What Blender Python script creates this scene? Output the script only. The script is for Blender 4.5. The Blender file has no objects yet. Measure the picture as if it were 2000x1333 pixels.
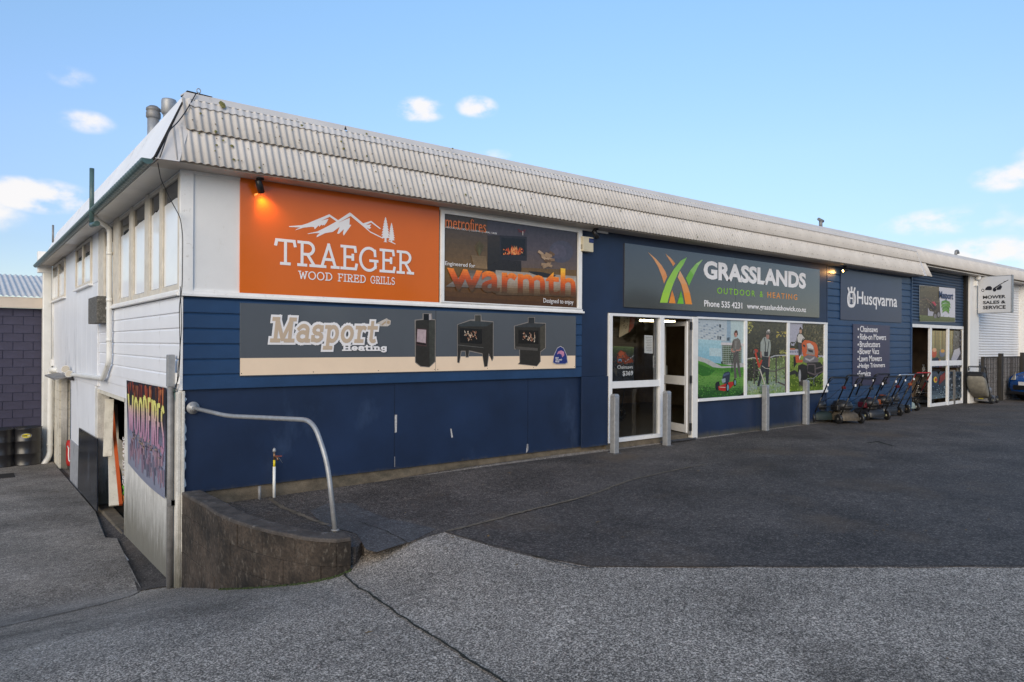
import bpy, bmesh, math, random
from mathutils import Vector, Matrix, noise as mnoise
from mathutils.geometry import delaunay_2d_cdt, tessellate_polygon
random.seed(7)
PI = math.pi
SC = bpy.context.scene
COL = SC.collection

# ------------------------------------------------------------------ camera
F_PX, CXP, CYP = 1373.08, 1000.0, 674.98
yaw, pitch, roll = math.radians(51.729), math.radians(.108), math.radians(.351)
def _cam_axes():
    X = Vector((math.sin(yaw), 0, math.cos(yaw))); Y = Vector((-math.cos(yaw), 0, math.sin(yaw))); Z = Vector((0, -1, 0))
    Rp = Matrix(((1, 0, 0), (0, math.cos(pitch), -math.sin(pitch)), (0, math.sin(pitch), math.cos(pitch))))
    Rr = Matrix(((math.cos(roll), -math.sin(roll), 0), (math.sin(roll), math.cos(roll), 0), (0, 0, 1)))
    R = Rr @ Rp
    return R @ X, R @ Y, R @ Z
_A = _cam_axes()
RIGHT = Vector((_A[0][0], _A[1][0], _A[2][0])); DOWN = Vector((_A[0][1], _A[1][1], _A[2][1])); FWD = Vector((_A[0][2], _A[1][2], _A[2][2]))
CAM = Vector((-1.869, -8.013, 1.6))
def ray(u, v): return FWD + (u - CXP) / F_PX * RIGHT + (v - CYP) / F_PX * DOWN
def P(u, v, y=0.0):
    r = ray(u, v); return CAM + r * ((y - CAM.y) / r.y)
def PX(u, v, x=0.0):
    r = ray(u, v); return CAM + r * ((x - CAM.x) / r.x)
def PZ(u, v, z=0.0):
    r = ray(u, v); return CAM + r * ((z - CAM.z) / r.z)
cd = bpy.data.cameras.new('camera'); cam = bpy.data.objects.new('camera', cd); COL.objects.link(cam)
cd.sensor_width = 36.0; cd.lens = 36.0 * F_PX / 2000.0
cd.shift_x = 0.0; cd.shift_y = (CYP - 666.5) / 2000.0
cd.clip_start = .05; cd.clip_end = 3000
cam.matrix_world = Matrix(((RIGHT.x, -DOWN.x, -FWD.x, CAM.x), (RIGHT.y, -DOWN.y, -FWD.y, CAM.y), (RIGHT.z, -DOWN.z, -FWD.z, CAM.z), (0, 0, 0, 1)))
SC.camera = cam

# ------------------------------------------------------------------ light
SUN_EL, SUN_AZ = 22.0, 230.0      # azimuth clockwise from +Y (behind the photographer, a little to the left)
SC.view_settings.view_transform = 'Standard'; SC.view_settings.look = 'None'
SC.view_settings.exposure = .72; SC.view_settings.gamma = 1.0
SC.view_settings.use_curve_mapping = False
world = bpy.data.worlds.new('World'); SC.world = world; world.use_nodes = True
WN = world.node_tree.nodes; WL = world.node_tree.links; WN.clear()
sky = WN.new('ShaderNodeTexSky'); sky.sky_type = 'NISHITA'; sky.sun_disc = False
sky.sun_elevation = math.radians(SUN_EL); sky.sun_rotation = math.radians(SUN_AZ)
sky.air_density = 1.0; sky.dust_density = .15; sky.ozone_density = 2.2; sky.altitude = 0
wbg = WN.new('ShaderNodeBackground'); wbg.inputs[1].default_value = .15
wout = WN.new('ShaderNodeOutputWorld')
SKY_TINT = (1.0, .93, 1.0)
def wmath(op, a, b=None, clamp=False):
    n = WN.new('ShaderNodeMath'); n.operation = op; n.use_clamp = clamp
    for i, s in enumerate((a, b)):
        if s is None: continue
        if isinstance(s, (int, float)): n.inputs[i].default_value = s
        else: WL.new(s, n.inputs[i])
    return n.outputs[0]
wtc = WN.new('ShaderNodeTexCoord')
wnz = WN.new('ShaderNodeTexNoise'); wnz.inputs['Scale'].default_value = 26; wnz.inputs['Detail'].default_value = 7; wnz.inputs['Roughness'].default_value = .55
wmp = WN.new('ShaderNodeMapping'); wmp.inputs['Scale'].default_value = (1, 1, 1.7)
WL.new(wtc.outputs['Generated'], wmp.inputs[0]); WL.new(wmp.outputs[0], wnz.inputs['Vector'])
wn2 = WN.new('ShaderNodeTexNoise'); wn2.inputs['Scale'].default_value = 9; wn2.inputs['Detail'].default_value = 3
WL.new(wmp.outputs[0], wn2.inputs['Vector'])
# clouds: (direction given as a view of the sky, half width, half height, strength)
CLOUDS = [(820, 214, 58, 27, 1.1), (932, 210, 46, 24, .95), (168, 238, 50, 22, .7), (140, 150, 40, 20, .45), (70, 382, 100, 32, 1.15), (965, 303, 40, 14, .5),
          (1965, 348, 60, 26, .8), (1835, 434, 120, 26, .75), (1960, 495, 160, 34, 1.0), (2050, 320, 60, 40, .9), (1890, 410, 70, 14, .35), (-180, 400, 160, 50, 1.1), (-260, 180, 120, 30, .8), (2300, 420, 220, 50, 1), (2200, 560, 300, 30, .9), (-120, 560, 160, 26, .6), (400, -260, 160, 40, .7), (1500, -420, 200, 50, .8)]
cl = None
def cloud_dir(d, a, b, s):
    global cl
    d = d.normalized(); h = d.cross(Vector((0, 0, 1))).normalized(); w = h.cross(d).normalized()
    def dot(vec):
        n = WN.new('ShaderNodeVectorMath'); n.operation = 'DOT_PRODUCT'; WL.new(wtc.outputs['Generated'], n.inputs[0]); n.inputs[1].default_value = vec
        return n.outputs['Value']
    dx = dot(h / a); dy = dot(w / b); dz = dot(d)
    r2 = wmath('ADD', wmath('MULTIPLY', dx, dx), wmath('MULTIPLY', dy, dy))
    m = wmath('MULTIPLY', wmath('SUBTRACT', 1.0, r2), s)
    m = wmath('MULTIPLY', m, wmath('GREATER_THAN', dz, .3))
    m = wmath('MAXIMUM', m, 0.0)
    cl = m if cl is None else wmath('MAXIMUM', cl, m)
for (u, v, a, b, s) in CLOUDS:
    cloud_dir(ray(u, v), a / F_PX, b / F_PX, s)
for k in range(14):   # unseen clouds of the same kind, added behind the photographer for reflections
    az = math.radians(110 + k * 17 + random.uniform(-6, 6)); el = math.radians(random.uniform(6, 30))
    cloud_dir(Vector((math.sin(az) * math.cos(el), math.cos(az) * math.cos(el), math.sin(el))), random.uniform(.06, .14), random.uniform(.02, .035), .9)
nn = wmath('ADD', wmath('MULTIPLY', wmath('SUBTRACT', wnz.outputs[0], .5), 4.2), wmath('MULTIPLY', wmath('SUBTRACT', wn2.outputs[0], .5), 3.2))
cm = wmath('ADD', cl, wmath('MULTIPLY', nn, wmath('MULTIPLY', cl, 1.3, True)))
mr = WN.new('ShaderNodeMapRange'); mr.interpolation_type = 'SMOOTHSTEP'; mr.inputs[1].default_value = .06; mr.inputs[2].default_value = 1.35; mr.inputs[4].default_value = .9
WL.new(cm, mr.inputs[0])
wtint = WN.new('ShaderNodeMix'); wtint.data_type = 'RGBA'; wtint.blend_type = 'MULTIPLY'; wtint.inputs[0].default_value = 1
WL.new(sky.outputs[0], wtint.inputs[6]); 
sxyz = WN.new('ShaderNodeSeparateXYZ'); WL.new(wtc.outputs['Generated'], sxyz.inputs[0])
sramp = WN.new('ShaderNodeValToRGB'); se = sramp.color_ramp.elements     # clean air: a deeper, evenly blue horizon all the way round
se[0].position = 0; se[0].color = (.47, .45, .50, 1); se[1].position = .44; se[1].color = (.97, 1.03, 1.0, 1)
for ps, cc in ((.12, (.55, .53, .58)), (.25, (.78, .76, .82))): k_ = se.new(ps); k_.color = (*cc, 1)
WL.new(sxyz.outputs[2], sramp.inputs[0]); WL.new(sramp.outputs[0], wtint.inputs[7])
wmix = WN.new('ShaderNodeMix'); wmix.data_type = 'RGBA'
WL.new(mr.outputs[0], wmix.inputs[0]); WL.new(wtint.outputs[2], wmix.inputs[6])
CLOUD_COL = (4.1, 3.95, 3.85)
wmix.inputs[7].default_value = (*CLOUD_COL, 1)
WL.new(wmix.outputs[2], wbg.inputs[0]); WL.new(wbg.outputs[0], wout.inputs[0])
sl = bpy.data.lights.new('sun', 'SUN'); sun = bpy.data.objects.new('sun', sl); COL.objects.link(sun)
sl.energy = 1.6; sl.angle = math.radians(42); sl.color = (1.0, .82, .56)
az = math.radians(SUN_AZ); el = math.radians(SUN_EL)
sd = Vector((math.sin(az) * math.cos(el), math.cos(az) * math.cos(el), math.sin(el)))
sun.rotation_euler = (-sd).to_track_quat('-Z', 'Y').to_euler()

# ------------------------------------------------------------------ helpers
def lin(c):
    if isinstance(c, str):
        c = [int(c[i:i + 2], 16) / 255 for i in (0, 2, 4)]
    return tuple((x / 12.92 if x <= .04045 else ((x + .055) / 1.055) ** 2.4) for x in c)
MATS = {}
def mat(name, col, rough=.6, metal=0.0, var=.12, vs=3.0, bump=.0, bs=60.0, spec=.5, dirt=None, dirt_amt=.0, dirt_scale=(2, 2, 2), emit=None, es=0, coat=0, fine=0.0, fs=140.0, grime=None):
    if name in MATS: return MATS[name]
    c = lin(col) if isinstance(col, str) else col
    m = bpy.data.materials.new(name); m.use_nodes = True
    N = m.node_tree.nodes; L = m.node_tree.links; b = N['Principled BSDF']
    b.inputs['Roughness'].default_value = rough; b.inputs['Metallic'].default_value = metal
    b.inputs['Specular IOR Level'].default_value = spec
    b.inputs['Coat Weight'].default_value = coat; b.inputs['Coat Roughness'].default_value = .09
    if coat > .85: b.inputs['Coat IOR'].default_value = 1.62
    tc = N.new('ShaderNodeTexCoord')
    if '_w' == name[-2:]: src = N.new('ShaderNodeNewGeometry').outputs['Position']
    else: src = tc.outputs['Object']
    nz = N.new('ShaderNodeTexNoise'); nz.inputs['Scale'].default_value = vs; nz.inputs['Detail'].default_value = 6; nz.inputs['Roughness'].default_value = .6
    L.new(src, nz.inputs['Vector'])
    mx = N.new('ShaderNodeMix'); mx.data_type = 'RGBA'
    r = N.new('ShaderNodeMapRange'); r.inputs[1].default_value = .3; r.inputs[2].default_value = .7
    L.new(nz.outputs[0], r.inputs[0]); L.new(r.outputs[0], mx.inputs[0])
    mx.inputs[6].default_value = (*[max(0, x * (1 - var)) for x in c], 1); mx.inputs[7].default_value = (*[min(1, x * (1 + var)) for x in c], 1)
    out = mx.outputs[2]
    if fine:
        f1 = N.new('ShaderNodeTexNoise'); f1.inputs['Scale'].default_value = fs; f1.inputs['Detail'].default_value = 3; f1.inputs['Roughness'].default_value = .7
        L.new(src, f1.inputs['Vector'])
        fr = N.new('ShaderNodeMapRange'); fr.inputs[1].default_value = .35; fr.inputs[2].default_value = .65; fr.inputs[3].default_value = 1 - fine; fr.inputs[4].default_value = 1 + fine
        L.new(f1.outputs[0], fr.inputs[0])
        vm = N.new('ShaderNodeVectorMath'); vm.operation = 'SCALE'; L.new(out, vm.inputs[0]); L.new(fr.outputs[0], vm.inputs['Scale']); out = vm.outputs[0]
    if dirt is not None:
        mp = N.new('ShaderNodeMapping'); mp.inputs['Scale'].default_value = dirt_scale; L.new(src, mp.inputs[0])
        n2 = N.new('ShaderNodeTexNoise'); n2.inputs['Scale'].default_value = 1; n2.inputs['Detail'].default_value = 8; n2.inputs['Roughness'].default_value = .65
        L.new(mp.outputs[0], n2.inputs['Vector'])
        r2 = N.new('ShaderNodeMapRange'); r2.inputs[1].default_value = .62 - dirt_amt * .35; r2.inputs[2].default_value = .82 - dirt_amt * .2; r2.inputs[4].default_value = .85
        L.new(n2.outputs[0], r2.inputs[0])
        m2 = N.new('ShaderNodeMix'); m2.data_type = 'RGBA'; L.new(r2.outputs[0], m2.inputs[0]); L.new(out, m2.inputs[6])
        m2.inputs[7].default_value = (*lin(dirt), 1) if isinstance(dirt, str) else (*dirt, 1); out = m2.outputs[2]
    L.new(out, b.inputs['Base Color'])
    if grime is not None:
        sp = N.new('ShaderNodeSeparateXYZ'); L.new(N.new('ShaderNodeNewGeometry').outputs['Position'], sp.inputs[0])
        gm = N.new('ShaderNodeMapRange'); gm.inputs[1].default_value = grime[0]; gm.inputs[2].default_value = grime[1]; gm.inputs[3].default_value = 1.15; gm.inputs[4].default_value = -.35; L.new(sp.outputs[2], gm.inputs[0])
        mpg = N.new('ShaderNodeMapping'); mpg.inputs['Scale'].default_value = (11, 11, 1.6); L.new(src, mpg.inputs[0])
        ng = N.new('ShaderNodeTexNoise'); ng.inputs['Scale'].default_value = 1.4; ng.inputs['Detail'].default_value = 8; ng.inputs['Roughness'].default_value = .7; L.new(mpg.outputs[0], ng.inputs['Vector'])
        ad = N.new('ShaderNodeMath'); ad.operation = 'ADD'; L.new(gm.outputs[0], ad.inputs[0]); L.new(ng.outputs[0], ad.inputs[1])
        rg = N.new('ShaderNodeMapRange'); rg.inputs[1].default_value = .75; rg.inputs[2].default_value = 1.35; rg.inputs[4].default_value = .82; L.new(ad.outputs[0], rg.inputs[0])
        m5 = N.new('ShaderNodeMix'); m5.data_type = 'RGBA'; L.new(rg.outputs[0], m5.inputs[0]); L.new(out, m5.inputs[6]); m5.inputs[7].default_value = (.085, .078, .052, 1)
        L.new(m5.outputs[2], b.inputs['Base Color'])
    if bump:
        nb = N.new('ShaderNodeTexNoise'); nb.inputs['Scale'].default_value = bs; nb.inputs['Detail'].default_value = 4; L.new(src, nb.inputs['Vector'])
        bp = N.new('ShaderNodeBump'); bp.inputs['Strength'].default_value = bump; bp.inputs['Distance'].default_value = .01
        L.new(nb.outputs[0], bp.inputs['Height']); L.new(bp.outputs[0], b.inputs['Normal'])
    if emit is not None:
        b.inputs['Emission Color'].default_value = (*lin(emit), 1) if isinstance(emit, str) else (*emit, 1); b.inputs['Emission Strength'].default_value = es
    MATS[name] = m
    return m
def print_mat(name, rough=.35, grain=.06, gs=60, coat=0, spec=.5, dens=1.0):
    """flat print: colour comes from the ink laid down face by face"""
    if name in MATS: return MATS[name]
    m = bpy.data.materials.new(name); m.use_nodes = True
    N = m.node_tree.nodes; L = m.node_tree.links; b = N['Principled BSDF']; b.inputs['Roughness'].default_value = rough; b.inputs['Coat Weight'].default_value = coat
    b.inputs['Specular IOR Level'].default_value = spec
    b.inputs['Coat Roughness'].default_value = .12
    a = N.new('ShaderNodeVertexColor'); a.layer_name = 'ink'
    nz = N.new('ShaderNodeTexNoise'); nz.inputs['Scale'].default_value = gs; nz.inputs['Detail'].default_value = 5; nz.inputs['Roughness'].default_value = .7
    tc = N.new('ShaderNodeTexCoord'); L.new(tc.outputs['Object'], nz.inputs['Vector'])
    r = N.new('ShaderNodeMapRange'); r.inputs[1].default_value = .3; r.inputs[2].default_value = .7; r.inputs[3].default_value = (1 - grain) * dens; r.inputs[4].default_value = (1 + grain) * dens
    L.new(nz.outputs[0], r.inputs[0])
    vm = N.new('ShaderNodeVectorMath'); vm.operation = 'SCALE'; L.new(a.outputs[0], vm.inputs[0]); L.new(r.outputs[0], vm.inputs['Scale'])
    L.new(vm.outputs[0], b.inputs['Base Color']); MATS[name] = m
    return m

def link(o, parent=None):
    COL.objects.link(o)
    if parent is not None: o.parent = parent
    return o
def tag(o, label=None, cat=None, group=None, kind=None):
    if label: o['label'] = label
    if cat: o['category'] = cat
    if group: o['group'] = group
    if kind: o['kind'] = kind
    return o
def thing(name, label, cat, loc=(0, 0, 0), rz=0, group=None):
    o = bpy.data.objects.new(name, None); o.empty_display_size = .1; COL.objects.link(o)
    o.location = loc; o.rotation_euler = (0, 0, rz)
    return tag(o, label, cat, group)

class MB:
    """collects shapes for one mesh"""
    def __init__(s): s.v = []; s.f = []; s.c = []; s.sm = []
    def add(s, vs, fs, col=None, smooth=False):
        b = len(s.v); s.v += [tuple(p) for p in vs]
        for f in fs: s.f.append([b + i for i in f]); s.c.append(col); s.sm.append(smooth)
        return s
    def box(s, x0, x1, y0, y1, z0, z1, col=None, M=None):
        if x0 > x1: x0, x1 = x1, x0
        if y0 > y1: y0, y1 = y1, y0
        if z0 > z1: z0, z1 = z1, z0
        vs = [(x0, y0, z0), (x1, y0, z0), (x1, y1, z0), (x0, y1, z0), (x0, y0, z1), (x1, y0, z1), (x1, y1, z1), (x0, y1, z1)]
        if M is not None: vs = [tuple(M @ Vector(p)) for p in vs]
        return s.add(vs, [(0, 3, 2, 1), (4, 5, 6, 7), (0, 1, 5, 4), (1, 2, 6, 5), (2, 3, 7, 6), (3, 0, 4, 7)], col)
    def hexa(s, bot, top, col=None):
        return s.add(list(bot) + list(top), [(0, 3, 2, 1), (4, 5, 6, 7), (0, 1, 5, 4), (1, 2, 6, 5), (2, 3, 7, 6), (3, 0, 4, 7)], col)
    def bar(s, a, b, w, h=None, up=(0, 0, 1), col=None):
        a = Vector(a); b = Vector(b); h = w if h is None else h
        d = (b - a).normalized(); up = Vector(up)
        if abs(d.dot(up)) > .98: up = Vector((0, 1, 0))
        x = d.cross(up).normalized() * w / 2; z = x.normalized().cross(d).normalized() * h / 2
        return s.hexa([a - x - z, a + x - z, b + x - z, b - x - z], [a - x + z, a + x + z, b + x + z, b - x + z], col)
    def tube(s, path, r, n=10, cap=True, col=None, smooth=True):
        path = [Vector(p) for p in path]; rs = r if isinstance(r, (list, tuple)) else [r] * len(path)
        rings = []; prev = None
        for i, p in enumerate(path):
            d = ((path[min(i + 1, len(path) - 1)] - p).normalized() + (p - path[max(i - 1, 0)]).normalized())
            d = d.normalized() if d.length > 1e-6 else (path[1] - path[0]).normalized()
            if prev is None:
                a = d.cross(Vector((0, 0, 1)));  a = a if a.length > .05 else d.cross(Vector((0, 1, 0)))
            else: a = prev - d * prev.dot(d)
            a.normalize(); prev = a; bq = d.cross(a).normalized()
            rings.append([p + (a * math.cos(2 * PI * k / n) + bq * math.sin(2 * PI * k / n)) * rs[i] for k in range(n)])
        b = len(s.v); s.v += [tuple(q) for rg in rings for q in rg]
        for i in range(len(path) - 1):
            for k in range(n):
                s.f.append([b + i * n + k, b + i * n + (k + 1) % n, b + (i + 1) * n + (k + 1) % n, b + (i + 1) * n + k]); s.c.append(col); s.sm.append(smooth)
        if cap:
            s.f.append([b + k for k in range(n)][::-1]); s.c.append(col); s.sm.append(False)
            s.f.append([b + (len(path) - 1) * n + k for k in range(n)]); s.c.append(col); s.sm.append(False)
        return s
    def lathe(s, prof, n=24, M=None, col=None, smooth=True):
        b = len(s.v)
        for (r, z) in prof:
            for k in range(n):
                p = Vector((r * math.cos(2 * PI * k / n), r * math.sin(2 * PI * k / n), z))
                s.v.append(tuple(M @ p if M is not None else p))
        for i in range(len(prof) - 1):
            for k in range(n):
                s.f.append([b + i * n + k, b + i * n + (k + 1) % n, b + (i + 1) * n + (k + 1) % n, b + (i + 1) * n + k]); s.c.append(col); s.sm.append(smooth)
        s.f.append([b + k for k in range(n)][::-1]); s.c.append(col); s.sm.append(False)
        s.f.append([b + (len(prof) - 1) * n + k for k in range(n)]); s.c.append(col); s.sm.append(False)
        return s
    def prism(s, pts, d, col=None):
        """pts: planar polygon (3d), extruded by vector d"""
        pts = [Vector(p) for p in pts]; d = Vector(d); n = len(pts)
        tris = tessellate_polygon([pts])
        vs = pts + [p + d for p in pts]
        fs = [tuple(t) for t in tris] + [tuple(n + i for i in t)[::-1] for t in tris]
        fs += [(i, (i + 1) % n, n + (i + 1) % n, n + i) for i in range(n)]
        return s.add(vs, fs, col)
    def poly(s, pts, col=None):
        pts = [Vector(p) for p in pts]
        if len(pts) <= 4 and len(pts) > 2: return s.add(pts, [tuple(range(len(pts)))], col)
        return s.add(pts, [tuple(t) for t in tessellate_polygon([pts])], col)
    def mesh(s, name, m=None, ink=False, recalc=True):
        me = bpy.data.meshes.new(name); me.from_pydata(s.v, [], s.f)
        if recalc:
            bm = bmesh.new(); bm.from_mesh(me); bmesh.ops.recalc_face_normals(bm, faces=bm.faces); bm.to_mesh(me); bm.free()
        for i, p in enumerate(me.polygons): p.use_smooth = s.sm[i]
        if ink:
            ca = me.color_attributes.new('ink', 'FLOAT_COLOR', 'CORNER')
            for i, p in enumerate(me.polygons):
                c = s.c[i] or (.5, .5, .5)
                if isinstance(c, str): c = lin(c)
                for li in p.loop_indices: ca.data[li].color = (*c, 1)
        if m: me.materials.append(m)
        return me
    def build(s, name, m, parent=None, ink=False, bevel=0, recalc=True):
        o = bpy.data.objects.new(name, s.mesh(name, m, ink, recalc)); link(o, parent)
        if bevel: add_bevel(o, bevel)
        return o
def add_bevel(o, w, seg=2):
    md = o.modifiers.new('bevel', 'BEVEL'); md.width = w; md.segments = seg; md.limit_method = 'ANGLE'; md.angle_limit = math.radians(40)
    md.harden_normals = False
def inst(name, me, parent=None, loc=(0, 0, 0), rot=(0, 0, 0), scale=(1, 1, 1)):
    o = bpy.data.objects.new(name, me); o.location = loc; o.rotation_euler = rot; o.scale = scale
    return link(o, parent)
def copy_tree(o, parent=None):
    c = o.copy(); COL.objects.link(c)
    if parent is not None: c.parent = parent
    for ch in [x for x in list(o.children)]: copy_tree(ch, c)
    return c
def smooth(a, b, x):
    t = min(1, max(0, (x - a) / (b - a))); return t * t * (3 - 2 * t)

def text_mesh(body, weight=0.0, shear=0.0, spacing=1.0, depth=.0):
    cu = bpy.data.curves.new('lettering', 'FONT'); cu.body = body; cu.offset = weight; cu.shear = shear; cu.space_character = spacing; cu.extrude = .002
    cu.resolution_u = 3
    o = bpy.data.objects.new('lettering', cu); COL.objects.link(o)
    bpy.context.view_layer.update()
    dg = bpy.context.evaluated_depsgraph_get()
    me = bpy.data.meshes.new_from_object(o.evaluated_get(dg))
    bpy.data.objects.remove(o); bpy.data.curves.remove(cu)
    me.materials.clear()
    xs = [v.co.x for v in me.vertices]; ys = [v.co.y for v in me.vertices]
    return me, (min(xs), max(xs), min(ys), max(ys))
def text_on(body, m, parent, y, x0, x1, z0, z1, weight=0, shear=0, spacing=1.0, name='lettering', thick=.002, plane='y', flip=1):
    """lettering fitted to a rectangle of the plane y=const (or x=const)"""
    me, (a, b, c, d) = text_mesh(body, weight, shear, spacing)
    for v in me.vertices:
        s = (v.co.x - a) / (b - a); t = (v.co.y - c) / (d - c); dz = (thick / 2) * (1 if v.co.z > 0 else -1)
        px = x0 + s * (x1 - x0); pz = z0 + t * (z1 - z0)
        v.co = (px, y - dz, pz) if plane == 'y' else (y - dz, px, pz)
    me.materials.append(m); me.name = name
    o = bpy.data.objects.new(name, me); return link(o, parent)
def tpx(body, m, parent, y, uL, vB, uR, vT, **k):
    """bottom-left and top-right corner of the word, sighted on the plane y=const"""
    a = P(uL, vB, y); b = P(uR, vT, y)
    return text_on(body, m, parent, y, a.x, b.x, a.z, b.z, **k)

# slab lettering drawn with strokes: unit height, list of polylines
def arc(cx, cy, rx, ry, a0, a1, n=14):
    return [(cx + rx * math.cos(math.radians(a0 + (a1 - a0) * i / n)), cy + ry * math.sin(math.radians(a0 + (a1 - a0) * i / n))) for i in range(n + 1)]
SLAB = {
 'T': (.78, [[(.39, 0), (.39, 1)], [(.02, 1), (.76, 1)], [(.22, 0), (.56, 0)], [(.03, 1), (-.01, .80)], [(.75, 1), (.79, .80)]]),
 'R': (.76, [[(.17, 0), (.17, 1)], [(.02, 0), (.34, 0)], [(.02, 1), (.40, 1)] + arc(.40, .74, .26, .26, 90, -90) + [(.17, .48)], [(.40, .48), (.70, 0)], [(.54, 0), (.82, 0)]]),
 'A': (.86, [[(.13, 0), (.43, 1), (.74, 0)], [(.0, 0), (.28, 0)], [(.58, 0), (.88, 0)], [(.22, .33), (.65, .33)]]),
 'E': (.72, [[(.17, 0), (.17, 1)], [(.02, 1), (.64, 1), (.67, .80)], [(.02, 0), (.68, 0), (.72, .2)], [(.17, .53), (.52, .53)], [(.54, .42), (.54, .64)]]),
 'G': (.86, [arc(.45, .5, .41, .52, 48, 360 - 38, 22), [(.73, .92), (.75, .68)], [(.52, .44), (.86, .44)], [(.76, .44), (.76, .12)]]),
 'W': (1.0, [[(.12, 1), (.32, 0), (.52, .85), (.72, 0), (.92, 1)], [(.0, 1), (.24, 1)], [(.8, 1), (1.04, 1)]]),
 'O': (.86, [arc(.43, .5, .39, .52, 0, 360, 24)]),
 'D': (.84, [[(.17, 0), (.17, 1)], [(.02, 1), (.36, 1)] + arc(.36, .5, .4, .5, 90, -90) + [(.02, 0)]]),
 'F': (.66, [[(.17, 0), (.17, 1)], [(.02, 1), (.62, 1), (.64, .8)], [(.02, 0), (.32, 0)], [(.17, .5), (.5, .5)]]),
 'I': (.34, [[(.17, 0), (.17, 1)], [(.02, 1), (.32, 1)], [(.02, 0), (.32, 0)]]),
 'L': (.66, [[(.17, 0), (.17, 1)], [(.02, 1), (.32, 1)], [(.02, 0), (.62, 0), (.65, .22)]]),
 'S': (.64, [arc(.32, .75, .24, .25, 25, 270, 14) + arc(.32, .25, .26, .26, 90, -155, 14)]),
 'M': (1.12, [[(.2, 0), (.2, 1), (.56, .06), (.92, 1), (.92, 0)], [(.02, 0), (.38, 0)], [(.72, 0), (1.1, 0)], [(.02, 1), (.25, 1)], [(.87, 1), (1.1, 1)]]),
 'a': (.72, [[(.12, .56)] + arc(.36, .5, .22, .2, 140, 0, 10) + [(.58, 0), (.7, 0)], arc(.34, .2, .22, .2, 60, 300, 14) + [(.58, .08)], [(.34, .4), (.56, .4)]]),
 's': (.6, [arc(.3, .52, .2, .17, 20, 270, 12) + arc(.3, .18, .22, .17, 90, -160, 12), [(.5, .68), (.5, .5)], [(.07, .2), (.07, .02)]]),
 'p': (.76, [[(.2, -.34), (.2, .68)], [(.04, .68), (.2, .68)], [(.04, -.34), (.4, -.34)], arc(.42, .34, .24, .34, 130, -130, 16)]),
 'o': (.74, [arc(.37, .34, .27, .34, 0, 360, 20)]),
 'r': (.6, [[(.2, 0), (.2, .68)], [(.04, .68), (.2, .68)], [(.04, 0), (.42, 0)], [(.2, .4)] + arc(.42, .42, .2, .26, 160, 60, 8)]),
 't': (.52, [[(.22, .95), (.22, .14)] + arc(.36, .14, .14, .14, 180, 300, 6), [(.02, .68), (.48, .68)]]),
 'H': (.98, [[(.2, 0), (.2, 1)], [(.78, 0), (.78, 1)], [(.02, 0), (.38, 0)], [(.6, 0), (.96, 0)], [(.02, 1), (.38, 1)], [(.6, 1), (.96, 1)], [(.2, .5), (.78, .5)]]),
 'e': (.7, [[(.1, .36), (.6, .36)] + arc(.35, .36, .25, .32, 0, 310, 18)]),
 'i': (.36, [[(.18, 0), (.18, .66)], [(.04, .66), (.18, .66)], [(.02, 0), (.34, 0)], [(.18, .88), (.18, 1.0)]]),
 'n': (.82, [[(.18, 0), (.18, .66)], [(.04, .66), (.18, .66)], [(.02, 0), (.34, 0)], [(.18, .45)] + arc(.4, .42, .22, .24, 150, 0, 8) + [(.62, 0)], [(.48, 0), (.78, 0)]]),
 'g': (.72, [arc(.34, .4, .24, .26, 0, 360, 16), [(.58, .66), (.58, -.1)] + arc(.34, -.1, .24, .2, 0, -170, 10)]),
 ' ': (.5, []),
}
def slab_word(word, m, parent, y, x0, x1, z0, z1, w=.13, shear=0, gap=.1, name='lettering', thick=.0025, hscale=1, fit=None):
    mb = MB(); cx = 0; lo = 1e9; hi = -1e9; quads = []
    for ch in word:
        adv, st = SLAB[ch]
        for pl in st:
            for i in range(len(pl) - 1):
                a = Vector(pl[i]); b = Vector(pl[i + 1]); d = b - a
                if d.length < 1e-6: continue
                d.normalize(); n = Vector((-d.y, d.x)) * w / 2; e = d * w * .42
                quads.append([(cx + q.x + shear * q.y, q.y) for q in (a - e - n, b + e - n, b + e + n, a - e + n)])
        cx += adv + gap
    xs = [q[0] for qd in quads for q in qd]; lo, hi = (min(xs), max(xs)) if fit is None else fit
    for k, qd in enumerate(quads):
        yy = y - thick - k * .00005
        pts = [(x0 + (q[0] - lo) / (hi - lo) * (x1 - x0), yy, z0 + q[1] * (z1 - z0)) for q in qd]
        mb.poly(pts)
    mb.build(name, m, parent, recalc=False)
    return lo, hi
def slab_px(word, m, parent, y, uL, vB, uR, vT, **k):
    a = P(uL, vB, y); b = P(uR, vT, y); return slab_word(word, m, parent, y, a.x, b.x, a.z, b.z, **k)

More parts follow.
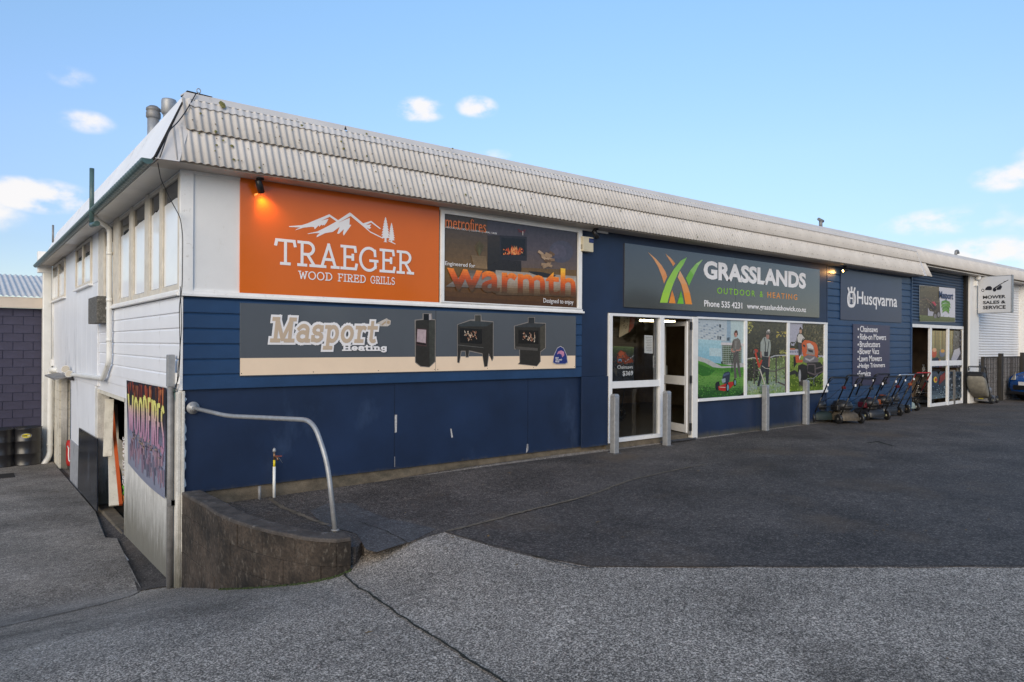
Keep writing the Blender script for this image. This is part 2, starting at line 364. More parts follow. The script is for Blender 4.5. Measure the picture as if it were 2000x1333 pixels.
class PIC:
    """flat print on a board that lies in the plane y=const; each patch of ink a hair above the last"""
    def __init__(s, y, step=.0001): s.y = y; s.k = 0; s.mb = MB(); s.step = step
    def p(s, col, pts):
        yy = s.y - s.k * s.step; s.k += 1
        s.mb.poly([P(u, v, yy) for (u, v) in pts], col)
    def g(s, cols, pts4, n=8, vert=True):
        """quad TL,TR,BR,BL with bands from cols[0] (top/left) to cols[-1]"""
        TL, TR, BR, BL = [Vector(q) for q in pts4]; yy = s.y - s.k * s.step; s.k += 1
        for i in range(n):
            a, b = i / n, (i + 1) / n; t = (i + .5) / n * (len(cols) - 1); j = min(int(t), len(cols) - 2); f = t - j
            c0 = lin(cols[j]); c1 = lin(cols[j + 1]); c = tuple(c0[q] * (1 - f) + c1[q] * f for q in range(3))
            if vert: q4 = [TL.lerp(BL, a), TR.lerp(BR, a), TR.lerp(BR, b), TL.lerp(BL, b)]
            else: q4 = [TL.lerp(TR, a), TL.lerp(TR, b), BL.lerp(BR, b), BL.lerp(BR, a)]
            s.mb.poly([P(q.x, q.y, yy) for q in q4], c)
    def dots(s, cols, box, n, r0, r1, seed=1, sides=5, tall=1.0, clip=None):
        rr = random.Random(seed); yy0 = s.y - s.k * s.step
        for i in range(n):
            u = rr.uniform(box[0], box[2]); v = rr.uniform(box[1], box[3]); r = rr.uniform(r0, r1)
            if clip and not clip(u, v): continue
            a0 = rr.uniform(0, 6.28)
            yy = yy0 - (i % 9) * s.step * .4
            s.mb.poly([P(min(box[2], max(box[0], u + r * rr.uniform(.6, 1.1) * math.cos(a0 + 2 * PI * k / sides))), min(box[3], max(box[1], v + tall * r * rr.uniform(.6, 1.1) * math.sin(a0 + 2 * PI * k / sides))), yy) for k in range(sides)], rr.choice(cols))
        s.k += 4
    def line(s, col, pts, w):
        for i in range(len(pts) - 1):
            a = Vector(pts[i]); b = Vector(pts[i + 1]); d = (b - a).normalized(); n = Vector((-d.y, d.x)) * w / 2
            s.p(col, [a - n, b - n, b + n, a + n])
    def oval(s, col, u, v, ru, rv, n=14, a0=0):
        s.p(col, [(u + ru * math.cos(a0 + 2 * PI * k / n), v + rv * math.sin(a0 + 2 * PI * k / n)) for k in range(n)])
    def build(s, name, m, parent): return s.mb.build(name, m, parent, ink=True, recalc=False)

# ------------------------------------------------------------------ materials
M_white = mat('white_paint', (.74, .73, .72), .45, var=.05, vs=1.5, bump=.08, bs=40, dirt=(.42, .36, .27), dirt_amt=.02, dirt_scale=(6, 6, 2.5), fine=.03, fs=300)
M_whiteside = mat('white_weatherboard_paint', (.78, .79, .83), .38, var=.05, vs=1.2, bump=.06, bs=30, dirt=(.45, .43, .42), dirt_amt=.0, dirt_scale=(5, 5, 2), fine=.03, fs=200)
M_trim = mat('white_trim_paint', (.80, .79, .78), .4, var=.06, vs=6, bump=.06, bs=80, dirt=(.3, .25, .18), dirt_amt=.02, dirt_scale=(18, 18, 18))
M_blue = mat('navy_wall_paint', (.0095, .022, .060), .42, var=.32, vs=.9, grime=(-.16, .12), bump=.05, bs=25, dirt=(.04, .07, .14), dirt_amt=.1, dirt_scale=(1.5, 1.5, .8), fine=.08, fs=160, spec=.55)
M_blue2 = mat('navy_weatherboard_paint', (.014, .045, .115), .4, var=.16, vs=2.5, bump=.08, bs=60, fine=.08, fs=200, spec=.55)
M_soffit = mat('soffit_paint', (.55, .49, .42), .5, var=.12, vs=2.0, dirt=(.3, .22, .14), dirt_amt=.08, dirt_scale=(3, 3, 3))
M_roof = mat('corrugated_cement_sheet', (.60, .565, .535), .8, var=.09, vs=1.3, bump=.15, bs=90, dirt=(.2, .18, .15), dirt_amt=.0, dirt_scale=(14, 14, 3), fine=.08, fs=240)
M_roofcap = mat('roof_flashing_paint', (.57, .55, .545), .7, var=.08, vs=1.6, bump=.08, bs=60, dirt=(.16, .14, .10), dirt_amt=.0, dirt_scale=(9, 9, 5), fine=.05, fs=240)
M_roofside = mat('side_fascia_paint', (.82, .82, .84), .55, var=.06, vs=1.2, dirt=(.35, .33, .31), dirt_amt=.04, dirt_scale=(8, 2, 2), fine=.04)
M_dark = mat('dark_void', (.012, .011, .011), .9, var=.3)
M_galv = mat('galvanised_steel', (.34, .345, .355), .5, metal=.45, var=.16, vs=14, bump=.05, bs=120, fine=.08, fs=160)
M_galvdull = mat('weathered_galvanised_steel', (.24, .235, .235), .6, metal=.4, var=.22, vs=9, fine=.1, fs=100)
M_green = mat('green_gutter_paint', (.06, .11, .11), .4, var=.25, vs=8)
M_pvc = mat('white_pipe', (.72, .72, .70), .35, var=.06, vs=4, dirt=(.4, .36, .28), dirt_amt=.05, dirt_scale=(6, 6, 2))
M_black = mat('black_plastic', (.018, .018, .02), .38, var=.2)
M_blackm = mat('black_metal', (.02, .02, .023), .32, var=.2, spec=.6)
M_plinth = mat('mossy_concrete', (.13, .105, .075), .85, var=.4, vs=6, bump=.4, bs=40, dirt=(.035, .035, .025), dirt_amt=.3, dirt_scale=(3, 3, 5), fine=.2, fs=90)
M_letter = mat('white_vinyl', (.78, .76, .77), .35, var=.02)
M_sash = mat('cream_window_sash', (.60, .55, .47), .5, var=.12, vs=9, dirt=(.25, .18, .11), dirt_amt=.1, dirt_scale=(20, 20, 6))
M_alu = mat('white_window_frame', (.74, .74, .75), .35, var=.05, vs=5, dirt=(.3, .27, .2), dirt_amt=.0, dirt_scale=(10, 10, 10))
M_glass = mat('dark_glass', (.02, .022, .024), .06, var=.1, spec=.9)
M_film = mat('frosted_window_film', (.90, .90, .90), .12, var=.04, vs=2, spec=.7)
M_int = mat('shop_interior_wall', (.16, .12, .09), .8, var=.4, vs=2)
M_lino = mat('shop_floor', (.05, .045, .04), .6, var=.3)

# glass that one can see through
def clear_glass():
    m = bpy.data.materials.new('shop_window_glass'); m.use_nodes = True; N = m.node_tree.nodes; L = m.node_tree.links
    N.remove(N['Principled BSDF']); g = N.new('ShaderNodeBsdfGlossy'); g.inputs['Roughness'].default_value = .03
    t = N.new('ShaderNodeBsdfTransparent'); t.inputs[0].default_value = (.90, .91, .91, 1); mx = N.new('ShaderNodeMixShader')
    f = N.new('ShaderNodeFresnel'); f.inputs[0].default_value = 1.5
    gb = N.new('ShaderNodeNewGeometry'); q = N.new('ShaderNodeMath'); q.operation = 'SUBTRACT'; q.inputs[0].default_value = 1; L.new(gb.outputs['Backfacing'], q.inputs[1])
    q2 = N.new('ShaderNodeMath'); q2.operation = 'MULTIPLY'; L.new(f.outputs[0], q2.inputs[0]); L.new(q.outputs[0], q2.inputs[1])
    L.new(q2.outputs[0], mx.inputs[0]); L.new(t.outputs[0], mx.inputs[1]); L.new(g.outputs[0], mx.inputs[2]); L.new(mx.outputs[0], N['Material Output'].inputs[0])
    return m
M_clear = clear_glass()

# ground material
def ground_mat(name, c_dark, c_mid, c_light, scale=60, lightness=.5, patch=.25, bump=.5, streak=None, rough=.8, rust=0):
    m = bpy.data.materials.new(name); m.use_nodes = True
    N = m.node_tree.nodes; L = m.node_tree.links; b = N['Principled BSDF']; b.inputs['Roughness'].default_value = rough
    b.inputs['Specular IOR Level'].default_value = .35
    pos = N.new('ShaderNodeNewGeometry').outputs['Position']
    n1 = N.new('ShaderNodeTexNoise'); n1.inputs['Scale'].default_value = scale; n1.inputs['Detail'].default_value = 5; n1.inputs['Roughness'].default_value = .75; L.new(pos, n1.inputs['Vector'])
    cr = N.new('ShaderNodeValToRGB'); e = cr.color_ramp.elements
    e[0].position = .36; e[0].color = (*c_dark, 1); e[1].position = .66; e[1].color = (*c_light, 1)
    k = cr.color_ramp.elements.new(lightness); k.color = (*c_mid, 1)
    L.new(n1.outputs[0], cr.inputs[0])
    n2 = N.new('ShaderNodeTexNoise'); n2.inputs['Scale'].default_value = .9; n2.inputs['Detail'].default_value = 7; n2.inputs['Roughness'].default_value = .62; L.new(pos, n2.inputs['Vector'])
    r2 = N.new('ShaderNodeMapRange'); r2.inputs[1].default_value = .3; r2.inputs[2].default_value = .7; r2.inputs[3].default_value = 1 - patch; r2.inputs[4].default_value = 1 + patch; L.new(n2.outputs[0], r2.inputs[0])
    vm = N.new('ShaderNodeVectorMath'); vm.operation = 'SCALE'; L.new(cr.outputs[0], vm.inputs[0]); L.new(r2.outputs[0], vm.inputs['Scale']); out = vm.outputs[0]
    # stones
    vo = N.new('ShaderNodeTexVoronoi'); vo.inputs['Scale'].default_value = scale * 1.9; vo.inputs['Randomness'].default_value = 1; L.new(pos, vo.inputs['Vector'])
    sp = N.new('ShaderNodeSeparateColor'); L.new(vo.outputs['Color'], sp.inputs[0])
    gt = N.new('ShaderNodeMapRange'); gt.inputs[1].default_value = .80; gt.inputs[2].default_value = .95; gt.inputs[4].default_value = .55; L.new(sp.outputs[0], gt.inputs[0])
    mx = N.new('ShaderNodeMix'); mx.data_type = 'RGBA'; L.new(gt.outputs[0], mx.inputs[0]); L.new(out, mx.inputs[6]); mx.inputs[7].default_value = (*[min(1, x * 1.15) for x in c_light], 1); out = mx.outputs[2]
    n6 = N.new('ShaderNodeTexNoise'); n6.inputs['Scale'].default_value = scale * .22; n6.inputs['Detail'].default_value = 4; n6.inputs['Roughness'].default_value = .7; L.new(pos, n6.inputs['Vector'])
    r6 = N.new('ShaderNodeMapRange'); r6.inputs[1].default_value = .35; r6.inputs[2].default_value = .65; r6.inputs[3].default_value = .76; r6.inputs[4].default_value = 1.24; L.new(n6.outputs[0], r6.inputs[0])
    v6 = N.new('ShaderNodeVectorMath'); v6.operation = 'SCALE'; L.new(out, v6.inputs[0]); L.new(r6.outputs[0], v6.inputs['Scale']); out = v6.outputs[0]
    # oil and moss stains
    n3 = N.new('ShaderNodeTexNoise'); n3.inputs['Scale'].default_value = .55; n3.inputs['Detail'].default_value = 9; n3.inputs['Roughness'].default_value = .7
    mp = N.new('ShaderNodeMapping'); mp.inputs['Location'].default_value = (4.1, 7.7, 1); L.new(pos, mp.inputs[0]); L.new(mp.outputs[0], n3.inputs['Vector'])
    r3 = N.new('ShaderNodeMapRange'); r3.inputs[1].default_value = .52; r3.inputs[2].default_value = .72; r3.inputs[4].default_value = .75; L.new(n3.outputs[0], r3.inputs[0])
    m3 = N.new('ShaderNodeMix'); m3.data_type = 'RGBA'; L.new(r3.outputs[0], m3.inputs[0]); L.new(out, m3.inputs[6]); m3.inputs[7].default_value = (c_dark[0] * .9, c_dark[1] * .85, c_dark[2] * .75, 1); out = m3.outputs[2]
    if rust:
        n4 = N.new('ShaderNodeTexNoise'); n4.inputs['Scale'].default_value = .8; n4.inputs['Detail'].default_value = 6
        mp4 = N.new('ShaderNodeMapping'); mp4.inputs['Location'].default_value = (14.1, 2.7, 1); L.new(pos, mp4.inputs[0]); L.new(mp4.outputs[0], n4.inputs['Vector'])
        r4 = N.new('ShaderNodeMapRange'); r4.inputs[1].default_value = .55; r4.inputs[2].default_value = .75; r4.inputs[4].default_value = rust; L.new(n4.outputs[0], r4.inputs[0])
        m4 = N.new('ShaderNodeMix'); m4.data_type = 'RGBA'; L.new(r4.outputs[0], m4.inputs[0]); L.new(out, m4.inputs[6]); m4.inputs[7].default_value = (.12, .085, .055, 1); out = m4.outputs[2]
    L.new(out, b.inputs['Base Color'])
    bp = N.new('ShaderNodeBump'); bp.inputs['Strength'].default_value = bump; bp.inputs['Distance'].default_value = .008
    L.new(n1.outputs[0], bp.inputs['Height']); L.new(bp.outputs[0], b.inputs['Normal'])
    return m
M_conc = ground_mat('worn_aggregate_concrete', (.036, .030, .024), (.165, .141, .120), (.80, .71, .61), scale=80, lightness=.5, patch=.3, bump=1.0)
M_drive = ground_mat('stained_driveway_concrete', (.050, .043, .037), (.150, .134, .121), (.42, .39, .35), scale=60, lightness=.5, patch=.5, bump=.35, rust=.3)
M_asph = ground_mat('old_asphalt', (.030, .026, .024), (.072, .062, .056), (.23, .20, .18), scale=50, lightness=.55, patch=.55, bump=.6, rust=.6)
M_asph2 = ground_mat('patched_asphalt', (.026, .022, .020), (.058, .050, .046), (.18, .16, .147), scale=46, lightness=.55, patch=.5, bump=.5, rust=.5)
M_pale = ground_mat('pale_worn_asphalt', (.04, .04, .042), (.075, .075, .078), (.15, .15, .16), scale=50, lightness=.55, patch=.3, bump=.5)

# ------------------------------------------------------------------ terrain
PAV = -.10
ZT = [(-60, -.10), (-6, -.10), (-4.6, -.115), (-3.6, -.17), (-2.9, -.28), (-2.5, -.36), (-2.2, -.43), (-1.72, -.56), (-1.25, -.68), (-.5, -.87), (0, -1.0), (.5, -1.11), (1.5, -1.15), (5.7, -1.235), (8.2, -1.28), (12.0, -1.34), (14, -1.36), (500, -1.4)]
def fy(y):
    for (a, za), (b, zb) in zip(ZT, ZT[1:]):
        if y <= b: return za + (zb - za) * (y - a) / (b - a)
    return ZT[-1][1]
def H_out(x, y):
    if y > .03: w = 1 - smooth(4, 5, x)
    else: w = 1 - smooth(.25, 1.35, x)
    f = (fy(y - .25) + fy(y) * 2 + fy(y + .25)) / 4
    dip = .09 * (1 - smooth(.8, 4.2, x)) * smooth(-2.4, -1.0, y) * (1 if y < .03 else 0) * smooth(.1, .5, x)
    return PAV - .004 + (f - PAV) * w - dip
def H_in(x, y):
    return PAV - .075 * (1 - smooth(.8, 4.2, x)) * smooth(-2.4, -1.0, y)
def axis(parts):
    out = []
    for a, b, st in parts:
        n = max(1, int(round((b - a) / st))); out += [a + (b - a) * i / n for i in range(n)]
    return out + [parts[-1][1]]
gx = axis([(-400, -40, 60), (-40, -8, 4), (-8, -3, .5), (-3, 2, .08), (2, 6, .4), (6, 20, 2), (20, 60, 8), (60, 400, 60)])
gy = axis([(-400, -60, 60), (-60, -9, 4), (-9, -5, .3), (-5, .02, .08), (.02, .06, .04), (.06, 4, .2), (4, 16, .5), (16, 60, 6), (60, 500, 60)])
mb = MB()
for y in gy:
    for x in gx: mb.v.append((x, y, H_out(x, y) + (.002 * mnoise.noise(Vector((x * 1.3, y * 1.3, 0))) if abs(x) < 8 and abs(y) < 10 and (x < .4 or y < -4) else 0)))
nx = len(gx)
for j in range(len(gy) - 1):
    for i in range(nx - 1):
        mb.f.append([j * nx + i, j * nx + i + 1, (j + 1) * nx + i + 1, (j + 1) * nx + i]); mb.c.append(None); mb.sm.append(True)
ground = mb.build('ground', M_conc, recalc=False); tag(ground, 'worn grey aggregate concrete yard sloping down to the left', kind='structure')
def hit(u, v):
    z = PAV
    for _ in range(40):
        p = PZ(u, v, z); z = z * .4 + .6 * H_out(p.x, p.y)
    return Vector((p.x, p.y, z))
def drape(name, pts, m, dz, H=H_out, step=.25, region=None, label=None, skirt=0, jit=.012):
    """a sheet that follows the ground inside a polygon (world xy)"""
    pts = [Vector((p[0], p[1])) for p in pts]
    if jit:      # worn, crumbled edge instead of a ruled one
        out = []
        for i, a in enumerate(pts):
            b = pts[(i + 1) % len(pts)]; L_ = (b - a).length; out.append(a)
            if abs(a.x) < 14 and abs(a.y) < 11 and L_ > .2 and a.y < -.05:
                k_ = int(min(L_, 12) / .09); d_ = (b - a).normalized(); q_ = Vector((-d_.y, d_.x))
                for j in range(1, k_): t_ = j * .09; out.append(a + d_ * t_ + q_ * jit * (mnoise.noise(Vector((a.x + t_ * 3, i, 0))) * 1.6 + mnoise.noise(Vector((t_ * 11, i, 5)))))
        pts = out
    n = len(pts)
    x0 = min(p.x for p in pts); x1 = max(p.x for p in pts); y0 = min(p.y for p in pts); y1 = max(p.y for p in pts)
    if region: x0, x1, y0, y1 = max(x0, region[0]), min(x1, region[1]), max(y0, region[2]), min(y1, region[3])
    inner = []
    def inside(q):
        c = False; j = n - 1
        for i in range(n):
            a, b = pts[i], pts[j]
            if (a.y > q[1]) != (b.y > q[1]) and q[0] < (b.x - a.x) * (q[1] - a.y) / (b.y - a.y) + a.x: c = not c
            j = i
        return c
    xx = x0 + step * .5
    while xx < x1:
        yy = y0 + step * .5
        while yy < y1:
            if inside((xx, yy)): inner.append(Vector((xx, yy)))
            yy += step
        xx += step
    vs, es, fs, *_ = delaunay_2d_cdt(pts + inner, [(i, (i + 1) % n) for i in range(n)], [], 1, 1e-5)
    mb = MB(); mb.add([(v.x, v.y, H(v.x, v.y) + dz) for v in vs], [f for f in fs], smooth=True)
    if skirt:
        for i in range(n):
            a, b = pts[i], pts[(i + 1) % n]; za, zb = H(a.x, a.y) + dz, H(b.x, b.y) + dz
            mb.add([(a.x, a.y, za), (b.x, b.y, zb), (b.x, b.y, zb - skirt), (a.x, a.y, za - skirt)], [(0, 1, 2, 3)])
    o = mb.build(name, m, recalc=False)
    if label is not None: tag(o, label, kind='structure')
    return o
# driveway slab on the left, down the side of the building, with the drain channel along the wall
drv = [(-3.2, -.95), (-1.9, -.75), (-1.3, -.5), (-.8, -.25), (-.45, .1), (-.29, .43), (-.22, 1.6), (-.12, 3.05), (-.24, 3.2), (-.17, 4.2), (-.09, 5.2), (-.07, 11.0), (-.05, 12.55), (-3.2, 12.55)]
drape('driveway', drv, M_drive, .004, H=lambda x, y: H_out(x, y) + .05 * smooth(.5, 1.6, y), step=.09, region=(-3.2, 0, -1.1, 12.6), label='stained concrete driveway running down beside the white wall')
drape('drain_channel', [(-.34, .40), (0.02, .30), (0.02, 12.5), (-.02, 12.5), (-.04, 11), (-.06, 5.2), (-.14, 4.2), (-.22, 3.2), (-.10, 3.0), (-.20, 1.6)], M_asph2, .009, step=.15, label='dark drain channel between the driveway and the white wall')
# asphalt forecourt
ARC = [(0.0, .0), (.03, -.55), (.06, -1.2), (.16, -1.7), (.32, -2.15), (.52, -2.47), (.72, -2.62)]
seam = [hit(*q) for q in ((712, 1088), (735, 1082), (800, 1062), (868, 1040), (900, 1050), (960, 1068), (1040, 1088), (1155, 1109))]
a9 = PZ(1155, 1109, PAV); b9 = PZ(2000, 1108, PAV); dd = (b9 - a9)
far = a9 + dd * 9
asp = [(ARC[-1][0] + .02, ARC[-1][1]), (.86, -2.5)] + [(p.x, p.y) for p in seam] + [(b9.x, b9.y), (far.x, far.y), (90, far.y), (90, .19), (17.9, .19), (17.9, .02), (.04, .02)] + [(p[0] + .02, p[1]) for p in ARC[1:-1]]
drape('asphalt_forecourt', asp, M_asph, .0, H=H_in, step=.3, region=(0, 6, -4.5, .1), label='dark weathered asphalt forecourt in front of the shop', skirt=.15)
def px_poly(name, pts, m, dz, label, z=PAV, H=None, step=.5):
    w = [PZ(u, v, z) for (u, v) in pts]; drape(name, [(p.x, p.y) for p in w], m, dz, H=H or H_in, step=step, label=label)
px_poly('asphalt_patch', [(872, 1041), (958, 1018), (1110, 983), (1240, 938), (1330, 918), (1480, 893), (1700, 893), (1995, 866), (2200, 900), (2400, 1100), (2000, 1106), (1700, 1106), (1400, 1107), (1158, 1107), (1045, 1086), (965, 1066), (905, 1049)], M_asph2, .004, 'newer dark asphalt patch ending in a straight edge at the concrete')
px_poly('worn_strip', [(605, 985), (640, 972), (690, 972), (760, 1010), (852, 1035), (800, 1060), (735, 1080), (715, 1075), (697, 1044), (640, 1022)], M_pale, .005, 'paler worn strip of asphalt beside the retaining wall end', step=.2)
px_poly('concrete_apron', [(1290, 868), (1345, 862), (1362, 858), (1345, 851), (1288, 858)], M_pale, .02, 'pale concrete step in front of the open shop door', step=.3)

def ribbon(name, pts, w, m, dz, H, label=None, wob=.004, n=60, kind='structure'):
    """thin line following the ground"""
    path = []
    for a, b in zip(pts, pts[1:]):
        k = max(2, int((Vector(b[:2]) - Vector(a[:2])).length / .05))
        for i in range(k): path.append(Vector(a[:2]).lerp(Vector(b[:2]), i / k))
    path.append(Vector(pts[-1][:2])); mb = MB(); vs = []
    for i, p in enumerate(path):
        d = (path[min(i + 1, len(path) - 1)] - path[max(i - 1, 0)]).normalized(); nn_ = Vector((-d.y, d.x))
        o = mnoise.noise(Vector((i * .35, 3, 1))) * wob * 4 + mnoise.noise(Vector((i * .06, 9, 1))) * wob * 8
        ww = w * (.6 + .8 * abs(mnoise.noise(Vector((i * .5, 1, 7)))))
        for s in (-1, 1):
            q = p + nn_ * (o + s * ww / 2); vs.append((q.x, q.y, H(q.x, q.y) + dz))
    mb.add(vs, [(2 * i, 2 * i + 1, 2 * i + 3, 2 * i + 2) for i in range(len(path) - 1)])
    o = mb.build(name, m, recalc=False); return tag(o, label, kind=kind)
M_crack = mat('mossy_crack', (.018, .018, .012), .95, var=.5, vs=20)
M_dust = mat('tan_grit', (.14, .115, .085), .95, var=.35, vs=12, fine=.3, fs=60)
ck = [hit(*q) for q in ((668, 1116), (700, 1145), (740, 1177), (800, 1217), (850, 1248), (905, 1284), (985, 1333), (1060, 1375))]
ribbon('ground_crack', ck, .022, M_crack, .009, H_out, 'long crack crossing the foreground concrete')
ribbon('ground_crack', [hit(*q) for q in ((1040, 1088), (1075, 1096), (1130, 1108), (1160, 1111))], .02, M_crack, .011, H_out, 'short dark crack at the corner of the asphalt patch')
ribbon('grit_line', [PZ(*q, PAV) for q in ((872, 1040), (960, 1017), (1090, 985), (1130, 975))], .05, M_dust, .011, H_in, 'tan line of grit along the asphalt seam')
ribbon('grit_line', [PZ(*q, PAV) for q in ((1130, 975), (1240, 937), (1330, 917), (1380, 908))], .035, M_dust, .011, H_in, 'tan line of grit further along the asphalt seam')
ribbon('ground_crack', [PZ(*q, PAV) for q in ((700, 1015), (760, 1040), (795, 1062))], .012, M_crack, .012, H_in, 'thin crack by the end of the retaining wall')
ribbon('ground_crack', [PZ(*q, PAV) for q in ((1695, 866), (1715, 862), (1730, 868), (1745, 872))], .07, M_crack, .006, H_in, 'oily pothole mark in the asphalt before the mowers')
ribbon('drain_edge', [PZ(*q, PAV - .05) for q in ((523, 967), (560, 990), (600, 1008), (640, 1028))], .07, M_plinth, .006, H_in, 'brown drain edge crossing behind the retaining wall')

# ------------------------------------------------------------------ the shop building
shop = thing('shop_building', 'navy and white single storey shop with mansard roof of corrugated sheets', 'shop', (0, 0, 0))
ZE = 3.425      # eave / soffit height
XE = 17.83      # end of the navy front
def fbox(name, m, parent, u0, v0, u1, v1, y0, y1, bevel=0):
    a = P(u0, v0, y0); b = P(u1, v1, y0)
    return MB().box(a.x, b.x, y0, y1, a.z, b.z).build(name, m, parent, bevel=bevel)
# front walls
MB().box(.04, 6.43, .03, .13, -.02, 1.08).build('front_wall', M_blue, shop)
MB().box(5.84, 6.43, .0, .03, 1.095, ZE).box(6.43, 13.43, .0, .1, 2.125, ZE).box(5.84, 6.43, .03, .13, 1.08, ZE).build('front_wall', M_blue, shop)
MB().box(8.76, 13.46, .015, .12, -.12, .565).build('front_wall', M_blue, shop)
MB().box(0.02, 13.5, .055, .16, -1.2, -.02).box(13.45, XE, .045, .16, -.3, .06).build('plinth', M_plinth, shop, bevel=.01)
MB().box(.02, 5.84, .03, .12, 1.08, ZE).build('front_wall', M_blue, shop)
MB().box(5.84, 6.43, -.022, -.0005, -.03, 1.09).build('cover_panel', M_blue, shop, bevel=.004)
MB().box(13.46, XE - .01, .03, .15, .0, ZE).build('front_wall', M_blue2, shop)
for x_ in (P(772.5, 850).x, P(1033, 850).x): MB().box(x_ - .004, x_ + .004, .0275, .0298, .0, 1.075).build('sheet_joint', mat('navy_joint_shadow', (.004, .010, .03), .6), shop)  # faint sheet joints in a darker navy
# peeled white edge and corner board
mb = MB(); rr = random.Random(4)
pts = [(-.035, .028, -.02)]
edge = []
z = -.02
while z < 1.09: edge.append((.03 + rr.uniform(-.012, .028), z)); z += rr.uniform(.02, .06)
poly = [(-.03, -.02)] + edge + [(-.03, 1.09)]
mb.prism([(x, .0245, zz) for x, zz in poly], (0, .004, 0)); mb.build('bare_paint_edge', M_trim, shop)
M_grimy = mat('grimy_plaster', (.56, .54, .50), .8, var=.2, vs=5, bump=.35, bs=22, dirt=(.20, .18, .13), dirt_amt=.2, dirt_scale=(9, 9, 1.1), fine=.12, fs=60, grime=(-1.25, .1))
M_plastlow = mat('stained_plaster_w', (.56, .55, .53), .75, var=.15, vs=4, bump=.4, bs=18, dirt=(.25, .23, .18), dirt_amt=.1, dirt_scale=(7, 7, 1.0), fine=.1, fs=70, grime=(-1.25, .6))
MB().box(-.045, .0, .0, .26, -1.12, 1.07).build('corner_pier', M_grimy, shop, bevel=.012)
MB().box(.0, .03, -.012, .22, -1.1, 1.08).build('corner_pier', M_grimy, shop, bevel=.006)

# weatherboards: one mesh per length, shared
def board_mesh(L, h, name, m, along='x', th=.022):
    mb = MB()
    prof = [(0.0, 0.0), (-th, .0), (-th, .012), (-th * .8, h - .028), (-th * .25, h - .010), (-th * .25, h), (0, h)]   # (out, z)
    n = len(prof)
    for s in (0, L):
        for (o, z) in prof: mb.v.append((s, o, z) if along == 'x' else (o, s, z))
    for i in range(n): mb.f.append([i, (i + 1) % n, n + (i + 1) % n, n + i]); mb.c.append(None); mb.sm.append(False)
    mb.f.append(list(range(n))); mb.f.append(list(range(n, 2 * n))); mb.c += [None] * 2; mb.sm += [False] * 2
    return mb.mesh(name, m)
zb = [1.093 + .1653 * i for i in range(6)]
me = board_mesh(5.84, .1645, 'weatherboard', M_blue2)
for i, z in enumerate(zb): inst('weatherboard', me, shop, (.0, .008, z))
me = board_mesh(5.42, .1645, 'weatherboard', M_whiteside, along='y')
for i, z in enumerate(zb):
    if i > 0: inst('weatherboard', me, shop, (-.0, .0, z))
me = board_mesh(5.42, .1645, 'weatherboard', M_whiteside, along='y'); inst('weatherboard', me, shop, (-.003, .0, zb[0]))
hb = .1665
me = board_mesh(XE - 13.49, hb - .001, 'weatherboard', M_blue2)
nb = 20
for i in range(nb): inst('weatherboard', me, shop, (13.47, .026, 3.41 - hb * (i + 1)))
MB().box(13.435, 13.475, -.004, .03, .0, ZE).build('cover_strip', M_blue, shop)
MB().box(XE - .02, XE + .03, -.012, .2, -.1, ZE).build('corner_board', M_blue2, shop)
MB().box(-.022, .003, -.020, .006, 1.09, 2.085).build('corner_board', M_trim, shop)

# sill board, white upper corner
MB().box(-.055, 5.86, -.055, .0, 2.088, 2.118).box(-.045, 5.84, -.035, .0, 2.118, 2.150).build('sill_board', M_trim, shop, bevel=.003)
a = P(357, 340, -.03).x; b = P(378.5, 340, -.03).x
MB().box(-.03, b, -.03, .02, 2.15, ZE - .002).build('corner_board', M_trim, shop, bevel=.003)
MB().box(b, .60, -.012, .02, 2.15, ZE - .002).build('white_panel', M_white, shop)
MB().box(b, .60, -.02, -.012, 2.15, 2.175).box(b, 6.4, -.03, .0, ZE - .03, ZE - .001).build('bead', M_trim, shop)
# roof of the shop: soffits
MB().box(-.30, XE, -.30, .06, ZE, ZE + .02).build('soffit', M_soffit, shop)
for i in range(10):
    MB().box(-.30, .05, .062 + i * 1.235, .062 + (i + 1) * 1.235 - .006, ZE, ZE + .02).build('soffit', M_soffit if i > 5 else mat('soffit_paint_cool', (.62, .60, .57), .35, var=.1), shop)  # far sheets get the warmer paint: bounced light put into the colour
# mansard: profile out(y) / z
ZB, ZM, ZC, ZTOP = 3.435, 3.795, 4.145, 4.265
def yprof(z): return -.33 + (z - ZB) / (ZC - ZB) * .33
PITCH, AMP = .0765, .0095
sl_ = Vector((0, .33, ZC - ZB)).normalized(); nrm = Vector((0, -sl_.z, sl_.y))
def corr_mesh(npitch, z0, z1, lift, name, m, th=.010):
    mb = MB(); seg = 8; n = npitch * seg
    L = (z1 - z0) / sl_.z
    for side in (0, 1):
        for t in (0, 1):
            for i in range(n + 1):
                x = i * PITCH / seg; h = AMP * math.cos(2 * PI * i / seg) + lift - side * th
                p = sl_ * (L * t) + nrm * h; mb.v.append((x, p.y, p.z))
    w = n + 1
    for i in range(n):
        mb.f.append([i, i + 1, w + i + 1, w + i]); mb.sm.append(True)
        mb.f.append([2 * w + i, 3 * w + i, 3 * w + i + 1, 2 * w + i + 1]); mb.sm.append(True)
        mb.f.append([i, 2 * w + i, 2 * w + i + 1, i + 1]); mb.sm.append(False)
    mb.c = [None] * len(mb.f)
    me = mb.mesh(name, m); me.materials.append(M_rim)
    for i, p in enumerate(me.polygons): p.material_index = 1 if i % 3 == 2 else 0
    return me
M_rim = mat('stained_sheet_rim', (.20, .15, .09), .9, var=.4, vs=9)
NP = 10; SW = NP * PITCH
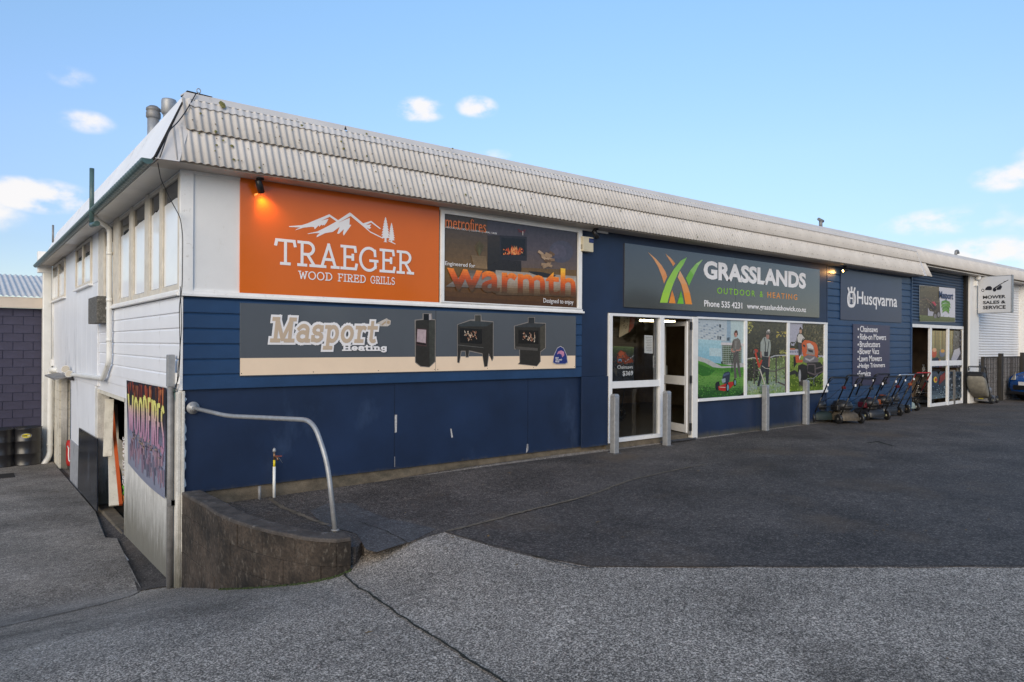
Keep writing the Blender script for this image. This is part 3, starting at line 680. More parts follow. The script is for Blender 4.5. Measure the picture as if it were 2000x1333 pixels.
for row, (z0, z1, lift, xs) in enumerate(((ZB, ZM + .03, .012, -.14), (ZM, ZC + .02, .040, -.02))):
    me = corr_mesh(NP, z0, z1, lift, 'roof_sheet', M_roof)
    k = 0; x = xs
    while x < XE - .2:
        inst('roof_sheet', me, shop, (x, yprof(z0), z0), (0, random.uniform(-.0006, .0006), 0)); x += SW; k += 1
    XEND = x
M_nail = mat('rusty_nail', (.10, .07, .045), .7)
mbn = MB(); rr = random.Random(70)
for z in (ZB + .09, ZM - .05, ZM + .10, ZC - .11):
    x = .05
    while x < XE - .1:
        if rr.random() < .85:
            c = Vector((x, yprof(z), z)) + nrm * ((.028 if z < ZM else .056) + AMP * .6); mbn.add([c + nrm * .007] + [c + (Vector((1, 0, 0)) * math.cos(k * 1.257) + sl_ * math.sin(k * 1.257)) * .009 for k in range(5)], [(0, 1 + k, 1 + (k + 1) % 5) for k in range(5)])
        x += PITCH * 3
tag(mbn.build('sheet_nails', M_nail, shop, recalc=False), kind='stuff')
# timber backing so no sky shows through and the cap flashing
MB().hexa([(-.3, yprof(ZB) + .02, ZB), (XE - .05, yprof(ZB) + .02, ZB), (XE - .05, .3, ZB), (-.3, .3, ZB)], [(.02, .03, ZC), (XE - .05, .03, ZC), (XE - .05, .3, ZC), (.02, .3, ZC)]).build('roof_backing', M_soffit, shop)
x = 0.03
while x < XE + .05:
    x2 = min(x + 1.83, XE + .12)
    mb = MB(); q = [(-.028, ZC - .012), (-.022, ZC + .03), (.03, ZTOP), (.26, ZTOP + .03), (.26, ZTOP + .02), (.03, ZTOP - .012), (-.016, ZC + .03), (-.022, ZC - .012)]
    mb.prism([(x if zz > ZC + .1 or x > .1 else x - .05, yy, zz) for yy, zz in q], (x2 - x - .004, 0, 0))
    # lead edge dressed down into the corrugations
    n = int((x2 - x) / PITCH * 6); vs = []
    for i in range(n + 1):
        xx = x + (x2 - x) * i / n; h = AMP * math.cos(2 * PI * (xx + .02) / PITCH)
        p0 = Vector((xx, yprof(ZC - .01), ZC - .01)) + nrm * .055; p1 = Vector((xx, yprof(ZC - .075), ZC - .075)) + nrm * (.055 + h * .9)
        vs += [tuple(p0), tuple(p1)]
    mb.add(vs, [(2 * i, 2 * i + 1, 2 * i + 3, 2 * i + 2) for i in range(n)], smooth=True)
    mb.build('cap_flashing', M_roofcap, shop, recalc=False); x = x2
M_seam = mat('dark_seam', (.10, .085, .06), .9)
x = .1; rr = random.Random(77)
while x < XE:      # open seam under the cap flashing, with the nails
    L_ = rr.uniform(.3, 1.1); MB().box(x, min(x + L_, XE), -.0275, -.0225, ZC + .028, ZC + .032).build('seam', M_seam, shop); x += L_ + rr.uniform(.02, .1)
# hip flashing at the corner, sides
mb = MB(); o = nrm * .045
A0 = Vector((-.335, -.335, ZB - .012)); A1 = Vector((-.115, -.352, ZB - .012)); B0 = Vector((.01, -.012, ZC + .01)); B1 = Vector((.115, -.035, ZC - .03))
mb.hexa([A0, A1, A1 + Vector((0, .02, 0)), A0 + Vector((.01, .02, 0))], [B0, B1, B1 + Vector((0, .02, 0)), B0 + Vector((.01, .02, 0))]); mb.build('hip_flashing', M_roofcap, shop)
MB().hexa([(B0.x, B0.y, ZC), (.14, -.03, ZC), (.14, 0, ZC), (B0.x + .02, 0.02, ZC)], [(.048, .045, ZTOP + .004), (.16, .03, ZTOP + .004), (.16, .06, ZTOP + .004), (.06, .06, ZTOP + .004)]).build('hip_flashing', M_roofcap, shop)
MB().hexa([(.04, .03, ZTOP), (.30, .02, ZTOP + .004), (.30, .3, ZTOP + .02), (.04, .3, ZTOP + .02)], [(.045, .035, ZTOP + .02), (.29, .04, ZTOP + .012), (.28, .3, ZTOP + .03), (.045, .3, ZTOP + .035)]).build('lead_patch', M_dark, shop)
# side mansard: flat sheets
ys = [-.33, 2.2, 4.7, 7.2, 9.8, 12.42]
for a, b in zip(ys, ys[1:]):
    a2 = a if a > 0 else a; off = .33 if a < 0 else 0
    MB().hexa([(-.325, a, ZB), (-.325, b - .012, ZB), (-.30, b - .012, ZB), (-.30, a, ZB)], [(.0, a + off, ZC), (.0, b - .012, ZC), (.03, b - .012, ZC), (.03, a + off, ZC)]).build('fascia_sheet', M_roofside, shop)
MB().hexa([(.0, .0, ZC), (.0, 12.42, ZC), (.03, 12.42, ZC), (.03, 0, ZC)], [(.04, .05, ZTOP), (.04, 12.42, ZTOP), (.3, 12.42, ZTOP + .02), (.3, .05, ZTOP + .02)]).build('side_cap', M_roofside, shop)
MB().bar((-.338, -.33, ZB - .005), (-.335, 12.42, ZB - .005), .012, .03).bar((-.335, -.335, ZB), (.0, -.005, ZC), .02, .02).build('drip_edge', M_dark, shop)  # black edge strips; the lower one draws the dark shadow line
# gutter
mb = MB(); R_ = .055; n = 8; yy = -.25; rings = []
cy_ = [PI + PI * k / n for k in range(n + 1)]
segs = 190
vs = []
for i in range(segs + 1):
    y = -.27 + (12.42 + .27) * i / segs; rr_ = R_ * (1.0 + (.07 if i % 2 else 0))
    for a in cy_: vs.append((-.39 + rr_ * math.cos(a), y, ZB - .01 + rr_ * math.sin(a)))
w = n + 1
mb.add(vs, [(i * w + k, i * w + k + 1, (i + 1) * w + k + 1, (i + 1) * w + k) for i in range(segs) for k in range(n)])
mb.add([(-.39 + R_ * math.cos(a), -.27, ZB - .01 + R_ * math.sin(a)) for a in cy_], [tuple(range(w))])
mb.add([(-.445, -.27, ZB - .01), (-.335, -.27, ZB - .01), (-.335, 12.42, ZB - .012), (-.445, 12.42, ZB - .012)], [(0, 1, 2, 3)])
mb.build('gutter', M_green, shop, recalc=False)
# second mansard beyond the navy part: only the upper course of sheets
me = corr_mesh(NP, ZM, ZC + .02, .026, 'roof_sheet', M_roof)
x = XEND - .5
# end flashing of the long lower course
MB().hexa([(XE - .12, yprof(ZB) - .045, ZB - .01), (XE - .02, yprof(ZB) - .045, ZB - .01), (XE - .02, .05, ZB - .01), (XE - .12, .05, ZB - .01)],
          [(XE + .1, -.05, ZC), (XE + .13, -.05, ZC), (XE + .13, .05, ZC), (XE + .1, .05, ZC)]).build('end_flashing', M_roofcap, shop)

# roof surface behind the parapet
MB().add([(.3, .3, ZTOP + .02), (60, .3, ZTOP + .02), (60, 12.4, ZTOP + .1), (.3, 12.4, ZTOP + .1)], [(0, 1, 2, 3)]).build('roof', M_roof, shop)

# ---- neighbour workshop at the right
wsh = thing('workshop_building', 'white workshop bays with roller doors right of the navy shop', 'workshop', (18, .2, 0))
def W(o): o.location = (-18, -.2, 0); return o
x = XE + .1
while x < 44:
    W(inst('roof_sheet', me, wsh)); o = wsh.children[-1]; o.location = (x - 18, yprof(ZM) - .2, ZM); x += SW
W(MB().hexa([(XE, -.15, ZM), (44, -.15, ZM), (44, .3, ZM), (XE, .3, ZM)], [(XE, .03, ZC), (44, .03, ZC), (44, .3, ZC), (XE, .3, ZC)]).build('roof_backing', M_soffit, wsh))
x = XE + .13
while x < 44:
    mb = MB(); q = [(-.028, ZC - .012), (-.022, ZC + .03), (.03, ZTOP), (.26, ZTOP + .03), (.26, ZTOP + .02), (.03, ZTOP - .012), (-.016, ZC + .03), (-.022, ZC - .012)]
    mb.prism([(x, yy, zz) for yy, zz in q], (1.83 - .005, 0, 0)); W(mb.build('cap_flashing', M_roofcap, wsh)); x += 1.83
W(MB().box(XE, 44, -.16, .22, 3.74, 3.76).build('soffit', M_soffit, wsh))
X1, X2, X3, X4 = 22.0, 22.75, 26.9, 27.6
for q0, q1 in ((X1, X2), (X3, X4), (31.5, 32.2)): W(MB().box(q0, q1, .05, .4, -.15, 3.74).build('pier', M_white, wsh, bevel=.01))
W(MB().box(32.2, 44, .2, .4, -.15, 3.74).build('wall', M_white, wsh))
M_shut = mat('navy_roller_shutter', (.03, .055, .10), .45, var=.12)
M_shutw = mat('white_roller_shutter', (.72, .71, .71), .45, var=.06, dirt=(.3, .28, .25), dirt_amt=.0, dirt_scale=(3, 3, 6))
def slat_mesh(L, h, m, name='slat'):
    mb = MB(); pr = [(0, 0), (-.014, h * .12), (-.02, h * .4), (-.018, h * .75), (-.004, h * .96), (0, h)]; n = len(pr)
    for s in (0, L):
        for (o_, z) in pr: mb.v.append((s, o_, z))
    for i in range(n - 1): mb.f.append([i, i + 1, n + i + 1, n + i]); mb.c.append(None); mb.sm.append(True)
    return mb.mesh(name, m, recalc=False)
me1 = slat_mesh(X1 - XE - .03, .083, M_shut)
z = 3.72
while z > 2.32: z -= .083; inst('slat', me1, wsh, (XE + .03 - 18, .2 - .2, z))
W(MB().box(XE + .03, X1, .185, .24, z - .09, z).build('bottom_rail', M_shut, wsh))
ZDOOR = z - .09
me2 = slat_mesh(X3 - X2, .083, M_shutw)
z = 3.5
while z > .0: z -= .083; inst('slat', me2, wsh, (X2 - 18, .22 - .2, z))
me3 = slat_mesh(31.5 - X4, .083, M_shutw)
z = 3.5
while z > .0: z -= .083; inst('slat', me3, wsh, (X4 - 18, .22 - .2, z))
W(MB().box(X2, X3, .2, .3, 3.5, 3.74).box(X4, 31.5, .2, .3, 3.5, 3.74).build('lintel', M_white, wsh))
W(MB().box(X1 - .14, X1, .10, .24, -.1, 3.74).build('door_track', M_dark, wsh))

# ---- glazed door below the navy shutter
gd0, gd1, gdm, gde = P(1815, 700, .2).x, P(1838, 700, .2).x, P(1850, 700, .2).x, P(1878, 700, .2).x
zt = P(1840, 642, .18).z
gl = thing('glazed_doors', 'white framed glass doors with garden prints under the navy shutter', 'door', (XE + .1, .2, -.1))
def G(o): o.location = (-XE - .1, -.2, .1); return o
G(MB().box(XE + .03, gde + .12, .17, .23, zt, zt + .09).box(gd0 - .02, gd0 + .1, .17, .23, -.1, zt).box(gde, gde + .1, .17, .23, -.1, zt).box(gdm - .04, gdm + .06, .165, .225, -.1, zt).build('frame', M_alu, gl, bevel=.004))
G(MB().box(gd0 + .1, gdm - .04, .175, .215, 1.05, 1.2).box(gdm + .06, gde, .175, .215, 1.05, 1.2).box(gd0 + .1, gdm - .04, .175, .215, -.1, .0).box(gdm + .06, gde, .175, .215, -.1, .0).build('door_rail', M_alu, gl))
# dark interior of both
M_back = mat('unlit_workshop_interior', (.20, .14, .095), .9, var=.5, vs=1.5)
W(MB().box(XE + .05, X1, 3.4, 3.5, -.1, 2.6).build('interior_wall', M_back, wsh))
W(MB().box(XE - .1, XE - .02, .25, 3.5, -.1, 2.6).build('interior_wall', M_back, wsh)); W(MB().box(X1, X1 + .1, .4, 3.5, -.1, 2.6).build('interior_wall', M_back, wsh))
W(MB().box(XE, X1, .25, 3.5, 2.58, 2.68).build('interior_ceiling', M_back, wsh))
W(MB().box(XE, X1, .17, 3.5, -.11, -.09).build('interior_floor', M_lino, wsh))

# ------------------------------------------------------------------ shop front: glazing and open door
xa, xm0, xm1, xj0, xj1 = 6.445, P(1287, 700, 0).x, P(1295, 700, 0).x, P(1346, 700, 0).x, P(1360.5, 700, 0).x
sf = thing('shopfront_window', 'white framed shopfront panes left of the open door, with chainsaw poster', 'window', (6.4, 0, 0))
def S(o): o.location = (-6.4, 0, 0); return o
tr0, tr1 = P(1240, 757, 0).z, P(1240, 744, 0).z
S(MB().box(xa, xa + .075, -.03, .07, -.005, 2.115).box(xm0, xm1, -.03, .07, -.005, 2.115).box(xa + .075, xm0, -.028, .068, 2.07, 2.115).box(xa + .075, xm0, -.028, .068, -.005, .06).build('frame', M_alu, sf, bevel=.003))
S(MB().box(xa + .075, xm0, -.022, .06, tr0, tr1).build('transom', M_alu, sf, bevel=.003))
S(MB().box(xm0 - .09, xm0 - .045, .02, .05, .06, tr0).box(xm0 - .09, xm0 - .045, .02, .05, tr1, 2.07).build('inner_stile', M_galvdull, sf))
S(MB().box(xa + .075, xm0, .02, .026, tr1, 2.07).build('pane', M_clear, sf)); S(MB().box(xa + .075, xm0, .02, .026, .06, tr0).build('pane', M_clear, sf))
S(MB().box(6.4, 8.5, .0, .3, -.14, -.006).build('doorstep', M_plinth, sf))
# chainsaw poster hung inside the glass
cp = thing('chainsaw_poster', 'dark poster inside the left pane reading Chainsaws $369', 'poster', (6.6, .05, .9))
M_ink = print_mat('poster_ink', .4, .1, 40); M_inkg = print_mat('glossy_poster_ink', .22, .18, 22, dens=.9)
pc = PIC(.055)
pc.p('26282b', [(1197, 690), (1238, 691), (1238, 745), (1197, 747)])
pc.g(['5a6a3a', '38401f', '2c2c26'], [(1197, 676), (1238, 678), (1238, 700), (1197, 698)], 6)
pc.p('8a3a1c', [(1205, 692), (1212, 684), (1222, 689), (1226, 697), (1236, 700), (1237, 708), (1222, 711), (1206, 709)])
pc.p('b8552c', [(1208, 690), (1213, 686), (1220, 690), (1221, 698), (1209, 700)]); pc.line('9a9a9a', [(1221, 707), (1238, 695)], 1.6)
pc.p('6f9fbf', [(1208, 701), (1214, 701), (1214, 707), (1208, 707)]); pc.p('4a463e', [(1199, 716), (1206, 722), (1204, 735), (1199, 727)])
pc.dots(['3a3a36', '4a4a44', '5a4030', '2a2a28'], (1197, 690, 1238, 716), 60, .8, 2.2, 3)
o = pc.build('print', M_inkg, cp)
def rel(o, root): o.location = tuple(-c for c in root.location); return o
rel(o, cp); PY = .055 - pc.k * .0001 - .002
rel(tpx('Chainsaws', M_letter, cp, PY, 1206, 721, 1236, 713.5), cp); rel(tpx('$369', M_letter, cp, PY, 1216, 735.5, 1236.5, 724.5, weight=.015), cp)
pn = thing('window_notice', 'white printed notice taped inside the upper pane', 'notice', (7.4, .05, 1.6))
pc = PIC(.045); pc.p('d6d2ce', [(1258.5, 655), (1275, 656), (1275, 691), (1258.5, 690)])
for k in range(9): pc.p('77706c', [(1261 + (k % 3), 659 + k * 3.2), (1272.5, 659.5 + k * 3.2), (1272.5, 660.2 + k * 3.2), (1261 + (k % 3), 659.7 + k * 3.2)])
rel(pc.build('paper', M_ink, pn), pn)
st_ = thing('door_sticker', 'narrow white sticker low on the pane beside the door post', 'sticker', (7.6, .05, 1.3))
pc = PIC(.045); pc.p('dad8d6', [(1275.5, 695), (1281, 695), (1281, 719), (1275.5, 718.5)]); pc.p('222222', [(1277, 697), (1279.5, 697), (1279.5, 703), (1277, 703)]); pc.p('3a7a5a', [(1276.5, 706), (1280, 706), (1280, 711), (1276.5, 711)]); pc.p('b04030', [(1276.5, 714), (1280, 714), (1280, 717), (1276.5, 717)])
rel(pc.build('print', M_ink, st_), st_)
# banner hanging inside
bn = thing('hanging_banner', 'cream and orange feather banner hanging inside the shop window', 'banner', (7, .5, 2))
pc = PIC(.42); pc.p('cdb48a', [(1212, 615), (1231, 615), (1227, 650), (1209, 660)]); pc.p('b04a22', [(1231, 615), (1242, 616), (1237, 640), (1228, 650)])
pc.dots(['8a6a40', '6a5030'], (1216, 618, 1226, 650), 14, .8, 1.6, 5)
rel(pc.build('cloth', M_ink, bn), bn)
# interior of the shop
MB().box(5.9, 13.3, 5.2, 5.3, -.05, 2.62).build('interior_wall', M_int, shop)
MB().box(5.8, 5.88, .14, 5.2, -.05, 2.62).build('interior_wall', M_int, shop)
MB().box(13.3, 13.38, .2, 5.2, -.05, 2.62).build('interior_wall', M_int, shop)
MB().box(5.8, 13.38, .12, 5.3, -.06, -.01).build('interior_floor', M_lino, shop)
MB().box(5.8, 13.38, .14, 5.3, 2.6, 2.66).build('interior_ceiling', mat('interior_ceiling', (.16, .14, .12), .8), shop)
M_slatw = mat('slatwall_panel', (.10, .075, .05), .6, var=.2)
for k in range(14): MB().box(6.2, 12.9, 5.16, 5.195, .2 + k * .16, .345 + k * .16).build('slatwall_panel', M_slatw, shop)
_a, _b = P(1250, 629, 3.2), P(1318, 626.5, 3.2)
lt = thing('strip_light', 'lit fluorescent strip light on the shop ceiling', 'light', ((_a.x + _b.x) / 2, 3.2, (_a.z + _b.z) / 2))
_h = (_b.x - _a.x) / 2
MB().tube([(-_h, 0, 0), (_h, 0, 0)], .022, 8).build('tube', mat('lit_tube', (.9, .8, .6), .5, emit=(1.0, .78, .42), es=9), lt)
MB().box(-_h - .03, _h + .03, -.05, .05, .03, .10).build('batten', M_white, lt)
rr = random.Random(9)
red = mat('red_shell', (.40, .02, .015), .35); org = mat('orange_shell', (.55, .10, .015), .35)
for k, (x, y, hgt) in enumerate(((7.5, 2.2, .5), (8.3, 2.8, .55), (8.9, 2.4, .5), (9.6, 3.0, .5), (7.0, 2.9, .45), (8.6, 3.6, .6))):
    t = thing('display_machine', ['black and red garden machine on the shop floor nearest the door post', 'red garden machine standing furthest inside the doorway', 'dark garden machine behind the open door leaf', 'dark garden machine at the back of the shop', 'dark garden machine behind the lower pane', 'orange garden machine before the slatwall'][k], 'machine', (x, y, -.01), rr.uniform(0, 3), 'garden machines inside the shop')
    MB().box(-.25, .25, -.3, .3, .08, .22).box(-.15, .15, -.15, .2, .22, hgt - .1).build('body', [M_black, red, M_black, M_black, M_black, org][k], t, bevel=.03)
    MB().box(-.12, .12, -.12, .12, hgt - .1, hgt).build('engine', [red, M_black, red, org, red, M_black][k], t, bevel=.03)
    for sx in (-1, 1):
        for sy in (-1, 1): MB().lathe([(.09, -.02), (.09, .02)], 14, Matrix.Translation((sx * .28, sy * .22, .09)) @ Matrix.Rotation(PI / 2, 4, 'Y')).build('wheel', M_black, t)
    MB().tube([(-.2, .28, .2), (-.2, .7, .95), (.2, .7, .95), (.2, .28, .2)], .013, 6).build('handle', M_black, t)

# door post and open leaf
dp = thing('shop_door', 'open glass shop door folded inwards on its white post', 'door', (xj0, 0, -.02))
def D(o): o.location = (-xj0, 0, .02); return o
M_brickp = mat('white_painted_post', (.70, .69, .67), .55, var=.08, vs=8, bump=.15, bs=40, dirt=(.35, .3, .24), dirt_amt=.08, dirt_scale=(8, 8, 8))
D(MB().box(xj0 + .06, xj1, -.035, .12, -.10, 2.115).build('post', M_brickp, dp, bevel=.004))
D(MB().box(xm1, xj0 + .06, -.025, .06, 2.075, 2.115).build('head', M_alu, dp))
D(MB().box(xj0 + .0, xj0 + .05, -.02, .08, -.02, 2.075).build('jamb', M_galvdull, dp))
for z in (.12, .98, 1.95): D(MB().box(xj0 - .012, xj0 + .03, -.045, -.02, z - .07, z + .07).build('hinge', M_black, dp))
leaf = bpy.data.objects.new('leaf', None); link(leaf, dp); leaf.location = (-.01, .03, .03); leaf.rotation_euler = (0, 0, math.radians(72))
LW, LH = .80, 2.02
MB().box(0, .06, -.02, .02, 0, LH).box(LW - .06, LW, -.02, .02, 0, LH).box(.06, LW - .06, -.02, .02, LH - .08, LH).box(.06, LW - .06, -.02, .02, 0, .14).box(.06, LW - .06, -.022, .022, .86, 1.02).build('stile', M_alu, leaf)
MB().box(.06, LW - .06, -.003, .003, .14, .86).build('pane', M_clear, leaf); MB().box(.06, LW - .06, -.003, .003, 1.02, LH - .08).build('pane', M_clear, leaf)
MB().box(LW - .05, LW - .02, -.06, .06, .98, 1.2).build('handle', M_galv, leaf)

# picture windows with three printed panels
wx0, wx1 = xj1, 13.43
pw = thing('picture_window', 'long white framed window right of the door holding three outdoor prints', 'window', (wx0, 0, .56))
m1 = (P(1452, 700).x, P(1457, 700).x); m2 = (P(1535.5, 700).x, P(1540, 700).x)
mb = MB().box(wx0, wx1, -.05, .01, .565, .62).box(wx0, wx1, -.035, .01, 2.085, 2.122)
rel(mb.build('sill', M_alu, pw, bevel=.004), pw)
rel(MB().box(m1[0], m1[1], -.03, .0, .62, 2.085).build('mullion', M_alu, pw, bevel=.003), pw); rel(MB().box(m2[0], m2[1], -.03, .0, .62, 2.085).build('mullion', M_alu, pw, bevel=.003), pw)
rel(MB().box(wx1 - .13, wx1, -.03, .0, .62, 2.085).build('mullion', M_alu, pw, bevel=.003), pw)
rel(MB().box(wx0, wx1, .0, .04, .565, 2.12).build('backing', M_dark, pw), pw)
def panel(name, label, fn, loc):
    t = thing(name, label, 'poster', loc); p = PIC(-.002); fn(p); rel(p.build('print', M_inkg, t), t); return t
def A(px, py): return (1350 + px / 7.018, 610 + py / 7.018)     # reading off the enlarged photograph
def pic_mow(p):
    p.g(['a9b6bd', '9fb2c0', 'a8c0cc'], [A(82, 78), A(725, 95), A(722, 700), A(82, 650)], 8)
    p.p('b4c6c8', [A(545, 95), A(725, 100), A(722, 640), A(545, 640)])
    p.p('8fa6b8', [A(490, 92), A(540, 95), A(540, 410), A(490, 400)])
    p.g(['a6b3be', 'c2c9cc'], [A(82, 80), A(490, 92), A(480, 400), A(82, 370)], 5)
    for k in range(22):
        x = 95 + (k * 73) % 330; y = 120 + (k * 41) % 230; p.p('8493a4', [A(x, y + x * .12), A(x + 28, y + 4 + x * .12), A(x + 28, y + 22 + x * .12), A(x, y + 18 + x * .12)])
    for k in range(5): p.line('8e9cab', [A(90, 180 + 40 * k), A(470, 240 + 38 * k)], .35)
    p.p('3e4a58', [A(385, 165), A(408, 172), A(408, 215), A(385, 210)]); p.p('3e4a58', [A(360, 325), A(376, 328), A(376, 372), A(360, 370)]); p.p('3e4a58', [A(388, 330), A(410, 334), A(410, 378), A(388, 375)])
    p.p('4a5a68', [A(490, 350), A(528, 345), A(526, 392), A(490, 390)])
    p.g(['a9cbd4', '8fbccb', '7fb0c4'], [A(82, 370), A(410, 390), A(410, 725), A(82, 665)], 6)
    p.p('b8cdd2', [A(250, 490), A(410, 500), A(410, 610), A(250, 600)])
    for k in range(13): p.line('9fc4d0', [A(95 + 25 * k, 375 + k * 1.4), A(95 + 25 * k, 680)], .35)
    p.p('cfc8ca', [A(410, 415), A(720, 430), A(722, 470), A(410, 450)])
    p.p('56644f', [A(428, 452), A(690, 460), A(688, 708), A(428, 718)])
    for k in range(9): p.line('b9c3bd', [A(428, 470 + 28 * k), A(690, 474 + 28 * k)], .5)
    for k in range(8): p.line('a9b5b0', [A(445 + 33 * k, 452), A(445 + 33 * k, 712)], .5)
    p.p('b5b2b4', [A(240, 720), A(722, 700), A(722, 745), A(300, 768), A(200, 740)])
    p.g(['4f8f35', '3f7a2a', '6a9a48', '5d8d42', '2f5a2c', '264f25'], [A(80, 662), A(722, 752), A(722, 1160), A(80, 1185)], 14)
    p.p('b3b4b3', [A(82, 600), A(240, 650), A(330, 700), A(420, 745), A(722, 730), A(722, 756), A(420, 768), A(300, 755), A(180, 690), A(82, 664)])
    p.p('2f6a26', [A(82, 700), A(150, 730), A(230, 760), A(330, 800), A(250, 870), A(150, 880), A(82, 840)])
    p.dots(['3f8a2a', '5aa03a', '2f6a22', '6fa850', '357a28'], (1362, 720, 1452, 775), 420, .6, 2.2, 2, 4, .5, lambda u, v: v > 707 + max(0, (u - 1362)) * .15 or v > 726)
    p.dots(['244f22', '2c5a2a', '1f4520'], (1362, 755, 1452, 776), 160, .6, 2.0, 8, 4, .5)
    # man
    p.p('5a5654', [A(575, 530), A(655, 525), A(650, 600), A(672, 780), A(684, 890), A(662, 892), A(640, 800), A(622, 660), A(612, 760), A(625, 905), A(590, 915), A(582, 760), A(578, 640)])
    p.p('6e6a66', [A(580, 375), A(640, 355), A(672, 385), A(688, 480), A(665, 540), A(590, 550), A(568, 470)])
    p.p('83807c', [A(600, 400), A(622, 395), A(618, 500), A(600, 505)])
    p.p('5c5551', [A(568, 400), A(585, 380), A(582, 460), A(560, 520), A(548, 500)])
    p.line('b07c70', [A(555, 500), A(562, 545), A(600, 540)], 2.6); p.line('b07c70', [A(682, 485), A(665, 525), A(615, 525)], 2.4)
    p.oval('b98476', *A(612, 305), 2.9, 5.6); p.p('4a322e', [A(592, 275), A(600, 255), A(625, 248), A(638, 270), A(638, 300), A(630, 285), A(600, 285)]); p.oval('7a2a24', *A(595, 298), 1.0, 2.4); p.oval('3a2a28', *A(634, 300), 1.0, 2.4)
    p.line('2e3138', [A(560, 545), A(540, 620), A(560, 700), A(548, 830)], 1.2); p.line('2e3138', [A(640, 540), A(575, 640), A(568, 820)], 1.0)
    # mower
    p.p('1f242c', [A(330, 985), A(350, 955), A(385, 950), A(395, 1060), A(350, 1078), A(332, 1040)])
    p.p('b03028', [A(370, 1020), A(520, 960), A(575, 950), A(580, 1000), A(520, 1060), A(450, 1085), A(380, 1070)])
    p.line('d8b8a8', [A(385, 1028), A(470, 1033)], 1.3)
    p.p('2c3648', [A(430, 880), A(455, 830), A(510, 812), A(535, 830), A(525, 940), A(500, 985), A(450, 980), A(425, 940)]); p.p('4a5a74', [A(440, 850), A(520, 828), A(525, 850), A(440, 885)])
    p.p('8fa0aa', [A(415, 920), A(470, 905), A(470, 960), A(430, 975)])
    p.oval('16181c', *A(497, 1035), 3.4, 8.6); p.oval('6f98a6', *A(502, 1035), 1.9, 6.2); p.oval('16181c', *A(598, 965), 3.0, 7.4); p.oval('6f98a6', *A(602, 965), 1.6, 5.2)
    p.p('1a211a', [A(80, 1120), A(100, 1160), A(170, 1182), A(400, 1180), A(600, 1160), A(690, 1120), A(720, 1095), A(722, 1165), A(80, 1195)])
def B_(px, py): return (1450 + px / 7.4, 610 + py / 7.4)
def pic_trim(p):
    p.p('46463c', [B_(65, 110), B_(645, 140), B_(645, 1175), B_(55, 1215)])
    p.g(['45453a', '3a3a32', '30322a'], [B_(65, 110), B_(645, 140), B_(645, 640), B_(60, 680)], 8)
    p.dots(['3a3a30', '51503f', '2e302a', '4d4a38'], (1459, 626, 1536, 700), 220, 1, 3.5, 12)
    p.dots(['a8a05a', '8f8f4a', 'b5ad68', '6f7038'], (1459, 626, 1474, 652), 90, .8, 2.2, 4, 5, 1, lambda u, v: (u - 1459) * .9 + (v - 626) * .5 < 17)
    p.dots(['b3a04a', 'a8984a'], (1516, 648, 1536, 660), 26, .8, 1.9, 6); p.dots(['8a8a50', 'a8a860'], (1522, 684, 1536, 700), 40, .8, 2.2, 7)
    p.g(['5a6842', '6f8050', '7f9070', '8a9a90', '7c9460'], [B_(60, 690), B_(640, 650), B_(645, 1175), B_(55, 1215)], 10)
    p.p('34362c', [B_(60, 700), B_(240, 680), B_(240, 940), B_(62, 1000)])
    p.dots(['6f8a4a', '85a05a', '4f6a38', '9aaa88', '556b3c', 'a0b070'], (1458, 700, 1536, 772), 380, .5, 2.0, 5, 4, 1.6)
    p.dots(['34382c', '2c3028'], (1460, 706, 1480, 745), 90, 1, 2.6, 15, 5, 1.3)
    p.p('8f9a98', [B_(56, 1075), B_(200, 1080), B_(215, 1110), B_(56, 1140)])
    p.dots(['8fa070', '7c9a58', 'a8b890', '6a8448'], (1458, 748, 1536, 773), 170, .5, 1.8, 9, 4, 1.8)
    p.line('b8b4a8', [B_(62, 680), B_(150, 660), B_(240, 675)], 2.0); p.line('a9abaf', [B_(405, 655), B_(470, 630), B_(560, 625), B_(638, 625)], 2.2)
    for x, y0, y1 in ((170, 670, 1040), (488, 650, 1030), (625, 640, 1165)): p.line('4a4442', [B_(x, y0), B_(x, y1)], 2.6)
    p.line('5c5654', [B_(190, 840), B_(470, 855), B_(610, 800)], 2.2); p.line('565050', [B_(510, 1010), B_(625, 1060)], 3.0)
    # man with brushcutter
    p.p('2f3338', [B_(285, 640), B_(385, 640), B_(390, 800), B_(375, 1040), B_(345, 1035), B_(330, 860), B_(295, 900), B_(245, 1075), B_(212, 1070), B_(250, 900)])
    p.p('9aa09a', [B_(262, 440), B_(300, 370), B_(345, 355), B_(400, 410), B_(412, 480), B_(400, 610), B_(380, 650), B_(290, 640), B_(260, 560)])
    p.line('3a3d44', [B_(318, 370), B_(335, 470), B_(330, 640)], 1.8); p.line('3a3d44', [B_(385, 420), B_(365, 560), B_(360, 640)], 1.5); p.p('2e3138', [B_(315, 570), B_(375, 575), B_(372, 640), B_(315, 640)])
    p.line('a5776c', [B_(265, 570), B_(272, 660)], 2.8); p.line('a5776c', [B_(392, 640), B_(382, 790)], 2.6)
    p.oval('a57a6c', *B_(365, 350), 3.0, 6.0); p.oval('8a8680', *B_(372, 290), 4.3, 3.8); p.oval('55514e', *B_(365, 312), 4.6, 2.4); p.oval('cfc9c2', *B_(380, 265), 2.4, 1.8)
    p.line('b8402c', [B_(185, 580), B_(245, 800)], 3.6); p.oval('a63a2c', *B_(195, 560), 4.4, 3.8); p.oval('5c5654', *B_(168, 575), 2.4, 3.4); p.line('b8402c', [B_(250, 770), B_(280, 690)], 3.4)
    p.line('c9c2b4', [B_(250, 820), B_(325, 1045)], 2.0); p.line('c9c2b4', [B_(280, 775), B_(330, 810), B_(400, 820)], 1.0)
def C_(px, py): return (1530 + px / 8.333, 620 + py / 8.333)
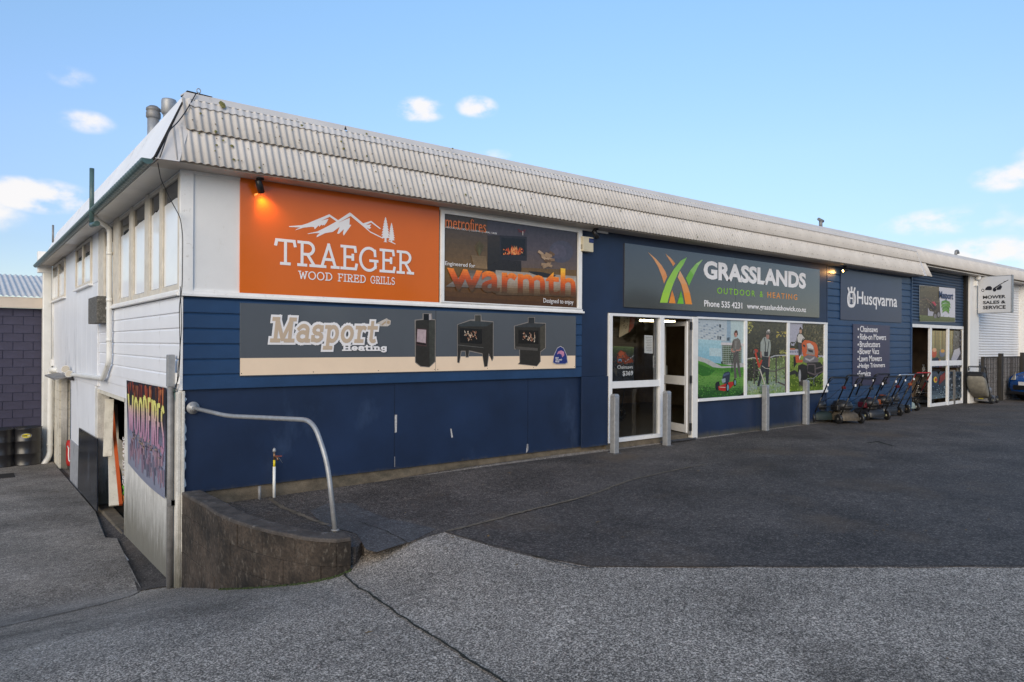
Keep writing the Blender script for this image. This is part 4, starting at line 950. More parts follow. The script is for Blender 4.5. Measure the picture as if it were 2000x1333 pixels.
def pic_ride(p):
    p.p('a9a7b6', [C_(98, 85), C_(672, 95), C_(662, 1175), C_(92, 1210)])
    p.p('3c3a28', [C_(315, 90), C_(670, 95), C_(668, 620), C_(560, 620), C_(330, 400)])
    p.dots(['4a4630', '2e2c20', '5a5438', '3a3424', '6a6048', '24231b'], (1567, 632, 1610, 700), 300, .8, 2.6, 22, 5, 1.3)
    p.p('2a2c20', [C_(96, 400), C_(130, 460), C_(170, 470), C_(210, 400), C_(225, 290), C_(320, 180), C_(340, 520), C_(96, 520)])
    p.dots(['34361f', '484a2c', '22241a'], (1542, 666, 1566, 685), 60, .8, 2.0, 23)
    p.p('b06848', [C_(95, 500), C_(190, 505), C_(195, 535), C_(95, 530)]); p.p('b9b4c0', [C_(95, 530), C_(260, 535), C_(255, 610), C_(95, 610)])
    for k in range(5): p.p('5a6078', [C_(105 + 30 * k, 545), C_(120 + 30 * k, 545), C_(120 + 30 * k, 580), C_(105 + 30 * k, 580)])
    p.g(['7f9040', '7a9038', '5f7428', '4f6820', '5c7420'], [C_(94, 610), C_(668, 660), C_(662, 1180), C_(92, 1212)], 12)
    p.dots(['6f8a2c', '8a9c40', '4a6018', '5d7a22', '96a850', '3c5014'], (1541, 697, 1610, 765), 420, .5, 1.9, 24, 4, 1.3)
    p.dots(['24300f', '2c3a14'], (1560, 735, 1608, 756), 120, .8, 2.2, 25)
    p.p('3a3a42', [C_(236, 420), C_(300, 430), C_(300, 600), C_(285, 640), C_(248, 640)])
    p.p('c9c3bd', [C_(225, 330), C_(250, 270), C_(300, 280), C_(350, 345), C_(300, 390), C_(295, 420), C_(235, 405)]); p.oval('b58a72', *C_(282, 225), 2.6, 5.2); p.p('2e221e', [C_(258, 200), C_(280, 150), C_(300, 190), C_(305, 260), C_(296, 200), C_(266, 205)])
    p.line('2a2826', [C_(300, 400), C_(320, 350), C_(362, 360)], 1.6)
    # tractor
    p.p('141416', [C_(165, 640), C_(200, 640), C_(215, 760), C_(170, 830)]); p.p('c0502c', [C_(195, 615), C_(250, 620), C_(262, 700), C_(315, 690), C_(312, 735), C_(205, 742)]); p.p('d8cfc8', [C_(252, 650), C_(290, 605), C_(285, 640), C_(262, 690)])
    p.p('c85a2a', [C_(300, 430), C_(345, 370), C_(420, 380), C_(515, 410), C_(552, 460), C_(568, 560), C_(552, 665), C_(515, 660), C_(330, 640), C_(305, 560)])
    p.p('8f8782', [C_(378, 430), C_(430, 418), C_(490, 470), C_(512, 560), C_(510, 620), C_(370, 600), C_(385, 540)]); p.p('c9c4be', [C_(385, 430), C_(440, 425), C_(485, 470), C_(492, 520), C_(400, 500)])
    p.p('24222a', [C_(315, 440), C_(355, 455), C_(355, 495), C_(322, 470)]); p.p('24222a', [C_(395, 520), C_(480, 540), C_(480, 580), C_(410, 560)])
    p.p('6f6a6e', [C_(330, 650), C_(400, 610), C_(510, 630), C_(580, 680), C_(560, 740), C_(400, 760), C_(320, 720)]); p.p('aaa6aa', [C_(355, 660), C_(430, 690), C_(510, 640), C_(500, 680), C_(430, 720), C_(360, 690)])
    p.p('1c1a1c', [C_(380, 740), C_(600, 730), C_(650, 800), C_(640, 900), C_(560, 960), C_(420, 980), C_(380, 880)])
    for pts in ([(395, 765), (385, 890), (520, 940), (515, 770), (395, 765)], [(520, 840), (655, 800)], [(525, 930), (655, 880)], [(650, 720), (655, 900)]): p.line('5a5052', [C_(*q) for q in pts], 2.6)
    p.p('1a191b', [C_(240, 790), C_(300, 760), C_(390, 790), C_(400, 980), C_(340, 1060), C_(310, 1130), C_(265, 1090), C_(240, 960)]); p.oval('9a9a9e', *C_(268, 950), 2.4, 12.0)
    p.p('26262a', [C_(92, 900), C_(180, 860), C_(240, 900), C_(225, 980), C_(190, 920), C_(92, 950)]); p.line('7d8288', [C_(330, 1045), C_(400, 1000), C_(485, 1000), C_(560, 935)], 1.4); p.line('5a6068', [C_(490, 1000), C_(500, 1100)], 1.4)
panel('mowing_print', 'window print of a man mowing green grass beside a pale blue building', pic_mow, (P(1405, 700).x, 0, 1.2))
panel('brushcutter_print', 'window print of a man in a hat using an orange brushcutter by a fence', pic_trim, (P(1495, 700).x, 0, 1.2))
panel('ride_on_print', 'window print of a person on an orange ride-on mower', pic_ride, (P(1575, 700).x, 0, 1.2))

# ------------------------------------------------------------------ signs on the front
def sign(name, label, m, u0, v0, u1, v1, y, loc=None, th=.012, vtop=None):
    a = P(u0, v1 if False else v0, y); b = P(u1, v1, y)      # (u0,v0) top-left, (u1,v1) bottom-right
    t = thing(name, label, 'sign', ((a.x + b.x) / 2, y, (a.z + b.z) / 2))
    rel(MB().box(a.x, b.x, y, y + th, b.z, a.z).build('panel', m, t, bevel=.002), t)
    return t
M_orange = mat('orange_sign_panel', (.63, .125, .005), .3, var=.05, vs=1.2, spec=.3, coat=.5, bump=.25, bs=1.2)
M_grey = mat('slate_grey_sign_panel', (.085, .095, .11), .24, var=.06, vs=1.5, spec=.6, coat=.5, bump=.2, bs=1.1)
M_cream = mat('beige_sign_band', (.82, .64, .47), .3, var=.04)
M_tan = mat('tan_vinyl', (.52, .40, .29), .35, var=.02)
y = -.034
t = sign('orange_grill_sign', 'large orange sign reading TRAEGER with white mountains and pine trees', M_orange, 469.5, 347, 857, 595, y, th=.02)
ly = y - .001
def relall(t):
    for c in t.children:
        if c.location.length < 1e-9: c.location = tuple(-q for q in t.location)
slab_word('TRAEGER', M_letter, t, ly, .96, 2.79, 2.51, 2.775, w=.125, gap=.14)
slab_word('WOOD', M_letter, t, ly, 1.243, 1.665, 2.35, 2.435, w=.13, gap=.14)
slab_word('FIRED', M_letter, t, ly, 1.735, 2.105, 2.35, 2.435, w=.13, gap=.14)
slab_word('GRILLS', M_letter, t, ly, 2.17, 2.51, 2.35, 2.435, w=.13, gap=.14)
def T_(px, py): return (530 + px / 6.667, 400 + py / 6.667)
pc = PIC(ly - .001, .00015); LC = (.76, .74, .75)
for pts in ([(228, 282), (395, 268), (470, 245), (755, 126), (760, 160), (650, 210), (745, 186), (720, 235), (690, 272), (680, 262), (665, 272), (650, 262), (625, 290), (615, 272), (565, 322), (555, 292), (520, 290), (420, 300), (310, 334), (330, 318), (380, 300), (300, 294), (232, 292)],
            [(755, 126), (872, 205), (852, 222), (755, 156)],
            [(470, 378), (600, 350), (700, 300), (820, 235), (1022, 103), (1040, 120), (1030, 150), (930, 205), (860, 240), (1022, 172), (1016, 262), (1042, 265), (942, 405), (932, 375), (945, 320), (880, 380), (856, 378), (890, 290), (800, 355), (700, 372), (590, 426), (590, 405), (630, 372), (560, 372), (480, 384)],
            [(1022, 103), (1045, 118), (1195, 245), (1280, 345), (1450, 430), (1455, 445), (1290, 365), (1180, 270), (1030, 148)],
            [(1195, 245), (1300, 212), (1425, 312), (1415, 320), (1298, 234), (1230, 268), (1302, 258), (1280, 290), (1302, 300), (1275, 318), (1225, 290)],
            [(1508, 468), (1560, 478), (1620, 512), (1612, 518), (1550, 490)]):
    pc.p(LC, [T_(*q) for q in pts])
def pine(cx, top, bot, w, n=8):
    L_ = []; R__ = []
    for k in range(n):
        f = (k + 1) / n; y0 = top + (bot - top) * (k + .9) / n; yi = top + (bot - top) * (k + .75) / n
        wk = w * (f ** .75) * (1 if k < n - 1 else .8)
        L_ += [(cx - wk, y0), (cx - wk * .62, yi + (bot - top) * .1 / n)]; R__ += [(cx + wk, y0), (cx + wk * .62, yi + (bot - top) * .1 / n)]
    pc.p(LC, [T_(*q) for q in [(cx, top)] + R__ + [(cx + 8, bot)] + [(cx - 8, bot)] + L_[::-1]])
pine(1487, 160, 440, 62); pine(1565, 235, 470, 48); pc.p(LC, [T_(*q) for q in ((1475, 430), (1498, 430), (1500, 485), (1515, 492), (1455, 486), (1474, 480))]); pc.p(LC, [T_(*q) for q in ((1558, 455), (1572, 455), (1575, 492), (1556, 488))])
pc.build('mountain_emblem', print_mat('white_ink', .35, .02), t); relall(t)
M_bolt = mat('sign_screw', (.03, .03, .03), .5)

# metrofires print
a = P(858, 415, -.03); fr = thing('fireplace_sign', 'framed dark sign reading metrofires and warmth with a glowing fireplace', 'sign', (4.5, -.03, 2.7))
xL, xl, xr, xR = P(857.5, 500).x, P(864.5, 500).x, P(1126, 500).x, P(1133, 500).x
zt_, zb_ = 3.345, 2.17
MB().box(xL, xl, -.05, -.01, 2.15, 3.40).box(xr, xR, -.05, -.01, 2.15, 3.40).box(xl, xr, -.048, -.01, zt_, 3.40).box(xl, xr, -.048, -.01, 2.152, zb_).build('frame', M_trim, fr, bevel=.003); relall(fr)
def Q(px, py): return (840 + px / 5.0, 400 + py / 5.0)
pc = PIC(-.025, .0001)
pc.g(['4e4232', '50443a', '5c4a34', '6a5236', '74582e', '644422', '4c3220'], [Q(121, 75), Q(1430, 270), Q(1430, 1010), Q(112, 940)], 18)
pc.g(['4a444a', '524a50', '66564e'], [Q(560, 140), Q(1430, 270), Q(1430, 640), Q(560, 600)], 10)
for k in range(10): pc.oval(tuple(q * 1.0 for q in lin(('4f4d5a', '565260', '5e5865')[k // 4])), *Q(1280 - 6 * k, 460), 24 - 2.2 * k, 22 - 2 * k)
pc.g(['3a3028', '2e2824', '2c2622'], [Q(560, 300), Q(700, 300), Q(700, 660), Q(560, 650)], 6)
pc.p('2c282c', [Q(680, 300), Q(945, 315), Q(945, 550), Q(680, 540)]); pc.p('1e1b1c', [Q(695, 325), Q(930, 338), Q(930, 500), Q(695, 495)])
rr = random.Random(3)
for k in range(60):
    x = rr.gauss(815, 50); y = rr.gauss(460, 22); x = min(max(x, 722), 905); y = min(max(y, 430), 480); h_ = rr.uniform(10, 70) * max(.15, 1 - abs(x - 815) / 100); pc.p(rr.choice(['b8421c', 'd9642a', 'e8884a', '9a3018', 'f0a868']), [Q(x - 7, y + 12), Q(x + rr.uniform(-8, 8), y - h_), Q(x + 8, y + 10)])
pc.p('2a2422', [Q(690, 540), Q(890, 550), Q(890, 660), Q(560, 640), Q(560, 600)])
for k in range(14): pc.line('8a2a2c', [Q(895, 265), Q(895 + 40 * math.cos(k), 258 + 20 * math.sin(k * 1.7))], .6)
pc.p('d8d0c8', [Q(902, 262), Q(909, 262), Q(909, 300), Q(902, 300)])
pc.g(['7a6448', '8a7050', '9a7c58'], [Q(400, 495), Q(545, 505), Q(560, 630), Q(430, 620)], 5)
for k in range(12): pc.line('5c4a34', [Q(412 + k * 11.5, 500), Q(428 + k * 10.5, 622)], .5)
for k in range(9): pc.line('5f5a3a', [Q(480, 500), Q(440 + 11 * k, 350 + 12 * abs(k - 4))], .8)
pc.g(['5f5348', '7c7268', '8c8580', '6a5f56'], [Q(380, 640), Q(1430, 700), Q(1430, 850), Q(150, 800)], 6)
pc.g(['9a9086', 'b8aca0', 'a89684', '7c644a', '54402c'], [Q(640, 640), Q(1430, 700), Q(1430, 900), Q(640, 880)], 10)
pc.p('2a2a2c', [Q(960, 650), Q(1090, 660), Q(1230, 690), Q(1200, 720), Q(1100, 710), Q(980, 670)])
for k in range(13):
    x = 1080 + (k * 37) % 150; y = 470 + (k * 53) % 150; 
    if x > 1150 + (620 - y) * .6: x -= 60
    an = rr.uniform(-.7, .7); c_, s_ = math.cos(an), math.sin(an)
    pc.p(rr.choice(['a08468', '8a6c50', 'b09478', '6e543e']), [Q(x + dx * c_ - dy * s_, y + dx * s_ + dy * c_) for dx, dy in ((-28, -13), (28, -13), (28, 13), (-28, 13))])
rel(pc.build('print', M_inkg, fr), fr)
fy_ = -.025 - pc.k * .0001 - .0015
def grad_word(word, parent, y, x0, x1, z0, z1, stops, weight=0):
    me, (a, b, c, d) = text_mesh(word, weight)
    # slice the letters into horizontal bands of ink
    bm = bmesh.new(); bm.from_mesh(me)
    for f in [f for f in bm.faces if abs(f.normal.z) < .5 or f.calc_center_median().z < 0]: bm.faces.remove(f)
    nb = 14
    for k in range(1, nb):
        g = bm.verts[:] + bm.edges[:] + bm.faces[:]
        bmesh.ops.bisect_plane(bm, geom=g, plane_co=(0, c + (d - c) * k / nb, 0), plane_no=(0, 1, 0))
    bm.to_mesh(me); bm.free()
    ca = me.color_attributes.new('ink', 'FLOAT_COLOR', 'CORNER')
    for p in me.polygons:
        t_ = 1 - (p.center.y - c) / (d - c); t_ = int(t_ * nb) / (nb - 1) * (len(stops) - 1); j = min(int(t_), len(stops) - 2); f = min(1, t_ - j)
        c0, c1 = lin(stops[j]), lin(stops[j + 1]); cc = tuple(c0[q] * (1 - f) + c1[q] * f for q in range(3))
        for li in p.loop_indices: ca.data[li].color = (*cc, 1)
    for v in me.vertices: v.co = (x0 + (v.co.x - a) / (b - a) * (x1 - x0), y, z0 + (v.co.y - c) / (d - c) * (z1 - z0))
    me.materials.append(M_inkg); me.name = 'lettering'
    o = bpy.data.objects.new('lettering', me); link(o, parent); return o
wz0, wz1 = P(1040, 578).z, P(1095, 525).z
rel(grad_word('warmth', fr, fy_, P(870, 540).x, P(1121, 540).x, wz0, wz1, ['ffc840', 'ffb034', 'f48430', 'e06426', 'b04a22', '704026', '58402a'], .02), fr)
M_oz = mat('orange_vinyl', (.62, .17, .05), .35)
def tw(body, m, parent, y, u0, u1, z0, z1, **k): return rel(text_on(body, m, parent, y, P(u0, 500, y).x, P(u1, 500, y).x, z0, z1, **k), parent)
tw('metrofires', M_oz, fr, fy_, 869.5, 949, P(900, 447).z - .02, P(900, 426).z, weight=.0)
za, zb__ = P(870, 445).z, P(870, 441.5).z
tw('INDOOR | OUTDOOR | CLEAN AIR | RURAL | ULEB', M_letter, fr, fy_, 869.5, 970, P(900, 451.5).z, P(900, 447).z)
tw('Engineered for', M_letter, fr, fy_, 869.5, 928, P(900, 524).z, P(900, 514).z)
tw('Designed to enjoy', M_letter, fr, fy_, 1062, 1120.5, P(1090, 596).z, P(1090, 585).z)

# Masport sign
y = -.026
t = sign('stove_sign', 'long slate grey sign reading Masport Heating with three wood stoves', M_grey, 469.2, 591.8, 1124.3, 720.6, y, th=.016)
xa_, xb_ = P(469.2, 600, y).x, P(1124.3, 600, y).x
rel(MB().box(xa_ + .002, xb_ - .002, y - .0015, y, 1.232, 1.425).build('beige_band', M_cream, t), t)
xs_ = P(851, 650, y).x
rel(MB().box(xs_ - .002, xs_ + .002, y - .002, y - .0002, 1.235, 2.04).build('panel_joint', M_dark, t), t)
for u in (471.5, 612, 739, 848.5, 855, 952, 1042, 1122):
    xx = P(u, 700, y).x; rel(MB().lathe([(.006, 0), (.005, .003)], 8, Matrix.Translation((xx, y - .002, 1.255)) @ Matrix.Rotation(PI / 2, 4, 'X')).build('screw', M_bolt, t), t)
ys_ = y - .003
MX = (.815, 2.30); MZ = (1.625, 1.87)
fit = slab_word('Masport', M_letter, t, ys_, MX[0] + .08, MX[1], MZ[0], MZ[1], w=.40, gap=.11, shear=.12, name='lettering_outline')
slab_word('Masport', M_tan, t, ys_ - .003, MX[0] + .08, MX[1], MZ[0], MZ[1], w=.185, gap=.11, shear=.12, fit=fit)
slab_word('Heating', M_letter, t, ys_ - .008, 1.795, 2.40, 1.512, 1.575, w=.26, gap=.10)
pc = PIC(ys_, .0001)
M7 = lambda px, py: (450 + px / 2.857, 560 + py / 2.857)
pc.p('c9c0b8', [M7(810, 208), M7(872, 177), M7(880, 184), M7(895, 190), M7(893, 212), M7(878, 222), M7(830, 222)]); pc.oval('b39d82', *M7(882, 200), 3.2, 3.4); pc.line('b39d82', [M7(845, 215), M7(868, 196)], 3)
# three stoves with pale halo
def stove(halo, body, extras):
    pc.p('8c8580', halo)
    for c, pts in [('34312d', body)] + extras: pc.p(c, pts)
stove([M7(1072, 150), M7(1124, 150), M7(1126, 182), M7(1145, 184), M7(1145, 420), M7(1110, 452), M7(1060, 448), M7(1030, 425), M7(1028, 186), M7(1072, 180)],
      [M7(1078, 186), M7(1142, 188), M7(1141, 418), M7(1108, 449), M7(1062, 444), M7(1034, 422), M7(1034, 190)],
      [('1c1c1e', [M7(1078, 153), M7(1108, 153), M7(1108, 188), M7(1078, 186)]), ('b0a8a8', [M7(1108, 155), M7(1120, 155), M7(1120, 185), M7(1108, 188)]), ('44443f', [M7(1108, 195), M7(1141, 190), M7(1141, 418), M7(1112, 446)]), ('4c3838', [M7(1040, 233), M7(1096, 237), M7(1094, 335), M7(1036, 328)]), ('b8a4a8', [M7(1044, 238), M7(1092, 242), M7(1090, 316), M7(1040, 308)]), ('26201e', [M7(1040, 312), M7(1092, 320), M7(1090, 328), M7(1038, 320)])])
M8 = lambda px, py: (840 + px / 6.897, 600 + py / 6.897)
stove([M8(600, 104), M8(690, 104), M8(695, 178), M8(855, 195), M8(855, 690), M8(835, 735), M8(795, 640), M8(775, 800), M8(730, 812), M8(700, 635), M8(530, 600), M8(520, 680), M8(480, 682), M8(470, 600), M8(425, 600), M8(395, 758), M8(365, 750), M8(365, 235), M8(540, 170), M8(598, 165)],
      [M8(372, 240), M8(540, 190), M8(848, 205), M8(845, 690), M8(832, 722), M8(790, 620), M8(768, 800), M8(732, 802), M8(705, 625), M8(525, 585), M8(515, 672), M8(485, 672), M8(478, 590), M8(415, 590), M8(392, 750), M8(372, 745)],
      [('45433e', [M8(605, 112), M8(682, 112), M8(682, 200), M8(605, 200)]), ('3e4244', [M8(372, 240), M8(540, 185), M8(850, 205), M8(760, 262), M8(400, 262)]), ('1f1d1c', [M8(400, 285), M8(700, 300), M8(700, 500), M8(400, 480)]), ('7a7876', [M8(375, 510), M8(718, 545), M8(718, 550), M8(375, 515)])])
stove([M8(1318, 138), M8(1412, 138), M8(1412, 210), M8(1560, 215), M8(1560, 555), M8(1490, 608), M8(1490, 735), M8(1440, 800), M8(1180, 772), M8(1205, 745), M8(1200, 575), M8(1132, 570), M8(1130, 255), M8(1318, 200)],
      [M8(1140, 260), M8(1320, 215), M8(1552, 225), M8(1550, 550), M8(1484, 600), M8(1482, 735), M8(1438, 794), M8(1190, 765), M8(1212, 745), M8(1210, 570), M8(1145, 560)],
      [('333436', [M8(1325, 143), M8(1405, 143), M8(1405, 235), M8(1325, 235)]), ('3e4042', [M8(1140, 260), M8(1320, 212), M8(1550, 228), M8(1480, 275), M8(1150, 272)]), ('211e1c', [M8(1190, 310), M8(1460, 320), M8(1460, 500), M8(1190, 490)]), ('56524e', [M8(1155, 530), M8(1450, 555), M8(1450, 590), M8(1155, 572)]), ('4c4840', [M8(1482, 275), M8(1550, 235), M8(1548, 548), M8(1484, 590)])])
rr = random.Random(11)
for (cx, cy, sx, sy) in ((548, 385, 85, 60), (1335, 400, 85, 55)):
    for k in range(34):
        x = cx + rr.uniform(-1, 1) * sx; yv = cy + rr.uniform(-1, 1) * sy; h_ = rr.uniform(12, 42)
        pc.p(rr.choice(['c9a890', 'd8c0a8', 'b88a70', 'a87058', 'e0d0bc']), [M8(x - 7, yv + h_ / 2), M8(x + rr.uniform(-12, 12), yv - h_ / 2), M8(x + 7, yv + h_ / 2)])
# blue badge
pc.p('b8b4b8', [M8(1755, 525), M8(1800, 550), M8(1845, 650), M8(1856, 750), M8(1820, 772), M8(1690, 772), M8(1650, 750), M8(1665, 650), M8(1712, 550)])
pc.p('2c3a7c', [M8(1755, 534), M8(1796, 558), M8(1838, 655), M8(1848, 745), M8(1815, 764), M8(1695, 764), M8(1658, 745), M8(1672, 655), M8(1716, 558)])
pc.p('c88aa8', [M8(1710, 640), M8(1725, 600), M8(1765, 585), M8(1805, 605), M8(1808, 650), M8(1780, 680), M8(1770, 640), M8(1740, 625)])
rel(pc.build('print', M_inkg, t), t)
yb = ys_ - pc.k * .0001 - .001
for k, wd in enumerate(('NEW', 'ZEALAND', 'MADE')):
    rel(text_on(wd, M_letter, t, yb, P(1085, 700, yb).x, P(1085 + (6, 12.5, 7.5)[k], 700, yb).x, P(1090, 701 + 3.6 * k, yb).z, P(1090, 698 + 3.6 * k, yb).z), t)
for c in t.children:
    if c.name.startswith('lettering') and c.location.length < 1e-9: c.location = tuple(-q for q in t.location)

# Grasslands sign
M_gsign = mat('charcoal_sign_panel', (.030, .027, .026), .2, var=.05, vs=1.5, spec=.8, coat=1.0, bump=.25, bs=1.3)
y = -.022
t = sign('shop_name_sign', 'long charcoal sign reading GRASSLANDS OUTDOOR & HEATING above the door', M_gsign, 1220.2, 474.8, 1600.4, 621, y, th=.02)
ys_ = y - .002
rel(text_on('GRASSLANDS', M_letter, t, ys_, 8.92, 12.50, 2.825, 3.168, weight=.042), t)
M_lime = mat('lime_vinyl', (.22, .48, .03), .35); M_or2 = mat('amber_vinyl', (.68, .26, .05), .35)
X_ = lambda u: P(u, 560, y).x
rel(text_on('OUTDOOR', M_lime, t, ys_, X_(1400.6), X_(1474.6), 2.572, 2.69, weight=.01, spacing=1.3), t)
rel(text_on('&', M_lime, t, ys_, X_(1484), X_(1490.2), 2.572, 2.69, weight=.01), t)
rel(text_on('HEATING', M_or2, t, ys_, X_(1498.8), X_(1557), 2.572, 2.69, weight=.01, spacing=1.3), t)
rel(text_on('Phone 535 4231', M_letter, t, ys_, X_(1375.5), X_(1449.7), 2.315, 2.435, weight=.018), t)
rel(text_on('www.grasslandshowick.co.nz', M_letter, t, ys_, X_(1459), X_(1574.5), 2.295, 2.43, weight=.018), t)
G_ = lambda px, py: (1240 + px / 5.263, 460 + py / 5.263)
pc = PIC(ys_, .0002)
def blade(c0, c1, left, right):
    n = len(left)
    for i in range(n - 1):
        f = i / max(1, n - 2); a_ = lin(c0); b_ = lin(c1); c = tuple(a_[q] * (1 - f) + b_[q] * f for q in range(3))
        pts = [left[i], right[i], right[i + 1], left[i + 1]]
        pc.mb.poly([P(*G_(*q), pc.y - pc.k * pc.step) for q in pts], c)
    pc.k += 1
blade('d8a070', 'd08850', [(136, 175), (190, 240), (240, 325), (280, 430), (300, 497)], [(138, 175), (220, 245), (275, 310), (318, 380), (331, 425)])
blade('d8a070', 'd08850', [(316, 192), (345, 240), (375, 285), (394, 318)], [(318, 192), (365, 230), (395, 265), (415, 290)])
blade('7fb857', '9cc83c', [(533, 226), (470, 262), (400, 350), (330, 470), (285, 590), (258, 692)], [(535, 227), (500, 300), (445, 385), (395, 500), (360, 600), (335, 694)])
blade('9cc47a', '6aa83a', [(697, 248), (630, 290), (570, 360), (524, 440)], [(698, 249), (655, 310), (605, 410), (556, 520)])
blade('d0a078', 'e08a2c', [(462, 366), (440, 430), (475, 500), (500, 590), (520, 708)], [(464, 366), (500, 430), (535, 500), (565, 590), (588, 710)])
blade('d0803a', 'e08a2c', [(382, 566), (365, 630), (350, 697)], [(384, 566), (405, 630), (418, 700)])
blade('5aa02c', '6cb82c', [(472, 570), (455, 640), (435, 702)], [(474, 570), (492, 640), (503, 705)])
rel(pc.build('grass_emblem', print_mat('white_ink'), t), t)
xj = X_(1437); rel(MB().box(xj - .002, xj + .002, y - .001, y, 2.24, 3.28).build('panel_joint', M_dark, t), t)

# Husqvarna and list signs
M_hs = mat('navy_sign_panel', (.030, .040, .085), .28, var=.08, vs=2)
y = -.012
t = sign('crown_logo_sign', 'square navy sign reading Husqvarna with a white crown logo', M_hs, 1642.4, 526, 1761, 631, y, th=.01)
ys_ = y - .002; X_ = lambda u: P(u, 600, y).x; H_ = lambda px, py: (1640 + px / 6.664, 540 + py / 6.664)
def zof(px, py): q = H_(px, py); return P(*q, y).z
rel(text_on('Husqvarna', M_letter, t, ys_, X_(1673.8), X_(1752), zof(470, 432), zof(230, 192), weight=.012), t)
pc = PIC(ys_, .0002); LC = (.76, .74, .75)
N_ = 28
out = [H_(154 + 56 * math.copysign(abs(math.cos(a)) ** .7, math.cos(a)), 300 + 108 * math.copysign(abs(math.sin(a)) ** .8, math.sin(a))) for a in [2 * PI * k / N_ for k in range(N_)]]
inn = [H_(154 + 36 * math.copysign(abs(math.cos(a)) ** .7, math.cos(a)), 292 + 76 * math.copysign(abs(math.sin(a)) ** .8, math.sin(a))) for a in [2 * PI * k / N_ for k in range(N_)]]
for k in range(N_): pc.p(LC, [out[k], out[(k + 1) % N_], inn[(k + 1) % N_], inn[k]])
for pts in ([(125, 222), (137, 222), (137, 345), (125, 345)], [(168, 228), (180, 230), (180, 352), (168, 350)], [(137, 275), (168, 280), (168, 298), (137, 294)],
            [(112, 195), (196, 200), (194, 222), (114, 218)], [(112, 195), (100, 150), (118, 138), (132, 190)], [(145, 192), (142, 136), (166, 134), (164, 192)], [(178, 196), (188, 142), (208, 150), (196, 200)]):
    pc.p(LC, [H_(*q) for q in pts])
rel(pc.build('crown_logo', print_mat('white_ink'), t), t)
M_ls = mat('indigo_sign_panel', (.042, .040, .085), .35, var=.08, vs=2)
t = sign('product_list_sign', 'navy list sign of products from Chainsaws to Service behind the mowers', M_ls, 1666.5, 633, 1737.5, 750, y, th=.01)
rows = [('Chainsaws', 650, 726), ('Ride-on Mowers', 755 - 5, 0), ('Brushcutters', 0, 0), ('Blower Vacs', 0, 0), ('Lawn Mowers', 0, 0), ('Hedge Trimmers', 0, 0), ('Service', 0, 0)]
R_px = [(268, 655, 495, 728), (266, 755, 605, 830), (264, 858, 528, 922), (262, 950, 515, 1015), (260, 1045, 552, 1110), (258, 1142, 593, 1215), (256, 1240, 408, 1305)]
for (word, _, _), (x0, y0, x1, y1) in zip(rows, R_px):
    zc = zof(x0 + 20, (y0 + y1) / 2 - 6); 
    rel(text_on(word, M_letter, t, ys_, X_(1640 + x0 / 6.664), X_(1640 + x1 / 6.664), zc - .072, zc + .072, weight=.008), t)
    xb = X_(1640 + 243 / 6.664); rel(MB().lathe([(.028, 0), (.028, .002)], 10, Matrix.Translation((xb, ys_, zc - .01)) @ Matrix.Rotation(PI / 2, 4, 'X')).build('bullet', M_letter, t), t)

# banner on the navy shutter
y = .17
t = thing('mower_banner', 'small banner on the navy shutter with a mower photo and Masport lettering', 'banner', (19.8, y, 2.9))
K_ = lambda px, py: (1720 + px / 6.664, 440 + py / 6.664)
pc = PIC(y, .0005)
pc.p('c9c8d0', [K_(502, 780), K_(970, 826), K_(970, 1265), K_(507, 1255)])
pc.g(['6a6048', '5c5340', '50463a', '443c30'], [K_(505, 783), K_(760, 806), K_(780, 1200), K_(508, 1240)], 6)
pc.dots(['7a7058', '4a4634', '8a8064', '3c382c'], (1796.5, 558, 1833.5, 612), 110, .6, 1.8, 31)
pc.g(['6a7048', '5c6238', '50562e'], [K_(508, 1170), K_(968, 1205), K_(968, 1262), K_(508, 1252)], 4)
pc.dots(['70784a', '5a6034', '464c28'], (1797, 616, 1864, 628), 60, .5, 1.2, 32)
pc.p('302a26', [K_(640, 1030), K_(720, 1040), K_(730, 1090), K_(690, 1120), K_(640, 1080)]); pc.p('b04050', [K_(660, 1000), K_(700, 995), K_(722, 1030), K_(715, 1060), K_(690, 1030)])
pc.p('a9a6b0', [K_(615, 1075), K_(640, 1120), K_(690, 1130), K_(680, 1185), K_(615, 1180)]); pc.oval('3a3436', *K_(755, 1165), 4, 7); pc.oval('8a8688', *K_(755, 1165), 2.4, 4.8); pc.oval('7a7478', *K_(710, 1185), 3, 4.4)
pc.line('8a7468', [K_(530, 975), K_(600, 960), K_(690, 1080)], .8); pc.line('8a7468', [K_(590, 955), K_(660, 1000)], .8)
for k, (x, yy, w_) in enumerate(((848, 985, 62), (850, 1025, 62), (850, 1060, 50), (850, 1095, 46))):
    pc.p('5a8a3c' if k % 2 == 0 else '6c9a4a', [K_(x - w_, yy + 50), K_(x - w_ * .8, yy + 5), K_(x, yy - 10), K_(x + w_ * .8, yy + 12), K_(x + w_, yy + 60), K_(x + w_ * .5, yy + 35), K_(x, yy + 22), K_(x - w_ * .5, yy + 32)])
rel(pc.build('print', M_ink, t), t)
yb = y - pc.k * .0005 - .002
M_navyv = mat('navy_vinyl', (.02, .05, .14), .4)
rel(tpx('Masport', M_navyv, t, yb, 1720 + 762 / 6.664, 440 + 985 / 6.664 - 1, 1720 + 945 / 6.664, 440 + 880 / 6.664, weight=.03), t)
